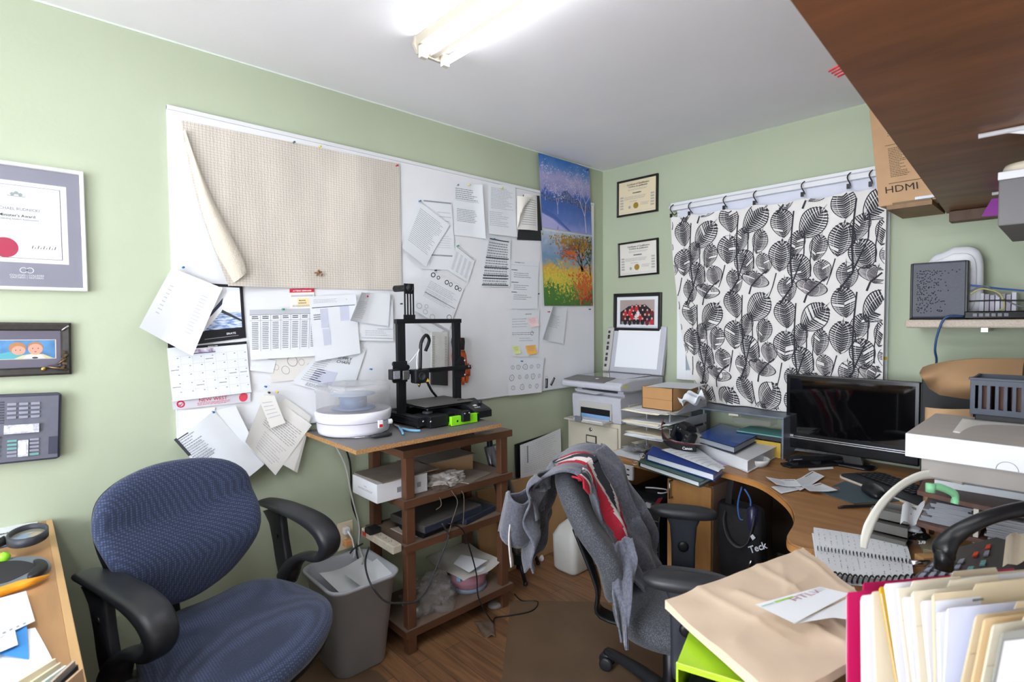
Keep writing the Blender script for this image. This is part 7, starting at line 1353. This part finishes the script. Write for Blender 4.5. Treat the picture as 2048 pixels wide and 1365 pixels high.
# grey metal channels
t = thing('metal_channels', 'stack of grey metal channels standing beside the notebook', 'metal channel', at(1775, 1090, z=DZ)); a, b = at(1727, 1092, z=DZ), at(1822, 1092, z=DZ); MC = M('channel_grey', '#6c6a66', .45, .5)
for k in range(3):
    z = DZ+.001+k*.034; mb = MB(); o_ = V((0, .02*k, 0)); p = V((a.x, a.y+.03, z))+o_; w_ = (b.x-a.x)
    mb.box((p.x, p.y, z), (p.x+w_, p.y+.10, z+.003), MC); mb.box((p.x, p.y, z), (p.x+w_, p.y+.003, z+.030), MC); mb.box((p.x, p.y+.097, z), (p.x+w_, p.y+.10, z+.030), MC); mb.box((p.x, p.y+.003, z+.027), (p.x+w_, p.y+.03, z+.030), MC); mb.build('channel', t)
flat([(1805, 1010), (1850, 1007), (1845, 1045), (1800, 1050)], 'torn white paper behind the metal channels', DZ+.10, off=lambda a, b: .01*math.sin(a*8))
# spiral notebook
t = thing('spiral_notebook', 'open spiral notebook full of handwritten columns at the desk corner', 'notebook', at(1730, 1110, z=DZ)); ZN = DZ+.016
tl_, tr_, br_, bl_ = at(1627, 1055, z=ZN), at(1812, 1085, z=ZN), at(1828, 1165, z=ZN), at(1642, 1150, z=ZN)
ml, mr = at(1632, 1100, z=ZN), at(1824, 1128, z=ZN)
def page(q, nm, seed):
    s = Sheet(q, PAPER, lambda a, b: .004*math.sin(b*PI), 8, 8)
    if s.n.z < 0: s.n = -s.n; s.mb = MB(); s.mb.grid(lambda a, b: s.P(a, b, 0), 8, 8, PAPER)
    R = random.Random(seed)
    for k in range(15): s.rect(.03+k*.065, .04, .032+k*.065, .96, PALE, 1)
    for k in range(15):
        y = .08
        while y < .9:
            l = R.uniform(.02, .06)
            if R.random() < .55: s.rect(.045+k*.065, y, .056+k*.065, y+l, PALE if R.random() < .6 else GREY, 1, .0009)
            y += l+.03
    s.build(nm, t)
page([tl_, tr_, mr, ml], 'upper_page', 1); page([ml, mr, br_, bl_], 'lower_page', 2)
q = [tl_, tr_, br_, bl_]; MB().prism([V((p.x, p.y, DZ+.001)) for p in q], (0, 0, .013), M('pad_edge', '#c9cad0', .7)).build('page_block', t)
e = mr-ml; wv = (bl_-tl_).normalized()
for k in range(26):
    c = ml+e*((k+.5)/26); MB().tube([c+wv*(.007*math.cos(u))+V((0, 0, .004+.007*math.sin(u))) for u in [2*PI*j/10 for j in range(11)]], .0011, M('wire_dark', '#3a3b42', .35, .8), 5).build('spiral_ring', t)
t = thing('spiral_notebook', 'lower notebook with a thick black coil poking out beneath the open one', 'notebook', at(1730, 1165, z=DZ)); a, b = at(1648, 1152, z=DZ+.008), at(1835, 1160, z=DZ+.008); e = b-a; n = 17; mb = MB()
mb.tube([a+e*(j/(n*12))+V((.0, -.012*math.cos(2*PI*j/12)-.004-.03*math.sin(PI*j/(n*12)), .006+.010*math.sin(2*PI*j/12))) for j in range(n*12+1)], .0022, BLACK, 6); mb.build('coil', t)
MB().prism([V((p.x, p.y-.015, DZ+.0002)) for p in (tl_, tr_, br_, bl_)], (0, -.0, .0006), PAPER).build('cover', t)
# black wrapper lettered ert, bits
mb = crumple('black_wrapper', at(1832, 1075, z=DZ+.02), (.028, .03, .022), M('wrapper_black', '#131316', .25), 'crumpled black wrapper with white letters beside the metal channels', 'wrapper', 6, 18, .6, .35); c = at(1846, 1080, d=1.38); MB().text('ert', lambda x, y: c-RT*x-V((0, 0, 1))*y+V((0, -.012, 0)), .011, PAPER, 'c', .02).build('lettering', mb)
crumple('tissue', at(1820, 1060, z=DZ+.045), (.03, .02, .01), PAPER, 'white torn tissue above the black wrapper', 'tissue', 3, 12)
MB().cbox(at(1868, 1118, z=DZ+.012), (.09, .03, .02), M('crate_pine', '#b98f5f', .7), .9).build('wooden_stick', **T('short pine stick by the telephone', 'stick'))
MB().tube([at(1822, 1128, z=DZ+.02), at(1858, 1127, z=DZ+.02)], .009, CHROME, 12).build('metal_rod', **T('short chrome rod at the right end of the notebook spiral', 'rod'))
MB().cbox(at(1862, 1095, z=DZ+.01), (.05, .1, .018), M('khaki_clutter', '#8f866b', .8), .3).build('khaki_box', **T('small khaki box behind the telephone handset', 'box'))
# desk telephone
t = thing('desk_telephone', 'grey-brown desk telephone with a black handset at the right edge', 'telephone', (2.13, -1.42, DZ)); TB = M('phone_taupe', '#4b4744', .5, n=(40, .08))
a, b = at(1818, 1165, z=.80), at(2048, 1035, z=.84); u_ = (b-a); u_.z = 0; u_ = u_.normalized(); v_ = V((-u_.y, u_.x, 0)); o_ = V((2.045, -1.50, DZ)); Fp = Matrix(((u_.x, v_.x, 0, o_.x), (u_.y, v_.y, 0, o_.y), (0, 0, 1, o_.z), (0, 0, 0, 1)))
cv = (Fp.inverted() @ V((2.05, -1.52, DZ))); UU = at(1850, 1160, z=.83); VV_ = at(2048, 1070, z=.87)
pa, pb = at(1812, 1165, z=.815), at(1890, 1100, z=.85); pc, pd = at(2048, 1060, z=.89), at(2048, 1180, z=.86)
pq = [pa, pb, at(2060, 1056, z=.885), at(2075, 1160, z=.86)]
mb = MB(); mb.prism([V((p.x, p.y, DZ+.001)) for p in pq], (0, 0, .0), TB) if 0 else None
vs = [V((p.x, p.y, DZ+.001)) for p in pq]+[V(p) for p in pq]; mb.add(vs, [(0, 1, 2, 3)[::-1], (4, 5, 6, 7), (0, 1, 5, 4), (1, 2, 6, 5), (2, 3, 7, 6), (3, 0, 4, 7)], TB); mb.build('body', t, bevel=.004)
Bq = bil([pb, pq[2], pq[3], pa]); nn = (pq[2]-pb).cross(pa-pb).normalized(); nn = nn if nn.z > 0 else -nn
def key(a, b, w_, h_, m, nm='key'):
    q = [Bq(a, b), Bq(a+w_, b), Bq(a+w_, b+h_), Bq(a, b+h_)]; MB().prism(q, nn*.006, m).build(nm, t, bevel=.001)
for r in range(4):
    for c_ in range(3): key(.06+r*.085, .50+c_*.15, .05, .09, M('key_grey', '#8b8d9a'))
for a_, b_, m_ in ((.42, .36, M('key_red', '#c8472f', .45)), (.52, .22, M('key_red', '#c8472f')), (.53, .38, KG), (.44, .72, M('key_teal', '#6f9c9a')), (.53, .60, M('key_teal', '#6f9c9a')), (.36, .85, KG)): key(a_, b_, .05, .1, m_)
hp = [at(x, y, d=dd) for x, y, dd in ((1892, 1118, 1.16), (1888, 1098, 1.16), (1905, 1075, 1.16), (1940, 1052, 1.15), (1985, 1033, 1.14), (2048, 1018, 1.13), (2110, 1012, 1.12))]
mb = MB(); sweep(mb, hp, v_, [.018, .022, .018, .016, .016, .018, .022], [.012, .017, .013, .011, .011, .012, .016], M('handset_black', '#16171a', .3), 18, .8); hs = mb.build('handset', t)
MB().tube([hp[1], hp[1]-V((0, 0, .045))], .018, M('handset_black', '#16171a'), 16).build('earpiece', hs)
flat([(2012, 1075), (2062, 1050), (2062, 1120), (2005, 1135)], 'cream slips clipped on the telephone at the right edge', .895, 'paper_slip', M('slip_cream', '#cfc1aa', .8), 'paper', lambda a, b: .004*math.sin(a*9))
# ------------------------------------------------------------------ lime crate, kraft bag, envelope
t = thing('lime_crate', 'bright lime green plastic crate under the brown paper bag', 'crate', (1.83, -2.05, .6)); LC = M('lime_plastic', '#a4cf2a', .3); zl = .80
a, b, c = at(1352, 1330, z=zl), at(1372, 1262, z=zl), at(1490, 1372, z=zl); ex = (c-a); ex.z = 0; exn = ex.normalized(); ey = V((-exn.y, exn.x, 0)); 
cr = lambda u, v, z: a+exn*u+ey*v+V((0, 0, z))
mb = MB(); mb.prism([cr(0, 0, -.003), cr(.165, 0, -.003), cr(.165, .22, -.003), cr(0, .22, -.003)], (0, 0, .003), LC); mb.build('top_panel', t, bevel=.001)
mb = MB(); mb.prism([cr(0, 0, -.008), cr(.165, 0, -.008), cr(.165, .004, -.008), cr(0, .004, -.008)], (0, 0, .012), LC); mb.prism([cr(0, 0, -.2), cr(.004, 0, -.2), cr(.004, .22, -.2), cr(0, .22, -.2)], (0, 0, .197), LC); mb.prism([cr(.155, 0, -.2), cr(.165, 0, -.2), cr(.165, .22, -.2), cr(.155, .22, -.2)], (0, 0, .197), LC); mb.prism([cr(0, .21, -.2), cr(.165, .21, -.2), cr(.165, .22, -.2), cr(0, .22, -.2)], (0, 0, .197), LC); mb.prism([cr(0, 0, -.2), cr(.165, 0, -.2), cr(.165, .22, -.2), cr(0, .22, -.2)], (0, 0, .004), LC); mb.build('shell', t, bevel=.001)
for k in range(3): MB().prism([cr(.012+k*.048, .02, -.19), cr(.052+k*.048, .02, -.19), cr(.052+k*.048, .12, -.19), cr(.012+k*.048, .12, -.19)], (0, 0, .14), [DARK, M('slate_item', '#5b6470', .5), M('green_item', '#4e6e5c', .6)][k]).build('crate_item', bevel=.01, **T([ 'dark box', 'slate grey box', 'dull green box'][k]+' seen inside the lime green crate', 'box'))
mb = MB(); mb.prism([cr(-.01, -.01, -.6+.001-.2), cr(.14, -.01, -.799), cr(.14, .2, -.799), cr(-.01, .2, -.799)], (0, 0, .597), M('pedestal_grey', '#4c4a48', .5)); mb.build('pedestal', bevel=.003, **T('grey pedestal carrying the lime green crate beside the desk', 'pedestal'))
ks = [(1330, 1212), (1606, 1107), (1745, 1200), (1830, 1420), (1560, 1420)]; zk = .825
q = [at(1330, 1214, z=zk), at(1606, 1107, z=zk), at(1800, 1275, z=zk), at(1560, 1425, z=zk)]
CRS = [(.35, .2, .6, .9, .010, .05), (.1, .55, .8, .35, .009, .06), (.62, .0, .7, 1, .007, .03), (.93, 0, .95, 1, .006, .02), (.2, 0, .3, .5, .006, .03), (.5, .75, 1, .6, .008, .05), (.75, .1, .55, .5, .005, .02)]
def off(a, b):
    h = .010*noise.noise(V((a*1.8, b*1.8, 2)))+.003*noise.noise(V((a*6, b*6, 4)))
    for x0, y0, x1, y1, am, wd in CRS:
        dx, dy = x1-x0, y1-y0; L2 = dx*dx+dy*dy; u = ((a-x0)*dx+(b-y0)*dy)/L2; uu = min(1, max(0, u)); d = math.hypot(a-x0-dx*uu, b-y0-dy*uu); h += am*math.exp(-d/wd)
    return h*.8

mb = MB(); B = bil(q); mb.grid(lambda a, b: B(a+(0 if not a > .99 else .004*math.sin(b*150)), b)+V((0, 0, off(a, b)+.014)), 60, 50, KFL); mb.grid(lambda a, b: B(1-a, b)+V((0, 0, off(1-a, b)*.3-.004)), 20, 20, KFL)
mb.grid(lambda a, b: B(0, 1-a)+V((0, 0, (off(0, 1-a)+.014)*(1-b)+(off(0, 1-a)*.3-.004)*b)), 30, 2, KFL); mb.grid(lambda a, b: B(1-a, 1)+V((0, 0, (off(1-a, 1)+.014)*(1-b)+(off(1-a, 1)*.3-.004)*b)), 30, 2, KFL); mb.grid(lambda a, b: B(a, 0)+V((0, 0, (off(a, 0)+.014)*(1-b)+(off(a, 0)*.3-.004)*b)), 30, 2, KFL)
mb.build('paper_bag', **T('large flattened brown paper bag with zigzag edge in the foreground', 'paper bag'))
ze = zk+.045
def env(s): s.rect(.22, .1, .5, .17, M('lime_print_ink', '#9fd05a', .7)); s.rect(.02, .12, .2, .16, M('mint_ink', '#a9cfc0')); s.text('HTLV', .62, .38, .018, M('rose_ink', '#b98a98', .7), bold=.0, sx=1.3); s.lines(.82, .1, .98, .35, 3, PALE, .3, 3)
flat([(1510, 1212), (1640, 1176), (1700, 1190), (1588, 1250)], 'white window envelope lying on the brown paper bag', ze, 'envelope', M('envelope_white', '#e9ecef', .6), 'envelope', lambda a, b: .002, env)
flat([(1585, 1249), (1665, 1236), (1705, 1241), (1700, 1195)], 'second white envelope half under the pink file folders', ze-.003, 'envelope', M('envelope_white', '#e9ecef'), 'envelope')
# ------------------------------------------------------------------ file folders standing in the foreground
HP = M('folder_pink', '#c2175b', .5); OC_ = M('folder_ochre', '#c9a227', .5); CLR = M('tab_plastic', '#d8b8c6', .3); MAN2 = M('manila_dark', '#dcc9a5', .75); WP = M('folder_white', '#e9e9ee', .7); GY = M('folder_grey', '#9a9a92', .6)
FO = [ # top-left pixel, distance, material, label, lean (pixels the foot of the left edge moves), tab
 ((1728, 1166), 1.05, HP, 'hot pink hanging folder, farthest back of the foreground files', -2, 0), ((1694, 1184), 1.0, HP, 'hot pink hanging folder at the left end of the foreground files', 0, 0), ((1722, 1190), .975, WP, 'white papers just right of the pink folders', 2, 0), ((1745, 1184), .96, MAN, 'cream folder left of the ochre one', 8, 0),
 ((1763, 1176), .945, OC_, 'ochre yellow folder standing aslant among the foreground files', 36, 0), ((1775, 1170), .93, WP, 'white folder right of the ochre one', 30, 0), ((1797, 1178), .915, MAN, 'manila folder with a small tab right of the white folder', 24, 1), ((1806, 1194), .90, WP, 'thin white sheaf between two manila folders', 26, 0),
 ((1822, 1182), .885, MAN, 'broad manila folder in the middle of the foreground files', 16, 1), ((1844, 1202), .87, WP, 'bright white papers right of the broad manila folder', 20, 0), ((1858, 1160), .99, MAN, 'tall manila folder with tab text at the back right', 0, 1), ((1872, 1190), .855, MAN2, 'tan folder with its tab left of the lilac papers', 4, 1), ((1880, 1226), .84, WP, 'white sheaf before the tan folder', 6, 0), ((1895, 1216), .825, M('folder_lilac', '#d3d5e3', .7), 'lilac white papers in the right half of the files', -10, 0),
 ((1950, 1228), .80, MAN2, 'manila folder leaning left in the right half of the files', -44, 1), ((1968, 1236), .78, M('folder_peach', '#e3c79a', .75), 'peach folder beside the leaning manila one', -40, 0), ((1990, 1250), .76, MAN, 'nearest manila folder before the grey one', -40, 1), ((2012, 1268), .735, GY, 'grey folder at the lower right corner, nearest of the files', -40, 0)]
for i, (pq, d_, m_, lb, ln, tb) in enumerate(FO):
    d_ *= .85; tl_ = at(*pq, d=d_); rr_ = V((RT.x, RT.y, 0)).normalized(); k = i*.012
    dirr = (rr_*math.cos(.16)+V((FW.x, FW.y, 0)).normalized()*math.sin(.16)); H_ = tl_.z-(DZ+.004)
    ft = at(pq[0]+ln, pq[1]+200, d=d_); dn = (ft-tl_); dn = dn*(H_/abs(dn.z)); W_ = .30
    q = [tl_, tl_+dirr*W_, tl_+dirr*W_+dn, tl_+dn]; bk = V((FW.x, FW.y, 0)).normalized()*.0035
    t = thing('file_folder', lb, 'folder', q[3], group='files standing in the foreground')
    s = Sheet(q, m_, lambda a, b: .003*math.sin(a*3+i), 6, 4); s.mb.grid(lambda a, b: s.P(1-a, b, 0)+bk+V((0, 0, -.006)), 6, 4, m_); s.mb.grid(lambda a, b: s.P(0, b, 0)+bk*a+V((0, 0, -.006*a)), 1, 4, m_)
    if s.n.dot(FW) > 0: s.n = -s.n
    if tb:
        s.rect(.10+.05*(i % 3), .04, .13+.05*(i % 3), .052, GREY, 1, .001); s.rect(.2, .04, .26, .05, M('tab_text', '#8c8778', .7), 1, .001); s.rect(.0, .16, 1, .163, M('fold_line', '#c9b994', .7), 3, .0009)
    s.build('cover', t)
    MB().add([p+bk*.5+V((0, 0, -.010)) for p in q], [(0, 1, 2, 3)], WP).build('sheets', t)
    if tb: MB().prism([q[0]+dirr*(.02+.02*(i % 3)), q[0]+dirr*(.11+.02*(i % 3)), q[0]+dirr*(.105+.02*(i % 3))+V((0, 0, .009)), q[0]+dirr*(.025+.02*(i % 3))+V((0, 0, .009))], bk*.2, m_).build('tab', t)
s = Sheet([at(1905, 1165, d=1.04), at(2060, 1148, d=1.04), at(2060, 1240, d=1.04), at(1905, 1240, d=1.04)], WP, lambda a, b: .006*math.sin(a*7), 8, 6); s.build('white_sheets', **T('white sheets standing behind the manila folders at the right edge', 'paper'))
MB().prism([at(1712, 1190, d=1.02), at(1722, 1186, d=1.02), at(1728, 1260, d=1.02), at(1718, 1260, d=1.02)], bk*.3, CLR).build('plastic_tab', **T('clear pinkish index strip between the two hot pink folders', 'index strip'))
